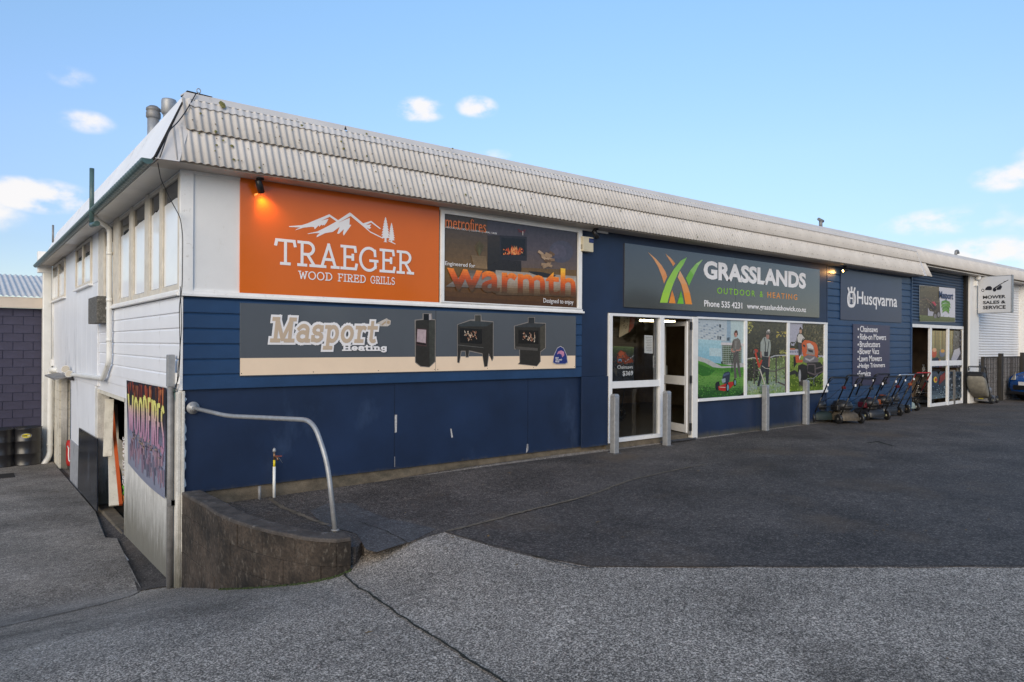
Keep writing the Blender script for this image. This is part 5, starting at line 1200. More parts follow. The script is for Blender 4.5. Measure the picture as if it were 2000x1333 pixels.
# prints in the glazed doors
for (nm, lab, u0, u1, sd_) in (('glass_print', 'tall print of gardening gear in the left glazed door', 1816.5, 1847, 1), ('glass_print', 'tall print of a tree trunk in the right glazed door', 1852, 1878.5, 2)):
    t = thing(nm, lab, 'poster', (P((u0 + u1) / 2, 700, .19).x, .19, 1.0), group=None); pc = PIC(.192, .0005)
    vt, vm0, vm1, vb = 646, 718, 726, 781
    pc.g(['9a8452', '8a7a4c', '6f6a48', '4a4a3c'], [(u0, vt), (u1, vt + 1), (u1, vm0), (u0, vm0)], 8)
    pc.g(['3a4654', '2c3846', '3c4a58', '6a7a84'], [(u0, vm1), (u1, vm1), (u1, vb - 4), (u0, vb)], 7)
    for k in range(6): pc.line(('6a6a4a', 'a8a878', '5a5c48')[k % 3], [(u0 + 2 + k * (u1 - u0 - 3) / 6, vt + 1), (u0 + 2 + k * (u1 - u0 - 3) / 6, vt + 42)], .9)
    if sd_ == 1:
        pc.oval('b84a28', 1824, 690, 5.5, 9); pc.oval('d8a078', 1825, 684, 4, 4); pc.oval('6a7080', 1840, 690, 5.5, 8); pc.oval('c89030', 1841, 686, 4, 3.5)
        pc.p('1f2c3c', [(1819, 702), (1832, 698), (1836, 718), (1819, 718)]); pc.p('5a2c2c', [(1832, 700), (1836, 702), (1840, 718), (1834, 718)]); pc.p('c8a030', [(1835, 702), (1840, 706), (1838, 716), (1835, 712)])
        pc.oval('d8b838', 1827, 742, 3.6, 6, a0=.4); pc.oval('b84030', 1828, 742, 2.2, 3.6); pc.p('7a2c2c', [(1836, 735), (1846, 727), (1846, 740), (1834, 752)])
        pc.dots(['8aa0b0', '2c3c4c', 'a8b4bc', '384858'], (u0, 750, u1, 778), 60, .6, 1.8, 41)
    else:
        pc.p('4a4648', [(1863, 646), (1878, 647), (1878, 718), (1860, 718)]); pc.dots(['5c585c', '3a3638', '6c686c', '2e2a2c'], (1861, 647, 1878.5, 718), 90, .6, 2.2, 42, tall=1.6)
        pc.p('b8b4bc', [(1858, 702), (1864, 684), (1874, 680), (1876, 690), (1862, 716)]); pc.dots(['3a4450', '5a6470', '2a323c', '8a94a0'], (u0, 727, u1, 778), 100, .6, 2.4, 43, tall=1.4)
    rel(pc.build('print', M_inkg, t), t)
# projecting sign
PXX = 22.5
t = thing('projecting_sign', 'white double-sided sign reading MOWER SALES & SERVICE hung out from the pier', 'sign', (PXX, -.45, 3.2))
y0_, y1_ = PX(1910, 575, PXX).y, PX(1976, 575, PXX).y; zt_, zb_ = PX(1943, 539.5, PXX).z, PX(1943, 611.5, PXX).z
M_lb = mat('pale_sign_face', (.52, .53, .56), .4, var=.04)
rel(MB().box(PXX, PXX + .14, y1_, y0_, zb_, zt_).build('box', M_lb, t, bevel=.008), t)
rel(MB().box(PXX - .004, PXX + .144, y1_ - .006, y1_ + .02, zb_ - .004, zt_ + .004).box(PXX - .004, PXX + .144, y1_, y0_, zt_ - .015, zt_ + .006).box(PXX - .004, PXX + .144, y1_, y0_, zb_ - .006, zb_ + .015).build('rim', M_galv, t), t)
M_bkt = mat('black_vinyl', (.012, .012, .015), .4)
def ptx(word, ua, va, ub, vb, **k):
    a = PX(ua, va, PXX); b = PX(ub, vb, PXX)
    return rel(text_on(word, M_bkt, t, PXX - .004, a.y, b.y, a.z, b.z, plane='x', thick=.003, **k), t)
L_ = lambda px, py: (1720 + px / 6.664, 440 + py / 6.664)
ptx('MOWER', *L_(1332, 962), *L_(1628, 907), weight=.03); ptx('SALES &', *L_(1332, 1030), *L_(1628, 978), weight=.03); ptx('SERVICE', *L_(1332, 1098), *L_(1628, 1042), weight=.03)
mb = MB()
def pxp(col, pts): mb.poly([PX(*L_(*q), PXX - .003 - .0005 * (len(mb.f) % 5)) for q in pts], col)
pxp((.012, .012, .02), [(1358, 848), (1445, 848), (1450, 815), (1430, 795), (1390, 798), (1365, 822)]); pxp((.012, .012, .02), [(1508, 845), (1560, 842), (1582, 805), (1565, 780), (1510, 820)])
pxp((.012, .012, .02), [(1465, 822), (1550, 770), (1560, 780), (1480, 835)]); pxp((.012, .012, .02), [(1550, 770), (1660, 712), (1664, 716), (1556, 778)]); pxp((.012, .012, .02), [(1602, 728), (1630, 730), (1628, 735), (1604, 733)])
for (cx, cy, r_) in ((1330, 850, 20), (1482, 842, 24)):
    pxp((.012, .012, .02), [(cx + r_ * math.cos(k * .4488), cy + r_ * math.sin(k * .4488)) for k in range(14)]); pxp((.6, .6, .62), [(cx + r_ * .6 * math.cos(k * .4488), cy + r_ * .6 * math.sin(k * .4488)) for k in range(14)])
rel(mb.build('mower_emblem', print_mat('white_ink'), t, ink=True, recalc=False), t)
rel(MB().box(PXX + .03, PXX + .10, y0_, .06, zt_ - .2, zt_ - .15).box(PXX + .03, PXX + .10, y0_, .06, zb_ + .1, zb_ + .15).build('bracket', M_galv, t), t)

# ------------------------------------------------------------------ left side of the shop
Yu = lambda u, x=0.0: PX(u, 678, x).y
XW = -.012
# window strip: frame posts and panes, each pane its own
def side_window(y0, y1, z0, z1, film_top, xf=0.0, sill=True, post=.05, film=True):
    w = bpy.data.objects.new('window', None); link(w, shop)
    MB().box(xf - .03, xf + .02, y0, y0 + post, z0, z1).box(xf - .03, xf + .02, y1 - post, y1, z0, z1).box(xf - .028, xf + .018, y0 + post, y1 - post, z1 - .045, z1).box(xf - .028, xf + .018, y0 + post, y1 - post, z0, z0 + .06).build('frame', M_sash, w, bevel=.003)
    MB().box(xf - .006, xf + .0, y0 + post, y1 - post, z0 + .06, z1 - .045).build('pane', M_glass, w)
    if film:
        mb = MB(); y = y0 + post + .01; yy1 = y1 - post - .01; pts = [(xf - .008, y, z0 + .07), (xf - .008, yy1, z0 + .07)]; rr = random.Random(int(y0 * 100)); k = 5
        for i in range(k + 1): pts.append((xf - .008, yy1 + (y - yy1) * i / k, film_top + rr.uniform(-.015, .015)))
        mb.poly(pts); mb.build('film', M_film, w, recalc=False)
    return w
ed = [(354, 320), (316, 293), (290, 261), (258, 234), (229.5, 206)]
ws = [(.035, Yu(319)), (Yu(317), Yu(294)), (Yu(288), Yu(262)), (Yu(257), Yu(235)), (Yu(225), Yu(206))]
for k, (a, b) in enumerate(ws): side_window(a, b, 2.16, 3.40, 3.16 - .01 * k, 0.0, post=.055)
for a, b in ((ws[0][1], ws[1][0]), (ws[1][1], ws[2][0]), (ws[2][1], ws[3][0]), (ws[3][1], ws[4][0]), (ws[4][1], 5.42)):
    MB().box(-.035, .03, a + .002, b - .002, 2.14, 3.42).build('mullion', M_sash, shop, bevel=.003)
MB().box(-.07, .02, -.03, 5.44, 2.095, 2.135).box(-.05, .02, -.03, 5.43, 2.135, 2.155).build('side_sill', M_trim, shop, bevel=.004)
MB().box(-.02, .03, .0, 5.44, 3.38, 3.42).build('head_trim', M_trim, shop)
# upright cladding further back
XR = -.03
ya = 5.44; k = 0
w2 = (Yu(181, XR), Yu(151, XR)); w3 = (Yu(129, XR), Yu(105.5, XR))
M_panel = mat('white_cladding_sheet', (.74, .76, .81), .42, var=.06, vs=1.0, bump=.05, bs=20, dirt=(.30, .32, .36), dirt_amt=.12, dirt_scale=(1.2, 1.2, .5), fine=.03)
while ya < 12.4:
    yb = min(ya + .62, 12.42)
    segz = [(.98, 3.42)]
    for (a, b, z0) in ((w2[0], w2[1], 2.60), (w3[0], w3[1], 2.56)):
        if yb > a + .02 and ya < b - .02: segz = [(.98, z0 - .01)]
    for z0, z1 in segz: MB().box(XR - .012, XR + .015, ya + .005, yb - .005, z0, z1).build('cladding_sheet', M_panel, shop, bevel=.002)
    for (a, b, z0) in ((w2[0], w2[1], 2.60), (w3[0], w3[1], 2.56)):
        if ya < a < yb and a - ya > .03: MB().box(XR - .0115, XR + .015, ya + .005, a - .003, z0, 3.42).build('cladding_sheet', M_panel, shop)
        if ya < b < yb and yb - b > .03: MB().box(XR - .0115, XR + .015, b + .003, yb - .005, z0, 3.42).build('cladding_sheet', M_panel, shop)
    ya = yb
MB().box(XR - .0, .04, 5.43, 12.44, .95, 3.42).build('side_wall', M_panel, shop)
MB().box(.03, .1, .05, 5.44, 1.06, 3.42).build('side_wall', M_whiteside, shop)
for (a, b, z0) in ((w2[0], w2[1], 2.60), (w3[0], w3[1], 2.56)):
    m_ = (a + b) / 2
    side_window(a, m_ + .01, z0, 3.40, 3.12, XR - .012); side_window(m_ + .012, b, z0, 3.40, 3.12, XR - .012)
    MB().box(XR - .075, XR, a - .06, b + .06, z0 - .035, z0).build('window_sill', M_trim, shop, bevel=.004)
# lower storey
MB().box(-.018, .02, .25, 5.44, .965, 1.092).build('band_board', M_whiteside, shop, bevel=.003)
MB().box(XR - .008, .02, 5.44, 12.42, .86, .985).build('band_board', M_whiteside, shop, bevel=.003)
MB().box(.0, .12, .2, 3.11, -1.3, .97).build('lower_wall', M_plastlow, shop)
MB().box(.0, .12, 5.62, 9.05, -1.45, .87).build('lower_wall', M_plastlow, shop)
MB().box(.0, .12, 10.98, 12.44, -1.5, .87).build('lower_wall', M_plastlow, shop)
MB().box(-.004, .12, 3.11, 5.62, .80, .965).build('lintel', M_whiteside, shop)
MB().box(.02, .12, 9.05, 10.98, .80, .87).build('lintel', M_panel, shop)
for a, b in ((3.12, 3.30),): MB().box(.0, .14, a - .005, a + .12, -1.2, .8).build('opening_jamb', M_grimy, shop)
MB().box(-.02, .16, 5.56, 5.80, -1.24, .80).build('opening_jamb', M_grimy, shop, bevel=.008)
a = 5.82
for b in (6.9, 8.05, 9.0): MB().box(-.022, .0, a, b - .006, -.42, .86).build('cladding_sheet', M_panel, shop, bevel=.002); a = b
M_ply = mat('mildewed_plaster', (.30, .31, .34), .85, var=.35, vs=3, bump=.3, bs=14, dirt=(.06, .06, .06), dirt_amt=.4, dirt_scale=(3, 3, 3), fine=.15)
MB().box(-.035, -.0, 7.3, 9.03, -1.36, -.42).build('mildewed_render', M_ply, shop, bevel=.006)
# block jamb of the rear doorway, doorway hood
M_blockw = mat('white_painted_block', (.58, .55, .48), .7, var=.12, vs=4, bump=.3, bs=30, dirt=(.14, .12, .09), dirt_amt=.22, dirt_scale=(4, 4, 2), fine=.08)
zz = -1.4
while zz < .78: MB().box(-.04, .18, 11.0, 11.6, zz, zz + .2).build('block', M_blockw, shop, bevel=.006); zz += .206
zz = -1.4
while zz < .78: MB().box(-.04, .18, 11.605, 12.2, zz, zz + .2).build('block', M_blockw, shop, bevel=.006); zz += .206
MB().hexa([(-.30, 9.15, .80), (.0, 9.15, .86), (.0, 11.2, .86), (-.30, 11.2, .80)], [(-.30, 9.15, .83), (.0, 9.15, .89), (.0, 11.2, .89), (-.30, 11.2, .83)]).build('door_hood', M_galvdull, shop)
# lower room behind the two openings
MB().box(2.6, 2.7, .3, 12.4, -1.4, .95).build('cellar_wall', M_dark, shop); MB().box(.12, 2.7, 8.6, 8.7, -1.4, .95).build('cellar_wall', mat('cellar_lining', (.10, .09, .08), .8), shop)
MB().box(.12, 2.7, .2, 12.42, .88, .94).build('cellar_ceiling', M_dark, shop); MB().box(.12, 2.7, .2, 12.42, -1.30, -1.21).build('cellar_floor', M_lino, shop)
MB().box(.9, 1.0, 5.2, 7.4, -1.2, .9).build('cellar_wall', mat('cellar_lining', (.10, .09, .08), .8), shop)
MB().box(-.02, .18, 3.3, 5.56, -1.28, -1.14).build('threshold', M_plinth, shop, bevel=.02)
MB().box(.0, .14, 3.2, 5.6, .74, .80).build('roller_edge', M_blockw, shop)

# things along that side
def st(t): relall(t)
def bent(path, r, rad=.06, n=5):
    """rounds the corners of a polyline"""
    path = [Vector(p) for p in path]; out = [path[0]]
    for i in range(1, len(path) - 1):
        a = (path[i - 1] - path[i]); b = (path[i + 1] - path[i]); q = min(rad, a.length * .45, b.length * .45)
        p0 = path[i] + a.normalized() * q; p2 = path[i] + b.normalized() * q
        for k in range(n + 1): f = k / n; out.append(p0 * (1 - f) ** 2 + path[i] * 2 * f * (1 - f) + p2 * f ** 2)
    return out + [path[-1]]
dp1 = thing('downpipe', 'slender white downpipe crossing the side windows and turning along the wall', 'downpipe', (-.08, 4.6, 1.2))
yd = Yu(213.5, -.075); ye = Yu(132, -.09)
MB().tube(bent([(-.36, yd - .3, 3.41), (-.20, yd - .1, 3.36), (-.078, yd, 3.30), (-.078, yd, 1.30), (-.085, yd + .5, 1.02), (-.09, ye, .93), (-.09, ye + .6, .93)], .04, .1), .038, 12).build('pipe', M_pvc, dp1)
for z in (2.9, 2.2, 1.6): MB().tube([(-.078, yd, z), (-.078, yd, z + .05)], .044, 12).build('collar', M_pvc, dp1)
relall(dp1)
bp_ = P(92, 700, 12.32)
dp2 = thing('drainpipe', 'thick white square-backed drainpipe at the far corner of the side wall', 'downpipe', (bp_.x, 12.32, -1.35))
w_ = (P(101.5, 700, 12.3).x - P(83.5, 700, 12.3).x) / 2
MB().box(bp_.x - w_, bp_.x + w_, 12.30, 12.56, -1.38, 3.3).build('column', M_pvc, dp2, bevel=.02)
MB().box(P(73, 700, 12.3).x, P(101, 700, 12.3).x, 12.28, 12.56, P(90, 533, 12.3).z, P(90, 492, 12.3).z).build('rain_head', M_trim, dp2, bevel=.01)
relall(dp2)
lo = P(97.5, 800, 12.0)
dp3 = thing('waste_pipe', 'lower grey-white waste pipe with an elbow, ending in a shoe by the drums', 'pipe', (lo.x, 12.0, -1.3))
MB().tube(bent([(.0, 11.5, P(125, 722, 12).z), (lo.x, 11.9, P(125, 722, 12).z), (lo.x, 12.0, -1.12), (lo.x - .14, 11.85, -1.33)], .06, .12), .062, 14).build('pipe', M_pvc, dp3)
for z in (-.9, .2): MB().tube([(lo.x, 12.0, z), (lo.x, 12.0, z + .05)], .072, 14).build('bracket', M_pvc, dp3)
relall(dp3)
mbx = thing('cowl_box', 'mottled grey metal box on the side wall below the windows', 'box', (-.1, 6.0, 1.9))
q0, q1 = Yu(193, -.16), Yu(176, -.16)
M_mot = mat('mottled_rusty_zinc', (.10, .095, .085), .75, var=.5, vs=30, bump=.4, bs=80, dirt=(.35, .34, .32), dirt_amt=.2, dirt_scale=(30, 30, 30))
zt2, zb2 = PX(188, 580, -.16).z, PX(188, 632, -.16).z
MB().box(-.19, -.05, q0, q1, zb2, zt2).build('box', M_mot, mbx, bevel=.01); MB().box(-.06, -.03, q0 - .12, q0 + .02, zb2 - .12, zt2 + .06).build('back_plate', M_galvdull, mbx); relall(mbx)
fl = thing('floodlight', 'pair of small round floodlights above the rear doorway', 'light', (-.06, 9.4, .95))
yf = Yu(133, -.1); 
MB().box(-.08, -.03, yf - .35, yf + .1, .82, .98).build('base', M_black, fl, bevel=.005)
for (u, v, r_) in ((128.5, 722, .085), (135.5, 731, .075)):
    c = PX(u, v, -.14); Mx = Matrix.Translation(c) @ Matrix.Rotation(math.radians(68), 4, 'X') @ Matrix.Rotation(math.radians(-25), 4, 'Y')
    MB().lathe([(.02, -.08), (.05, -.06), (r_, .0), (r_ * .96, .02)], 20, Mx).build('lamp', M_galv, fl); MB().lathe([(r_ * .8, .018), (r_ * .8, .026)], 18, Mx).build('lens', M_glass, fl)
relall(fl)
# white conduit near the far corner
cdn = thing('conduit', 'thin white conduit running up beside the thick drainpipe', 'pipe', (-.06, 12.2, 1.0))
xc = P(103.5, 700, 12.2).x
MB().tube([(xc, 12.2, 3.3), (xc, 12.2, 1.05)], .022, 8).tube([(xc, 12.2, .9), (xc, 12.2, -1.3)], .016, 8).build('pipe', M_pvc, cdn); MB().box(xc - .05, xc + .03, 12.12, 12.2, 1.0, 1.16).build('junction_box', M_trim, cdn, bevel=.006); relall(cdn)
# black board leaning on the wall
bb = thing('black_board', 'large black board leaning on the white side wall between the two doorways', 'board', (-.08, 7, -1.3))
c4 = [PX(151.5, 955, -.09), PX(189, 999, -.10), PX(189.5, 857, -.055), PX(154, 836, -.05)]
M_bb = mat('black_gloss_board', (.012, .015, .022), .22, var=.3, vs=3, dirt=(.09, .11, .15), dirt_amt=.12, dirt_scale=(3, 3, 2))
MB().prism(c4, (.02, 0, 0)).build('board', M_bb, bb); relall(bb)
# WOODFIRES banner
wf = thing('woodfires_banner', 'flame printed WOODFIRES banner curling off the lower side wall', 'banner', (-.04, 1.9, .4))
def WF(u, v, k=0): return PX(u, v, -.035 - .0006 * k)
tl, tr_, br_, bl_ = (247, 743), (324.5, 758), (322, 975), (250, 905)
def bil(s, t_): 
    s0 = Vector(tl).lerp(Vector(tr_), s); b0 = Vector(bl_).lerp(Vector(br_), s); b0.y += 5.5 * math.sin(s * PI) * 1.0
    return s0.lerp(b0, t_)
mb = MB(); cols = ['16141c', '1c1820', '2f2c36', '6c6a80', '82869e', '84889c', '7a7e92']  # pale blue-grey lower bands: gloss reflection put into the ink colours
NS, NT = 14, 28
def wfc(s, t_):
    f = t_ * (len(cols) - 1); j = min(int(f), len(cols) - 2); c0, c1 = lin(cols[j]), lin(cols[j + 1]); return tuple(c0[q] * (1 - f + j) + c1[q] * (f - j) for q in range(3))
for i in range(NS):
    for j in range(NT):
        pp = [bil(i / NS, j / NT), bil((i + 1) / NS, j / NT), bil((i + 1) / NS, (j + 1) / NT), bil(i / NS, (j + 1) / NT)]
        mb.poly([WF(p.x, p.y) for p in pp], wfc(0, (j + .5) / NT))
rr = random.Random(5); kk = 1
for n_ in range(70):
    s = rr.uniform(.03, .97); t0 = rr.uniform(.0, .05); L_0 = rr.uniform(.05, .2) * (1.4 - abs(s - .5)); w_ = rr.uniform(.008, .022)
    c = rr.choice(['7a2c1c', '9a4424', '5a2420', 'b0683a', '3a1c1e']); mb.poly([WF(*bil(s - w_, t0), 1 + n_ % 5), WF(*bil(s + w_, t0), 1 + n_ % 5), WF(*bil(s + w_ * .4, t0 + L_0), 1 + n_ % 5), WF(*bil(s - w_ * .3, t0 + L_0 * .9), 1 + n_ % 5)], c)
for n_ in range(150):
    s = rr.uniform(.05, .97); t0 = rr.uniform(.56, .8); L_0 = rr.uniform(.04, .17); w_ = rr.uniform(.006, .02)
    c = rr.choice(['6c6478', '7a6478', '8a6e82', '94788c', '5a586c', 'a0848e', '585a6e']); mb.poly([WF(*bil(s - w_, t0), 1 + n_ % 5), WF(*bil(s + w_, t0), 1 + n_ % 5), WF(*bil(min(1, s + w_ * 1.2), min(.99, t0 + L_0)), 1 + n_ % 5), WF(*bil(s - w_ * .8, min(.99, t0 + L_0)), 1 + n_ % 5)], c)
for n_ in range(60):
    s = rr.uniform(.05, .9); t0 = rr.uniform(.53, .66); mb.poly([WF(*bil(s, t0), 6), WF(*bil(s + .03, t0), 6), WF(*bil(s + .035, t0 + .012), 6), WF(*bil(s + .004, t0 + .014), 6)], rr.choice(['2c2830', '8a7a70', 'a89078', '3c3640']))
mb.build('banner_print', M_ink, wf, ink=True, recalc=False)
# tall letters
gl_st = ['dedc78', 'd6cc7c', 'c8a8a0', 'bc94a8', 'b488a2', 'a87e98']
SW = {'W': [[(0, 1), (.22, 0), (.42, .7), (.62, 0), (.85, 1)]], 'O': [[(.1, .85), (.3, 1), (.55, .85), (.6, .5), (.55, .15), (.3, 0), (.1, .15), (.04, .5), (.1, .85)]], 'D': [[(.05, 0), (.05, 1), (.4, .97), (.58, .75), (.6, .3), (.4, .03), (.05, 0)]], 'F': [[(.08, 0), (.08, 1)], [(.08, .96), (.5, .96)], [(.08, .55), (.42, .55)]], 'I': [[(.1, 0), (.1, 1)]], 'R': [[(.08, 0), (.08, 1)], [(.08, .97), (.4, .95), (.52, .78), (.4, .56), (.08, .54)], [(.3, .54), (.55, 0)]], 'E': [[(.08, 0), (.08, 1)], [(.08, .97), (.48, .97)], [(.08, .53), (.42, .53)], [(.08, .03), (.5, .03)]], 'S': [[(.52, .85), (.35, .99), (.1, .88), (.1, .66), (.5, .36), (.52, .13), (.3, .01), (.04, .14)]]}
adv = {'W': 1.0, 'O': .78, 'D': .76, 'F': .6, 'I': .28, 'R': .7, 'E': .62, 'S': .62}
word = 'WOODFIRES'; tot = sum(adv[c] for c in word); x = .04
mb = MB(); qn = 0
for ch in word:
    sw = adv[ch] / tot * .93
    for pl in SW[ch]:
        for (x0, y0), (x1, y1) in zip(pl, pl[1:]):
            n = max(1, int(abs(y1 - y0) * 12)); dx, dy = (x1 - x0), (y1 - y0) * 2.6; L_0 = math.hypot(dx, dy) or 1; nx_, ny_ = -dy / L_0 * .135, dx / L_0 * .135 / 2.6
            for i in range(n):
                a0, a1 = i / n, (i + 1) / n
                pa = (x0 + (x1 - x0) * a0, y0 + (y1 - y0) * a0); pb = (x0 + (x1 - x0) * a1, y0 + (y1 - y0) * a1)
                ym = 1 - (pa[1] + pb[1]) / 2; f = ym * (len(gl_st) - 1); j = min(int(f), len(gl_st) - 2)
                c0, c1 = lin(gl_st[j]), lin(gl_st[j + 1]); col = tuple(c0[q] * (1 - f + j) + c1[q] * (f - j) for q in range(3))
                qd = []
                for (px, py), sg in ((pa, 1), (pb, 1), (pb, -1), (pa, -1)):
                    s = x + (px + nx_ * sg) / adv[ch] * sw * .9; bot = .57 + (.0 if ch not in 'S' else .04); top = .15 + .02 * math.sin(x * 9); t_ = top + (1 - (py + ny_ * sg)) * (bot - top)
                    qd.append(WF(*bil(min(.985, s), t_), 8 + (qn % 11) * .15))
                qn += 1; mb.poly(qd, col)
    x += sw
mb.build('lettering', M_ink, wf, ink=True, recalc=False); relall(wf)
# leaning things inside the opening
def lean(name, label, cat, a, b, w, h, m, grp=None):
    t = thing(name, label, cat, tuple(a)); MB().bar(a, b, w, h).build(name + '_piece', m, t, bevel=.003); relall(t); return t
pt = lambda u, v, x: PX(u, v, x)
lean('white_board', 'short rust-stained white board leaning just inside the lower opening', 'board', pt(210, 892, .05), pt(214, 780, .12), .13, .03, M_blockw)
lean('white_board', 'long white board leaning inside the opening beside the orange pole', 'board', pt(224, 988, .10), pt(220, 790, .3), .16, .03, M_blockw)
lean('orange_pole', 'orange pole leaning inside the lower opening', 'pole', pt(236, 986, .12), pt(219, 800, .22), .05, .05, mat('orange_pole_paint', (.50, .09, .02), .4))
t = thing('vertical_name_sign', 'black sign stood on end inside the opening reading GRASSLANDS', 'sign', tuple(pt(243, 985, .24)))
y0_, y1_ = Yu(249, .25), Yu(232, .25)
MB().box(.25, .27, y0_, y1_, PX(240, 990, .25).z, PX(240, 862, .25).z).build('panel', M_gsign, t)
me_, (a_, b_, c_, d_) = text_mesh('GRASSLANDS', .03)
ya_, yb_ = Yu(246.8, .246), Yu(240.5, .246); za_, zb__ = PX(243, 950, .246).z, PX(243, 855, .246).z
for v in me_.vertices:
    s = (v.co.x - a_) / (b_ - a_); q = (v.co.y - c_) / (d_ - c_); v.co = (.246 - (.001 if v.co.z > 0 else 0), yb_ + (ya_ - yb_) * (1 - q), za_ + s * (zb__ - za_))
me_.materials.append(M_letter); me_.name = 'lettering'; link(bpy.data.objects.new('lettering', me_), t)
mb = MB()
for c, pts in (('5aa02c', [(238, 950), (241, 948), (246, 962), (244, 964)]), ('5aa02c', [(246, 950), (248, 951), (240, 968), (238, 966)]), ('e08a2c', [(238, 968), (240, 966), (247, 980), (244, 982)]), ('e08a2c', [(247, 966), (248, 968), (240, 984), (238, 982)])):
    mb.poly([PX(u, v, .246 - .0004 * len(mb.f)) for u, v in pts], c)
mb.build('grass_emblem', M_ink, t, ink=True, recalc=False); relall(t)
t = thing('light_switch', 'white light switch on the dark wall inside the lower opening', 'switch', (.9, 5.4, .1)); c = PX(237, 877, .88); MB().box(.885, .9, c.y - .04, c.y + .04, c.z - .06, c.z + .06).build('plate', M_trim, t, bevel=.004); relall(t)
# red machine with hose in the rear doorway
t = thing('red_compressor', 'red machine with a white hose just inside the rear doorway', 'machine', tuple(pt(135, 905, .1)))
c = PX(137, 885, .12); MB().lathe([(.01, -.3), (.16, -.28), (.18, -.2), (.18, .2), (.16, .28), (.01, .3)], 18, Matrix.Translation((c.x + .1, c.y, c.z))).build('tank', red, t)
h = [PX(132, 872, -.01), PX(134.5, 876, -.02), PX(134, 890, -.02), PX(135, 900, -.02), PX(140, 903, -.02)]
MB().tube(h, .013, 8).build('hose', M_pvc, t); relall(t)
# galvanised post in front of the corner
t = thing('galvanised_post', 'tall grey galvanised post strapped to the corner of the building', 'post', (-.12, .42, -1.1))
xp = -.085; cb = PX(331, 1149, xp); ct = PX(331, 693, xp); yp = cb.y
MB().tube([(xp, yp, cb.z - .05), (xp, yp, ct.z)], .033, 16).build('tube', M_galvdull, t)
z0_, z1_ = PX(331, 755, xp).z, ct.z
MB().box(xp - .036, xp + .036, yp - .036, yp + .036, z0_, z1_).build('channel', M_galv, t, bevel=.004)
zb_ = PX(340, 988, xp).z; MB().box(xp, .05, yp - .045, yp - .037, zb_ - .03, zb_ + .03).box(xp - .04, xp + .04, yp - .045, yp - .035, zb_ - .03, zb_ + .03).build('strap', M_galvdull, t, bevel=.002)
MB().bar((xp + .03, yp - .02, PX(336, 760, xp).z), (-.0, .03, .72), .012, .02).build('brace', M_green, t); relall(t)
t = thing('junction_box', 'small cream junction box on the building corner beside the post', 'box', (-.03, .1, 1.2)); c = PX(346, 738, -.03); MB().box(-.05, -.02, c.y - .05, c.y + .06, c.z - .07, c.z + .05).build('box', M_trim, t, bevel=.005); relall(t)
def wire(label, pts, r=.005, m=None, name='cable'):
    o = MB().tube(bent(pts, r, .08), r, 6).build(name, m or M_black); return tag(o, label, 'cable')
wire('black cable hanging from the eave down the front corner of the building', [PX(308, 318, -.33), PX(314, 350, -.20), PX(330, 385, -.09), PX(352, 425, -.06), PX(357, 460, -.055), PX(356, 560, -.06), PX(350, 600, -.05), PX(352, 690, -.05), PX(349, 740, -.06), PX(340, 760, -.06)])
wire('thin black cable beside the first on the white boards', [PX(352, 560, -.05), PX(355, 640, -.05), PX(350, 700, -.05), PX(345, 755, -.06), PX(339, 768, -.06)], .004)
wire('black cable from the roof corner running down over the hip', [P(383, 183, .0), P(363, 218, -.13), P(347, 240, -.20), P(330, 255, -.28), P(322, 280, -.30), P(312, 308, -.36)], .006)
t = thing('eye_bolt', 'small steel eye bolt at the top corner of the roof', 'bolt', (.12, .02, 4.28)); c = P(388, 180, .03)
MB().tube([(c.x + .02 * math.cos(k * .52), .03, c.z + .012 + .024 * math.sin(k * .52)) for k in range(13)], .005, 6, cap=False).tube([(c.x, .03, c.z - .03), (c.x, .03, c.z - .01)], .006, 6).build('ring', M_galv, t); relall(t)
# pipes above the roof
t = thing('gutter_pole', 'dark green upright pipe rising from the side gutter', 'pole', (-.42, 8, 3.4)); a = PX(179, 440, -.42); tp = PX(179, 330, -.42); a1 = PX(186, 433, -.42)
MB().tube([(-.42, a.y, a.z - .02), (-.42, a.y, tp.z)], .03, 10).tube([(-.42, a.y, a.z), (-.40, a.y - .35, a.z - .02)], .035, 10).build('pipe', M_green, t); relall(t)
t = thing('vent_pole', 'thin grey pole standing on the far end of the roof', 'pole', (.1, 11.4, 4.2)); a = P(103.5, 462, 11.8); tp = P(103.5, 440, 11.8)
MB().tube([(a.x, 11.8, a.z - .15), (a.x, 11.8, tp.z)], .022, 8).build('pipe', M_galvdull, t); relall(t)
def flue(u, vt, vb, w, y, label, capk):
    c = P(u, vb, y); top = P(u, vt, y); r_ = w / 2 * (CAM - c).length / F_PX * .84
    t = thing('flue', label, 'flue', (c.x, y, 4.25), group=None); z1 = top.z; 
    MB().lathe([(r_, 4.0), (r_, z1 - .12)], 24, Matrix.Translation((c.x, y, 0))).build('pipe', M_galv, t)
    if capk: MB().lathe([(r_ * 1.02, z1 - .15), (r_ * 1.22, z1 - .13), (r_ * 1.22, z1 - .07), (r_ * 1.05, z1 - .05), (r_ * 1.24, z1 - .04), (r_ * 1.2, z1 - .01), (r_ * .7, z1 + .02)], 24, Matrix.Translation((c.x, y, 0))).build('cap', M_galvdull, t)
    else: MB().lathe([(r_ * 1.0, z1 - .2), (r_ * 1.35, z1 - .17), (r_ * 1.35, z1 - .01), (r_ * 1.25, z1 + .01)], 24, Matrix.Translation((c.x, y, 0))).build('cap', M_galv, t)
    relall(t)
flue(299.5, 211, 250, 22, 2.3, 'grey metal flue with a ribbed cap, nearer the left of the roof corner', 1)
flue(330, 197, 225, 21, 2.2, 'second metal flue with a wide drum cap tight behind the roof corner', 0)
t = thing('roof_vent_nozzle', 'small dark bent vent on the roof edge far right', 'vent', tuple(P(1868, 500, .4))); c = P(1868, 499, .4)
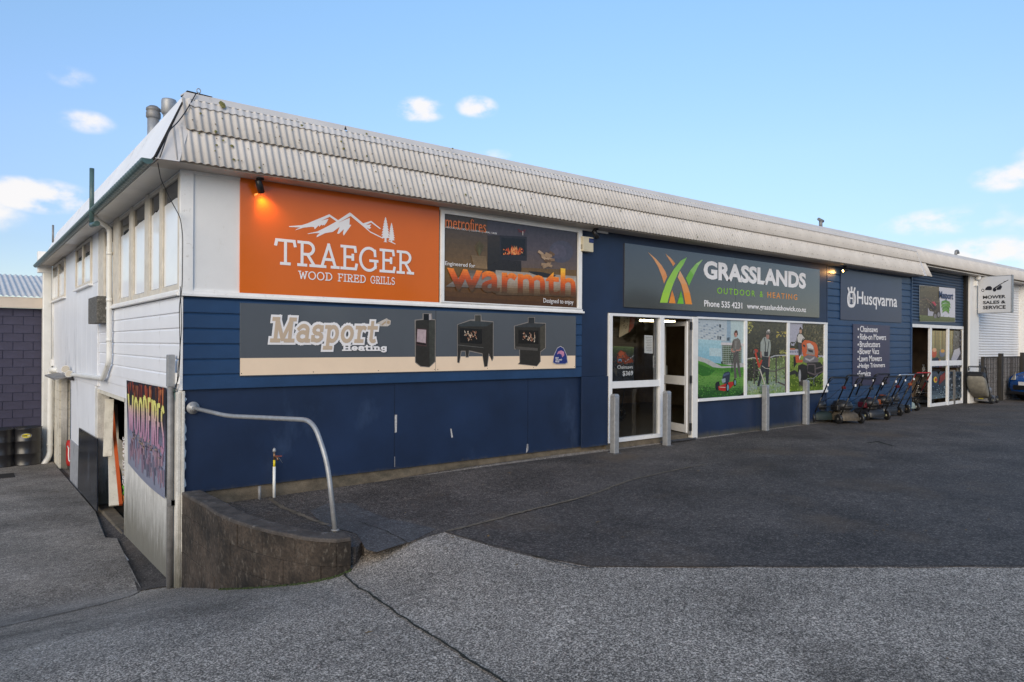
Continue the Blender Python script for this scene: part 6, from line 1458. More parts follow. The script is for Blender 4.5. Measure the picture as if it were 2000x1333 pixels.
MB().tube(bent([(c.x - .05, .4, 4.28), (c.x - .05, .4, 4.50), (c.x + .1, .4, 4.52), (c.x + .14, .4, 4.44)], .04), .04, 8).build('pipe', M_galvdull, t); relall(t)
c = P(1603, 436, .3); t = thing('roof_ornament', 'small rusty vent stub on the roof line right of centre', 'vent', tuple(c)); MB().tube([(c.x, .3, c.z - .1), (c.x, .3, c.z + .06)], .04, 8).tube([(c.x - .1, .3, c.z + .08), (c.x + .1, .3, c.z + .05)], .035, 8).build('pipe', M_galvdull, t); relall(t)

# ---- block building at the back left
blk = thing('block_building', 'navy painted concrete block building with a corrugated roof at far left', 'building', (-1, 12.6, -1.4))
M_bwall = mat('navy_block_paint', (.042, .040, .075), .6, var=.2, vs=3, bump=.2, bs=60, fine=.08)
bm_ = MB().hexa([(-.194, -.0, -.095), (.194, -.0, -.095), (.199, .12, -.1), (-.199, .12, -.1)], [(-.194, -.0, .095), (.194, -.0, .095), (.199, .12, .1), (-.199, .12, .1)]).mesh('block', M_bwall)
zr = P(40, 602, 12.6).z; nr = 19; hh = .2035
for r in range(nr):
    for c in range(12):
        x = -.02 - c * .403 - (.2 if r % 2 else 0)
        o = inst('block', bm_, blk, (x - (-1) - .2, .0 + random.uniform(-.002, .002), zr - hh * (r + .5) + 1.4)); 
MB().box(-6, .2, 12.612, 12.75, -1.6, zr - .005).build('mortar', mat('navy_joint', (.024, .028, .062), .7), blk); 
zf = P(40, 581, 12.45).z
MB().box(-6, .1, 12.42, 12.6, zr + .0, zf).build('fascia_board', mat('cream_fascia', (.60, .52, .44), .5, var=.06), blk)
mb = MB(); n = 300; vs = []
for i in range(n + 1):
    x = -6 + 6.3 * i / n; h = .018 * math.cos(2 * PI * x / .12)
    vs += [(x, 12.38, zf + .02 + h), (x, 14.2, zf + .42 + h), (x, 16.0, zf + .8 + h)]
mb.add(vs, [(3 * i + k, 3 * i + k + 1, 3 * i + k + 4, 3 * i + k + 3) for i in range(n) for k in range(2)], smooth=True)
mb.build('roof', mat('pale_corrugated_roof', (.62, .60, .58), .5, var=.08), blk, recalc=False)
for c in blk.children:
    if c.location.length < 1e-9: c.location = tuple(-q for q in blk.location)
# drums
def drum(x, y, label):
    z = H_out(-1.5, y) + .05
    t = thing('oil_drum', label, 'drum', (x, y, z), group='black drums against the navy block wall')
    R = .29; H = .87
    pr = [(R - .01, 0), (R + .008, .01), (R, .025), (R, .27), (R + .012, .285), (R, .30), (R, .56), (R + .012, .575), (R, .59), (R, .84), (R + .01, .855), (R + .008, H), (R - .01, H), (R - .012, .05), (.01, .045)]
    MB().lathe(pr, 40).build('shell', M_blackm, t)
    return t
dr = P(52, 905, 12.0)
d1 = drum(P(53, 880, 12.0).x, 12.0, 'black open-topped steel drum with a yellow oval badge')
Mx = Matrix.Rotation(0, 4, 'Z')
def onc(a, z, k=0): R = .2935 + k * .0008; return (R * math.cos(a), R * math.sin(a), z)
mb = MB(); ac = math.radians(-97)
for col, s, k in ((( .5, .5, .5), 1, 1), ((.03, .03, .03), .92, 2), ((.62, .52, .04), .8, 3)):
    n = 20; pts = [onc(ac + s * .36 * math.cos(2 * PI * i / n), .70 + s * .058 * math.sin(2 * PI * i / n), k) for i in range(n)]
    for i in range(n): mb.add([pts[i], pts[(i + 1) % n], onc(ac, .70, k)], [(0, 1, 2)], col)
for i in range(6): mb.poly([onc(ac - .24 + i * .08, .685, 5), onc(ac - .18 + i * .08, .685, 5), onc(ac - .18 + i * .08, .715, 5), onc(ac - .24 + i * .08, .715, 5)], (.02, .02, .02) if i < 4 else (.6, .6, .6))
mb.build('badge', M_ink, d1, ink=True, recalc=False)
drum(P(1, 880, 12.0).x, 12.0, 'second black drum, cut by the left edge of the picture')
t = thing('drain_grate', 'rusty iron drain grate set in the driveway near the drums', 'grate', (-1.3, 11, -1.3)); c = PZ(8, 932, -1.28)
MB().box(c.x - .35, c.x + .18, c.y - .3, c.y + .3, -1.30 + .0, H_out(-2, c.y) + .062).build('grate', M_dark, t); relall(t)
t = thing('litter_sheet', 'torn scrap of pale paper lying in the drain channel', 'litter', (-.15, 2.2, -1.1))
c = [PZ(q[0], q[1], -1.14) for q in ((232, 1074), (242, 1078), (252, 1093), (243, 1094))]
MB().poly([(p.x, p.y, H_out(p.x, p.y) + .012) for p in c]).build('paper', M_trim, t, recalc=False); relall(t)

# ------------------------------------------------------------------ curved retaining wall with a galvanised rail
rw = thing('retaining_wall', 'low curved retaining wall of mossy dark concrete blocks at the building corner', 'wall', (.2, -1.3, -.6))
M_rw = mat('mossy_block_w', (.038, .028, .021), .92, var=.9, vs=2.4, bump=1.0, bs=14, dirt=(.17, .15, .125), dirt_amt=.2, dirt_scale=(24, 24, 13), fine=.4, fs=38)
M_cap = mat('weathered_coping_w', (.062, .052, .046), .85, var=.55, vs=5, bump=.9, bs=22, dirt=(.26, .25, .24), dirt_amt=.1, dirt_scale=(12, 12, 12), fine=.2, fs=60)
TH = .19; ZW = .015
px_top = [(357, 962), (400, 985), (430, 1004), (460, 1016), (490, 1026), (525, 1035), (560, 1042), (600, 1049), (640, 1053), (668, 1053), (686, 1049)]
front = [PZ(u, v, ZW) for u, v in px_top]; front[0] = Vector((.0, -.02, ZW))
# resample evenly
def resample(pts, step):
    out = [pts[0].copy()]; L = 0; segs = list(zip(pts, pts[1:])); tot = sum((b - a).length for a, b in segs); n = int(round(tot / step)); tgt = [tot * i / n for i in range(n + 1)]
    res = []; acc = 0; si = 0
    for tt in tgt:
        while si < len(segs) - 1 and acc + (segs[si][1] - segs[si][0]).length < tt: acc += (segs[si][1] - segs[si][0]).length; si += 1
        a, b = segs[si]; res.append(a.lerp(b, min(1, (tt - acc) / max(1e-6, (b - a).length))))
    return res
fr_ = resample(front, .135)
nrmv = []
for i, p in enumerate(fr_):
    d = (fr_[min(i + 1, len(fr_) - 1)] - fr_[max(i - 1, 0)]); d.z = 0; d.normalize(); nrmv.append(Vector((-d.y, d.x, 0)))     # towards the forecourt side
    if nrmv[-1].x < 0 and i < 3: nrmv[-1] = -nrmv[-1]
nrmv[0] = Vector((1, 0, 0))
fr_[0].x = .0
back = [p + n_ * TH for p, n_ in zip(fr_, nrmv)]
rr = random.Random(2)
zc = [ZW - .03]; 
while zc[-1] > -1.2: zc.append(zc[-1] - .2)
nb_ = len(fr_) - 1
for c in range(len(zc) - 1):
    st0 = 0; i = 0
    while i < nb_:
        w_ = 3 if not (i == 0 and c % 2) else 2
        j = min(nb_, i + w_)
        mid = (fr_[i] + fr_[j]) / 2; ground_z = H_out(mid.x - .05, mid.y - .05)
        if zc[c] > ground_z - .05:
            mb = MB(); g = .0018; o_ = rr.uniform(-.006, .003)
            fp = [fr_[k] + nrmv[k] * o_ for k in range(i, j + 1)]; bp2 = [back[k] for k in range(i, j + 1)]
            d0 = (fp[1] - fp[0]).normalized() * g; fp[0] = fp[0] + d0; fp[-1] = fp[-1] - (fp[-1] - fp[-2]).normalized() * g; bp2[0] = bp2[0] + d0
            zt2_, zb2_ = zc[c] - .001, zc[c + 1] + .001; m = len(fp); vs = []
            for z in (zb2_, zt2_):
                vs += [(p.x, p.y, z) for p in fp] + [(p.x, p.y, z) for p in bp2]
            fs = []
            for k in range(m - 1):
                fs += [(k, k + 1, 2 * m + k + 1, 2 * m + k), (m + k + 1, m + k, 3 * m + k, 3 * m + k + 1), (k, m + k, m + k + 1, k + 1), (2 * m + k, 2 * m + k + 1, 3 * m + k + 1, 3 * m + k)]
            fs += [(0, 2 * m, 3 * m, m), (m - 1, 2 * m - 1, 4 * m - 1, 3 * m - 1)]
            mb.add(vs, fs); mb.build('block', M_rw, rw, bevel=.0035)
        i = j
mb = MB(); vs = []; m = len(fr_)
cu_f = [p - n_ * .004 for p, n_ in zip(fr_, nrmv)]
for z, off in ((ZW - .03, 0), (ZW, 0)):
    for k, p in enumerate(cu_f): p = p + nrmv[k] * .012 * mnoise.noise(Vector((k * 1.7, 2, 0))); vs.append((p.x, p.y, z + (.004 * mnoise.noise(Vector((k * .7, 0, 0))) if z == ZW else 0)))
    for k, p in enumerate(back): vs.append((p.x, p.y, z))
fs = []
for k in range(m - 1):
    fs += [(k, k + 1, 2 * m + k + 1, 2 * m + k), (m + k + 1, m + k, 3 * m + k, 3 * m + k + 1), (2 * m + k, 2 * m + k + 1, 3 * m + k + 1, 3 * m + k)]
fs += [(0, 2 * m, 3 * m, m), (m - 1, 2 * m - 1, 4 * m - 1, 3 * m - 1)]
mb.add(vs, fs); mb.build('coping', M_cap, rw, bevel=.012)
# end face rounding
e0, e1 = fr_[-1], back[-1]
relall(rw)
M_moss = mat('green_moss', (.035, .05, .012), .95, var=.5, vs=30, bump=.8, bs=60)
mb = MB(); rr = random.Random(8)
for k in range(260):
    i = rr.uniform(.45, 1) * (len(fr_) - 1.01); a = int(i); p = fr_[a].lerp(fr_[a + 1], i - a) - nrmv[a] * rr.uniform(.0, .03)
    z = H_out(p.x, p.y); r = rr.uniform(.006, .02); mb.lathe([(r, 0), (r * .7, r * .5), (r * .2, r * .8)], 5, Matrix.Translation((p.x, p.y, z)))
tag(mb.build('moss', M_moss, recalc=False), kind='stuff')

rail = thing('handrail', 'bent galvanised pipe rail from the navy wall down onto the retaining wall end', 'handrail', (.4, -1.2, .1))
b_ = PZ(655, 1036, ZW); f_ = P(377, 797, .0)
r_top = [P(377, 797, -.02), P(390, 801, -.10)]
def along(u, v, s):   # point on the vertical plane through the flange and the foot
    A_ = Vector((f_.x, 0)); B_2 = Vector((b_.x, b_.y)); rr_ = ray(u, v); nx_, ny_ = -(B_2 - A_).y, (B_2 - A_).x
    tt = ((A_.x - CAM.x) * nx_ + (A_.y - CAM.y) * ny_) / (rr_.x * nx_ + rr_.y * ny_); return CAM + rr_ * tt
pth = [Vector((f_.x, -.01, f_.z)), along(445, 813, 0), along(595, 821, 0), along(636, 868, 0), along(645, 950, 0), Vector((b_.x, b_.y, ZW - .02))]
pth[3] = along(632, 838, 0).lerp(pth[4], .25)
MB().tube(bent([pth[0], pth[1], along(612, 821, 0), along(640, 905, 0), pth[5]], .02, .16, 8), .0215, 16).build('pipe', M_galv, rail)
MB().lathe([(.066, 0), (.066, .008), (.032, .010), (.030, .05), (.022, .05)], 28, Matrix.Translation((f_.x, -.0, f_.z)) @ Matrix.Rotation(PI / 2, 4, 'X')).build('flange', M_galv, rail)
for k in range(4): MB().lathe([(.006, 0), (.005, .014)], 6, Matrix.Translation((f_.x + .043 * math.cos(k * PI / 2 + .7), -.002, f_.z + .043 * math.sin(k * PI / 2 + .7))) @ Matrix.Rotation(PI / 2, 4, 'X')).build('screw', M_galvdull, rail)
MB().lathe([(.034, 0), (.034, .01), (.024, .014)], 16, Matrix.Translation((b_.x, b_.y, ZW - .004))).build('foot_collar', M_galvdull, rail)
relall(rail)

# tap on its white pipe
tp_ = P(536, 962, -.06); t = thing('garden_tap', 'outdoor tap on a white pipe with a yellow sleeve against the navy wall', 'tap', (tp_.x, -.06, tp_.z))
zz = lambda v: P(536, v, -.06).z; x = tp_.x; YT = -.05
MB().tube([(x, YT, PAV - .1), (x, YT, zz(912))], .017, 10).build('white_sleeve', M_pvc, t)
MB().tube([(x, YT, zz(913)), (x, YT, zz(899))], .013, 10).build('yellow_sleeve', mat('yellow_plastic', (.70, .55, .02), .4), t)
M_brass = mat('aged_brass', (.22, .13, .08), .4, metal=.7)
MB().tube([(x, YT, zz(900)), (x, YT, zz(884))], .012, 10).tube([(x, YT, zz(893)), (x + .01, YT - .07, zz(893)), (x + .01, YT - .09, zz(898))], .012, 10).build('spout', M_brass, t)
MB().lathe([(.012, 0), (.02, .005), (.02, .03), (.014, .04), (.006, .05)], 12, Matrix.Translation((x, YT, zz(884)))).build('head', M_galv, t)
MB().bar((x + .0, YT - .03, zz(891)), (x + .075, YT - .03, zz(892)), .012, .01).build('lever', mat('red_lever', (.30, .07, .04), .5), t)
MB().tube([(x + .03, YT - .035, zz(893)), (x + .05, YT - .035, zz(897)), (x + .085, YT - .03, zz(906))], .003, 5).build('tie', M_galv, t)
relall(t)
c = P(507, 950, -.03); t = thing('small_standpipe', 'short capped grey pipe on the plinth left of the tap', 'pipe', tuple(c)); MB().tube([(c.x, -.03, PAV - .15), (c.x, -.03, P(507, 950, -.03).z)], .018, 10).build('pipe', M_galvdull, t); relall(t)
# white scuffs of paint on the navy wall
def scuff(label, pts, name='paint_scuff'):
    o = MB().prism([P(u, v, -.0005) for u, v in pts], (0, .006, 0)).build(name, mat('grey_scuff', (.45, .44, .44), .6, var=.3, vs=40), shop); o.location = (0, .028, 0); return o
scuff('', [(773, 811), (777.5, 811), (777, 845), (773, 846)]); scuff('', [(882, 838), (884, 838), (887, 855), (884, 856)]); scuff('', [(772, 893), (773.5, 893), (773.5, 913), (772, 913)]); scuff('', [(1032, 868), (1034, 868), (1034, 880), (1030, 886)])

# ------------------------------------------------------------------ small fittings under the eave
def spot(u, v, label, lit, aim, name='spotlight'):
    c = P(u, v, -.14); t = thing(name, label, 'light', (c.x, -.14, ZE))
    MB().lathe([(.04, 0), (.045, -.015), (.02, -.03), (.012, -.03), (.012, -.09)], 16, Matrix.Translation((c.x, -.14, ZE))).build('mount', M_black, t)
    d = Vector(aim).normalized(); q = d.to_track_quat('Z', 'Y').to_matrix().to_4x4(); b0 = Vector((c.x, -.14, ZE - .10))
    MB().lathe([(.01, -.09), (.036, -.08), (.038, .06), (.034, .06), (.03, .045)], 20, Matrix.Translation(b0) @ q).build('lamp_body', M_black, t)
    MB().lathe([(.029, .040), (.029, .046)], 16, Matrix.Translation(b0) @ q).build('bulb', mat('lit_bulb' if lit else 'dark_bulb', (.9, .8, .6), .4, emit=(1.0, .55, .16) if lit else None, es=22 if lit else 0), t)
    relall(t)
    if lit:
        l = bpy.data.lights.new('spot_lamp', 'SPOT'); l.energy = lit; l.color = (1, .48, .14); l.spot_size = math.radians(95); l.spot_blend = 1.0; l.shadow_soft_size = .03
        lo_ = bpy.data.objects.new('spot_lamp', l); link(lo_, t); lo_.location = b0 + d * .075 - t.location; lo_.rotation_euler = d.to_track_quat('-Z', 'Y').to_euler()
    return t
spot(508, 358, 'black spotlight under the eave, lit above the orange sign', 6, (.45, .45, -1.0))
spot(1164, 455, 'black spotlight under the eave beside the alarm box', 0, (.5, -.1, -.75))
spot(1650, 526, 'glowing spotlight under the eave beside the navy logo sign', 4, (-.75, .35, -.28))
c = P(1149, 478, -.04); t = thing('alarm_box', 'cream alarm siren box with a blue corner on the navy wall', 'alarm', (c.x, -.05, c.z))
x0, x1 = P(1138, 478, -.09).x, P(1158.5, 478, -.09).x; z0, z1 = P(1148, 492, -.09).z, P(1148, 463, -.09).z
MB().box(x0, x1, -.10, -.001, z0, z1).build('case', mat('cream_plastic', (.62, .55, .40), .45), t, bevel=.008)
MB().box(x0 + (x1 - x0) * .55, x1 - .004, -.1035, -.099, z1 - .09, z1 - .02).build('blue_lens', mat('blue_lens', (.02, .03, .12), .2), t)
for k in range(4): MB().box(x0 - .002, x0 + .002, -.085, -.03, z0 + .04 + k * .018, z0 + .048 + k * .018).build('louvre', M_dark, t)
relall(t)
c = P(1906, 499 + 35, -.05); t = thing('security_camera', 'small white dome camera under the eave beside the projecting sign', 'camera', (22.4, -.05, 3.6)); MB().lathe([(.07, 0), (.07, -.06), (.055, -.1), (.02, -.125)], 16, Matrix.Translation((22.35, -.05, 3.74))).build('dome', M_trim, t)
MB().box(22.3, 22.4, -.03, .05, 3.45, 3.6).build('bracket', M_trim, t); relall(t)

# ------------------------------------------------------------------ bollards
def bollard(u, v, vt, label, w=.125, m=None, grp='square steel bollards along the shop front', cap=True):
    b = PZ(u, v, PAV); r = ray(u, vt); tt = ((b - CAM).dot(FWD)) / r.dot(FWD); top = (CAM + r * tt).z
    t = thing('bollard', label, 'bollard', (b.x, b.y, PAV), rz=math.radians(0), group=grp)
    H = top - PAV; mm = m or M_galv
    MB().box(-w / 2, w / 2, -w / 2, w / 2, -.05, H - .035).build('post', mm, t, bevel=.012)
    mb = MB(); q = w / 2
    mb.hexa([(-q, -q, H - .035), (q, -q, H - .035), (q, q, H - .035), (-q, q, H - .035)], [(-q * .72, -q * .72, H), (q * .72, -q * .72, H), (q * .72, q * .72, H), (-q * .72, q * .72, H)]).build('cap', mm, t)
    MB().box(-w * .75, w * .75, -w * .75, w * .75, -.0, .012).build('base_collar', M_pale, t)
    return t
bollard(1200, 886, 770, 'steel bollard standing before the left edge of the shopfront pane', w=.105)
bollard(1302, 871, 764, 'steel bollard standing before the open shop door', w=.105)
b3 = bollard(1495, 842, 752, 'steel bollard in front of the middle window print, rust on its cap', w=.11)
bollard(1574, 830, 743, 'steel bollard nearest the row of mowers', w=.11)
M_wood = mat('grey_timber', (.14, .13, .12), .8, var=.25, vs=6)
bollard(1860, 790, 723, 'weathered grey timber bollard left of the lone catcher mower', w=.13, m=M_wood, grp='grey bollards by the glass doors')
bollard(1885, 784, 722, 'grey timber bollard half hidden behind the lone catcher mower', w=.13, m=M_wood, grp='grey bollards by the glass doors')

# ------------------------------------------------------------------ mowers
def rgbm(n, c, r=.45, **k): return mat(n, c, r, **k)
def mower(u, v, label, deck, engine, accent, hub, handle, rz=27, wr=.108, tall=1.03, catcher=False, hmat2=None, folded=False, fuel=True, v2=0):
    p = PZ(u, v, PAV)
    t = thing('lawn_mower', label, 'lawn mower', (p.x, p.y, PAV), rz=math.radians(-rz), group='lawn mowers parked outside')
    # local: +y towards the wall (front), origin between the rear wheels
    mb = MB(); n = 20
    ring = lambda s, z, ex=0: [(s * (.265 + ex) * math.copysign(abs(math.cos(a)) ** .45, math.cos(a)), .27 + s * .33 * math.copysign(abs(math.sin(a)) ** .5, math.sin(a)), z) for a in [2 * PI * k / n for k in range(n)]]
    vs = ring(1.0, .075) + ring(1.0, .14) + ring(.94, .20) + ring(.78, .235) + ring(.5, .25)
    fs = [(k * n + i, k * n + (i + 1) % n, (k + 1) * n + (i + 1) % n, (k + 1) * n + i) for k in range(4) for i in range(n)] + [tuple(4 * n + i for i in range(n))]
    mb.add(vs, fs, smooth=True); mb.build('deck', deck, t)
    MB().add(ring(1.04, .07) + ring(1.04, .095), [(i, (i + 1) % n, n + (i + 1) % n, n + i) for i in range(n)]).build('skirt', deck, t)
    # engine block, fins, shroud
    MB().box(-.12, .12, .14, .36, .25, .36).build('engine', M_galvdull, t, bevel=.02)
    for k in range(4): MB().box(-.09, .09, .10, .15, .265 + k * .022, .277 + k * .022).build('cooling_fin', M_galvdull, t)
    mb = MB(); mb.lathe([(.20, .30), (.20, .40), (.165, .47), (.07, .49), (.05, .495)], 20, Matrix.Translation((0, .26, 0)) @ Matrix.Scale(1.15, 4, (0, 1, 0))).build('shroud', engine, t)
    MB().lathe([(.09, .46), (.08, .495), (.03, .505)], 16, Matrix.Translation((0, .26, 0))).build('starter_cover', accent, t)
    MB().box(-.23, -.10, .12, .36, .27, .40).build('fuel_tank', accent, t, bevel=.025)
    MB().box(.10, .19, .20, .32, .28, .34).build('muffler', M_galv, t, bevel=.015)
    MB().box(-.06, .07, .055, .11, .28, .36).build('air_filter', M_black, t, bevel=.012)
    for sx, sy in ((-1, .0), (1, .0), (-1, .50), (1, .50)):
        Mw = Matrix.Translation((sx * .275, sy, wr)) @ Matrix.Rotation(PI / 2, 4, 'Y')
        w = MB().lathe([(wr * .62, -.024), (wr * .93, -.026), (wr, -.014), (wr, .014), (wr * .93, .026), (wr * .62, .024)], 22, Mw).build('wheel', M_black, t)
        h = MB(); h.lathe([(wr * .2, -.03), (wr * .25, -.028), (wr * .25, .028), (wr * .2, .03)], 10, Mw).lathe([(wr * .52, -.012), (wr * .64, -.020), (wr * .64, .020), (wr * .52, .012)], 20, Mw)
        for k in range(5):
            a = k * 2 * PI / 5; d = Vector((math.cos(a), math.sin(a), 0)); h.bar(tuple((Mw @ (d * wr * .15)).to_tuple()), tuple((Mw @ (d * wr * .6)).to_tuple()), .016, .03, up=(1, 0, 0))
        h.build('hub', hub, w)
    # handle: two bars that meet in a rounded grip
    k2 = .0
    hy, hz = (-.55, tall) if not folded else (-.35, .9)
    lo_ = [(-.22, .0, .19), (-.22, hy * .42, .19 + (hz - .19) * .5)]
    mid = [(-.22, hy * .42, .19 + (hz - .19) * .5)]
    for sx in (-.22, .22): MB().tube([(sx, .02, .17), (sx, hy * .45, .19 + (hz - .19) * .47)], .015, 8).build('lower_handle', handle, t)
    up_ = bent([(-.215, hy * .40, .19 + (hz - .19) * .42), (-.215, hy * .93, hz - .03), (-.19, hy, hz), (.19, hy, hz), (.215, hy * .93, hz - .03), (.215, hy * .40, .19 + (hz - .19) * .42)], .013, .07, 5)
    MB().tube(up_, .015, 8).build('upper_handle', hmat2 or handle, t)
    MB().tube([(-.22, hy * .2, .36), (.22, hy * .2, .36)], .009, 6).build('cross_bar', handle, t)
    MB().tube(bent([(-.19, hy * .86, hz - .10), (-.17, hy * 1.0, hz - .03), (.17, hy * 1.0, hz - .03), (.19, hy * .86, hz - .10)], .006, .04), .006, 6).build('brake_bail', M_black, t)
    MB().tube(bent([(.19, hy * .8, hz - .16), (.1, hy * .3, .6), (.03, .1, .44)], .005, .1), .005, 5).build('throttle_cable', M_black, t)
    MB().box(.17, .24, hy * .74 - .03, hy * .74 + .03, hz - .26, hz - .20).build('throttle_knob', accent, t, bevel=.008)
    MB().box(-.235, -.20, hy * .84, hy * .84 + .006, hz - .19, hz - .14).build('price_tag', M_letter, t)
    if catcher:
        q = mat('grey_catcher_fabric', (.20, .185, .155), .85, var=.3, vs=7, bump=.5, bs=30)
        b0 = [(-.24, -.08, .22), (.24, -.08, .22), (.24, .02, .34), (-.24, .02, .34)]
        rings = [((-.02, .20), .20, .05), ((-.16, .28), .235, .10), ((-.34, .42), .25, .15), ((-.50, .62), .25, .15), ((-.60, .78), .235, .11), ((-.64, .86), .2, .05)]
        mbc = MB(); nn2 = 16; vs = []
        dirn = Vector((0, -.62, .62)).normalized(); up2 = Vector((0, .7, .7)).normalized()
        for (c_, hw, hh_) in rings:
            for k in range(nn2):
                a = 2 * PI * k / nn2; o_ = up2 * (hh_ * math.copysign(abs(math.sin(a)) ** .6, math.sin(a)))
                vs.append((hw * math.copysign(abs(math.cos(a)) ** .5, math.cos(a)), c_[0] + o_.y, c_[1] + o_.z))
        mbc.add(vs, [(r * nn2 + k, r * nn2 + (k + 1) % nn2, (r + 1) * nn2 + (k + 1) % nn2, (r + 1) * nn2 + k) for r in range(len(rings) - 1) for k in range(nn2)] + [tuple(range(nn2)), tuple((len(rings) - 1) * nn2 + k for k in range(nn2))], smooth=True)
        mbc.build('grass_catcher', q, t)
        MB().hexa([(-.245, -.60, .70), (.245, -.60, .70), (.245, -.46, .88), (-.245, -.46, .88)], [(-.21, -.68, .86), (.21, -.68, .86), (.21, -.58, .98), (-.21, -.58, .98)]).build('catcher_lid', M_black, t, bevel=.03)
        MB().box(-.06, .06, -.06, -.05, .13, .16).build('yellow_badge', mat('yellow_badge', (.6, .5, .03), .4), t)
        MB().hexa([(-.27, -.05, .06), (.27, -.05, .06), (.27, .1, .06), (-.27, .1, .06)], [(-.26, -.04, .26), (.26, -.04, .26), (.26, .1, .26), (-.26, .1, .26)]).build('rear_flap', M_black, t, bevel=.015)
    return t
dk_red = rgbm('maroon_plastic', (.075, .005, .010), .3); tan_ = rgbm('rusty_tan_metal', (.075, .06, .042), .6, var=.4, vs=18); dkgreen = rgbm('dark_green_metal', (.008, .018, .017), .65)
cream = rgbm('cream_hub', (.42, .42, .27), .5); greyh = rgbm('grey_hub', (.12, .115, .11), .6); silver = rgbm('silver_hub', (.42, .42, .43), .4); orange_ = rgbm('orange_plastic', (.25, .06, .015), .4)
silv = rgbm('chrome_tube', (.55, .55, .56), .25, metal=.8); redt = rgbm('red_tube', (.35, .012, .012), .35); brownh = rgbm('brown_hub', (.14, .10, .06), .7)
mower(1608, 826, 'black and maroon mower half hidden by the bollard, first of the row', dkgreen, M_black, dk_red, greyh, M_black)
mower(1660, 828, 'mower with a rusty tan deck and grey spoked wheels, foremost of the row', tan_, M_black, M_black, greyh, M_black)
mower(1712, 821, 'maroon and black mower on cream wheels, third of the row', M_black, M_black, dk_red, cream, M_black)
mower(1738, 813, 'black mower with a bright chrome handle and orange throttle', M_black, M_black, orange_, brownh, M_black, hmat2=silv)
mower(1773, 803, 'mower with a silver-green deck and red topped handle by the doorway', rgbm('grey_green_metal', (.22, .27, .26), .4), M_black, M_black, silver, M_black, hmat2=redt)
mower(1644, 815, 'black mower tucked behind the tan decked one', M_black, M_black, M_black, brownh, M_black, rz=30)
mower(1754, 808, 'black mower between the chrome handled one and the doorway', M_black, rgbm('charcoal_plastic', (.035, .035, .04), .35), M_black, brownh, M_black, rz=24)
mower(1690, 809, 'black mower behind the maroon one against the boards', M_black, M_black, M_black, greyh, M_black, rz=20)
mower(1800, 791, 'old mower with a thin steel handle standing in the workshop doorway', M_black, M_black, dk_red, greyh, silv, rz=40, hmat2=M_black, folded=False)
mower(1917, 788, 'lone mower with a dirty grey catcher in front of the brushwood screen', rgbm('grey_metal_deck', (.12, .12, .13), .5), rgbm('grey_shroud', (.16, .16, .17), .4), M_black, mat('dirty_cream_hub', (.30, .28, .21), .6), M_black, rz=86, catcher=True, tall=1.12)
t = thing('cardboard_box', 'low brown box on the ground against the glazed doors', 'box', tuple(PZ(1844, 786, PAV)), rz=.3); MB().box(-.22, .22, -.14, .14, 0, .2).build('carton', mat('brown_card', (.12, .08, .045), .8), t, bevel=.006); MB().box(-.02, .02, -.145, .145, .2, .203).build('tape', mat('brown_tape', (.2, .15, .1), .3), t)
# red stand inside the workshop door
t = thing('spray_bottle', 'small white spray bottle on a shelf inside the workshop doorway', 'bottle', tuple(P(1804, 728, .9))); c = P(1804, 728, .9); MB().lathe([(.04, 0), (.045, .02), (.045, .14), (.015, .18), (.015, .22)], 12, Matrix.Translation(c)).build('bottle', M_trim, t); MB().box(c.x - .05, c.x + .02, c.y - .02, c.y + .02, c.z + .21, c.z + .24).build('trigger', M_trim, t); relall(t)
t = thing('workshop_counter', 'dark counter just inside the workshop doorway', 'counter', (19.5, 1.1, PAV)); MB().box(18.2, 21, .85, 1.5, -.08, P(1804, 733, .9).z - .03).build('cabinet', M_back, t); MB().box(18.15, 21.05, .8, 1.55, P(1804, 733, .9).z - .03, P(1804, 733, .9).z).build('counter_top', mat('brown_counter', (.10, .07, .04), .5), t); relall(t)
t = thing('red_cabinet', 'narrow red cabinet at the left side of the workshop doorway', 'cabinet', (18, .4, PAV)); MB().box(XE + .03, XE + .2, .26, .7, -.09, .95).build('cabinet', redt, t, bevel=.01); MB().box(XE + .05, XE + .18, .25, .26, -.05, .9).build('door', redt, t); relall(t)

# ------------------------------------------------------------------ brushwood screen
t = thing('brushwood_screen', 'low screen of dark brushwood between timber posts before the white roller door', 'fence', (24.5, .0, PAV))
M_br = mat('brushwood', (.075, .07, .072), .9, var=.6, vs=30); M_br2 = mat('pale_brushwood', (.20, .20, .215), .9, var=.5, vs=20)
M_post = mat('dark_post', (.03, .026, .022), .8, var=.3)
mb = MB(); mb2 = MB(); rr = random.Random(6); ztop = 1.27
fx0, fx1 = 22.85, 27.1
n = 640
for i in range(n):
    x = fx0 + (fx1 - fx0) * i / n; y = -.02 + rr.uniform(-.015, .015)
    (mb2 if rr.random() < .38 else mb).bar((x, y, PAV + rr.uniform(0, .03)), (x + rr.uniform(-.02, .02), y, ztop + rr.uniform(-.02, .015)), rr.uniform(.004, .009), .008)
tag(mb.build('twigs', M_br, t, recalc=False), kind='stuff'); tag(mb2.build('twigs', M_br2, t, recalc=False), kind='stuff')
for k in range(9): MB().bar((fx0, -.04, .05 + k * .145), (fx1, -.04, .05 + k * .145), .004).build('binding_wire', M_dark, t)
MB().bar((fx0, -.02, ztop), (fx1, -.02, ztop), .03, .05).build('top_rail', M_post, t)
for u, h_ in ((1952.5, 1.40), (1995, 1.42)): xx = P(u, 700, -.08).x; MB().box(xx - .09, xx + .09, -.16, -.06, PAV - .05, h_).build('post', M_post, t, bevel=.008)
MB().box(fx0 - .03, fx0 + .04, -.06, .02, PAV, ztop + .03).build('post', M_post, t)
relall(t)

# ------------------------------------------------------------------ the blue car at the right edge
car = thing('blue_car', 'bright blue hatchback parked at the right edge of the picture', 'car', (24.3, -.55, PAV), rz=math.radians(-25))
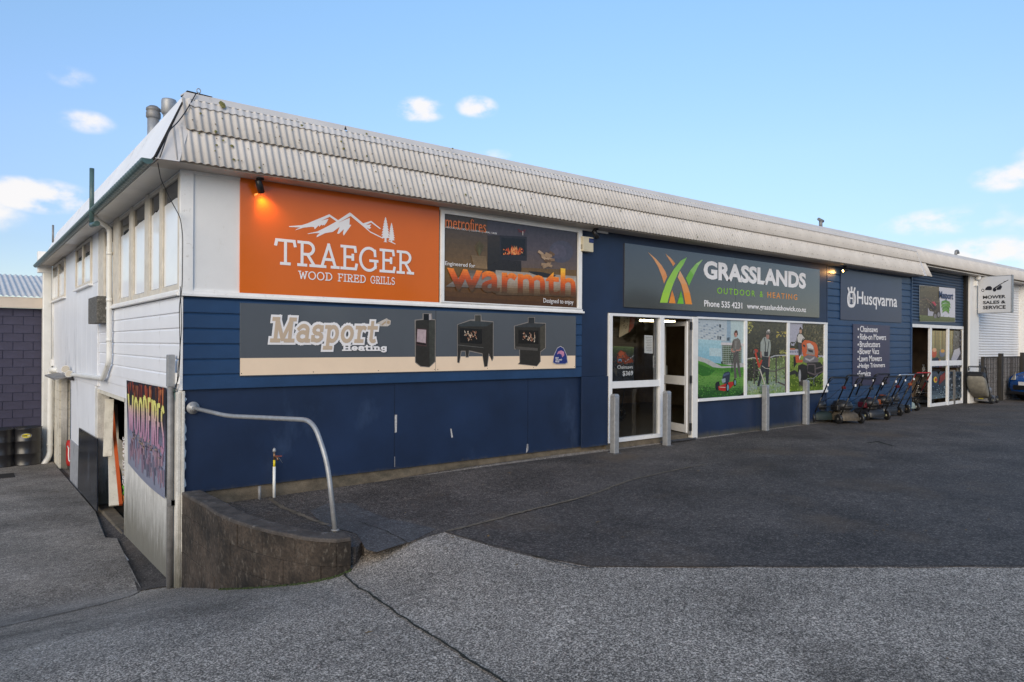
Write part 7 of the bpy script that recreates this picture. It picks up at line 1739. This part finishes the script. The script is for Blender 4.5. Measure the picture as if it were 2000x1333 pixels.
# local: nose towards -x, length along x, width along y
M_blu = mat('metallic_blue_paint', (.008, .075, .30), .22, var=.04, coat=.8, spec=.6)
prof = [(0.02, .30), (0.0, .45), (.03, .62), (.12, .74), (.45, .86), (.95, .96), (1.25, 1.02), (1.75, 1.36), (2.2, 1.47), (3.0, 1.48), (3.55, 1.36), (3.85, 1.05), (3.95, .80), (3.98, .45), (3.92, .26)]
def half_w(x, z):
    w = .84 - .22 * max(0, (0.55 - x)) ** 1.4 * 2.0 - .10 * max(0, x - 3.4); w -= .16 * max(0, z - .95) / .5
    return w
mb = MB(); NS_ = 7; rows = []
for (x, z) in prof:
    hw = half_w(x, z); rows.append([(x + .10 * (abs(s) ** 2.5), s * hw, z - .05 * abs(s) ** 3) for s in [(-1 + 2 * k / (NS_ - 1)) for k in range(NS_)]])
vs = [p for r in rows for p in r]; fs = [(i * NS_ + k, i * NS_ + k + 1, (i + 1) * NS_ + k + 1, (i + 1) * NS_ + k) for i in range(len(prof) - 1) for k in range(NS_ - 1)]
mb.add(vs, fs, smooth=True)
# flanks with wheel arches
for s, kk in ((-1, 0), (1, NS_ - 1)):
    top = [rows[i][kk] for i in range(len(prof))]
    low = []
    for i in range(0, 61):
        x = .12 + 3.85 * i / 60 if i else .12; z = .22
        for wx in (.78, 3.22):
            if abs(x - wx) < .36: z = max(z, .30 + math.sqrt(max(0, .36 ** 2 - (x - wx) ** 2)) - .0)
        low.append((x, s * (half_w(x, .4) + .015 - .0), z))
    belt = []
    for (x, y, z) in low:
        # top height at this x
        zt2 = None
        for (xa2, za2), (xb2, zb2_) in zip(prof[:-3], prof[1:-2]):
            if xa2 <= x <= xb2 and xb2 > xa2: zt2 = za2 + (zb2_ - za2) * (x - xa2) / (xb2 - xa2)
        zt2 = (zt2 if zt2 is not None else .8) - .05; belt.append((x, s * (half_w(x, min(zt2, .95))), min(zt2, .93)))
    m = len(low); mb.add(low + belt, [(i, i + 1, m + i + 1, m + i) for i in range(m - 1)], smooth=True)
mb.build('body', M_blu, car, recalc=True)
MB().hexa([(1.28, -.72, .95), (3.75, -.72, .95), (3.75, .72, .95), (1.28, .72, .95)], [(1.85, -.62, 1.44), (3.3, -.62, 1.44), (3.3, .62, 1.44), (1.85, .62, 1.44)]).build('windows', M_glass, car, bevel=.03)
for s in (-1, 1):
    for wx in (.78, 3.22):
        Mw = Matrix.Translation((wx, s * .74, .31)) @ Matrix.Rotation(PI / 2, 4, 'X')
        w = MB().lathe([(.19, -.09), (.29, -.10), (.31, -.07), (.31, .07), (.29, .10), (.19, .09)], 28, Mw).build('wheel', M_black, car)
        MB().lathe([(.05, -.085), (.19, -.08), (.19, .08), (.05, .085)], 20, Mw).build('rim', M_galv, w)
    MB().prism([(.03, s * .42, .66), (.12, s * .64, .66), (.42, s * .80, .80), (.40, s * .74, .88), (.14, s * .52, .78)], (.03, 0, .015)).build('headlight', mat('headlight_lens', (.55, .50, .40), .12, spec=.9), car)
MB().box(-.015, .06, -.45, .45, .36, .50).build('grille', M_black, car, bevel=.01); MB().box(.02, .1, -.72, .72, .20, .30).build('bumper_lip', M_black, car, bevel=.02)
MB().box(.1, 3.9, -.7, .7, .2, .4).build('floor_pan', M_black, car)
MB().box(-.022, -.012, -.26, .26, .50, .61).build('number_plate', M_letter, car)
car.location = (24.3, -.75, PAV)

# lichen patches on the roof sheets, each a crust of its own
M_lich = mat('lichen', (.16, .15, .05), .95, var=.5, vs=60, bump=.8, bs=120)
mb = MB(); rr = random.Random(12)
sp = [(432, 212, .05), (452, 289, .022), (455, 315, .018), (587, 252, .02), (712, 268, .022), (388, 264, .015), (418, 264, .02), (880, 296, .02), (668, 297, .018), (907, 383, .02)]
for i in range(90): 
    f = rr.random(); u = 380 + 1380 * f; v = 187 + .2132 * (u - 403) + rr.uniform(14, 130 - 70 * f); sp.append((u, v, rr.uniform(.005, .016)))
for (u, v, r) in sp:
    p = P(u, v, -.12)
    for _ in range(6): z = p.z; p = P(u, v, max(-.33, min(-.02, yprof(z))) if z < ZC else -.02)
    c = p + nrm * (.058 if (r > .03 or p.z > ZM) else .03); n_ = 7
    t1 = Vector((1, 0, 0)); ring = [c + (t1 * math.cos(2 * PI * k / n_) + sl_ * math.sin(2 * PI * k / n_)) * r * rr.uniform(.5, 1.2) for k in range(n_)]
    mb.add([c + nrm * .008] + ring, [(0, 1 + k, 1 + (k + 1) % n_) for k in range(n_)])
tag(mb.build('lichen', M_lich, recalc=False), kind='stuff')
# fallen leaves on the asphalt
mb = MB(); rr = random.Random(13)
for (u, v) in [(1690, 856), (1730, 853), (1830, 849), (1535, 980), (1490, 952), (1630, 960), (1745, 870), (1590, 905), (1010, 1108), (1850, 1293), (80, 1310), (720, 1240)] + [(rr.uniform(700, 1950), rr.uniform(880, 1080)) for _ in range(40)]:
    p = hit(u, v); p.z += .012 + (PAV - p.z if p.x > 1.4 else 0); a = rr.uniform(0, 6); r = rr.uniform(.012, .035)
    mb.add([p + Vector((math.cos(a + k) * r * w, math.sin(a + k) * r * w, .004 * (k % 2))) for k, w in ((0, 1), (1.2, .4), (3.14, .8), (5, .4))], [(0, 1, 2, 3)])
tag(mb.build('fallen_leaves', mat('dry_leaf', (.16, .10, .04), .8, var=.4), recalc=False), kind='stuff')

# ------------------------------------------------------------------ unseen trees and houses added across the street for reflections in signs and glass
def leafy_tree(x, y, h, w, label, seed):
    t = thing('street_tree', label, 'tree', (x, y, PAV), group='trees across the street'); rr = random.Random(seed)
    MB().tube([(0, 0, 0), (.1, .05, h * .25), (.0, .1, h * .5), (.1, 0, h * .8)], [.22, .17, .12, .05], 8).build('trunk', mat('tree_bark', (.08, .06, .045), .9, var=.3), t)
    mb = MB()
    for k in range(900):
        a = rr.uniform(0, 6.28); e = rr.uniform(-1, 1); r = rr.uniform(.5, 1) ** .6
        c = Vector((math.cos(a) * math.sqrt(1 - e * e) * w * r, math.sin(a) * math.sqrt(1 - e * e) * w * r, h * .62 + e * h * .36 * r))
        q = Vector((rr.uniform(-1, 1), rr.uniform(-1, 1), rr.uniform(-1, 1))).normalized(); p_ = q.orthogonal().normalized(); sz = rr.uniform(.15, .35)
        mb.add([c - q * sz, c + p_ * sz * .5, c + q * sz, c - p_ * sz * .5], [(0, 1, 2, 3)])
    tag(mb.build('crown', mat('tree_leaves', (.045, .07, .022), .7, var=.4, vs=1), t, recalc=False), kind='stuff')
for k, (x, y, h, w) in enumerate(((-14, -33, 8, 3.2), (-4, -36, 6.5, 2.8), (9, -34, 9, 3.4), (22, -38, 7, 3), (34, -33, 8.5, 3.3), (48, -36, 7, 3))):
    leafy_tree(x, y, h, w, ['street tree furthest left across the road', 'small street tree left of the first house', 'tall street tree between the houses', 'street tree behind the fence gap', 'broad street tree on the right', 'street tree furthest right across the road'][k], k)
for k, (x, w, c) in enumerate(((-9, 9, (.50, .36, .22)), (3, 8, (.42, .40, .36)), (15, 9, (.52, .40, .26)), (28, 10, (.40, .38, .36)), (41, 9, (.46, .34, .24)))):
    t = thing('street_house', ['tan house furthest left across the street', 'grey house second from left across the street', 'tan brick house in the middle across the street', 'pale grey house right of centre across the street', 'brown house furthest right across the street'][k], 'house', (x, -44, PAV), group=None)
    MB().box(-w / 2, w / 2, -4, 4, 0, 3.0).build('wall', mat('house_wall_%s' % 'abcde'[k], c, .8), t)
    MB().hexa([(-w / 2 - .4, -4.4, 3), (w / 2 + .4, -4.4, 3), (w / 2 + .4, 4.4, 3), (-w / 2 - .4, 4.4, 3)], [(-w / 2 + 2, -.1, 5), (w / 2 - 2, -.1, 5), (w / 2 - 2, .1, 5), (-w / 2 + 2, .1, 5)]).build('roof', mat('house_roof', (.12, .08, .06), .8), t)
    for q in (-.3, .25): MB().box(w * q - .7, w * q + .7, 3.99, 4.03, 1.0, 2.2).build('window', M_glass, t)
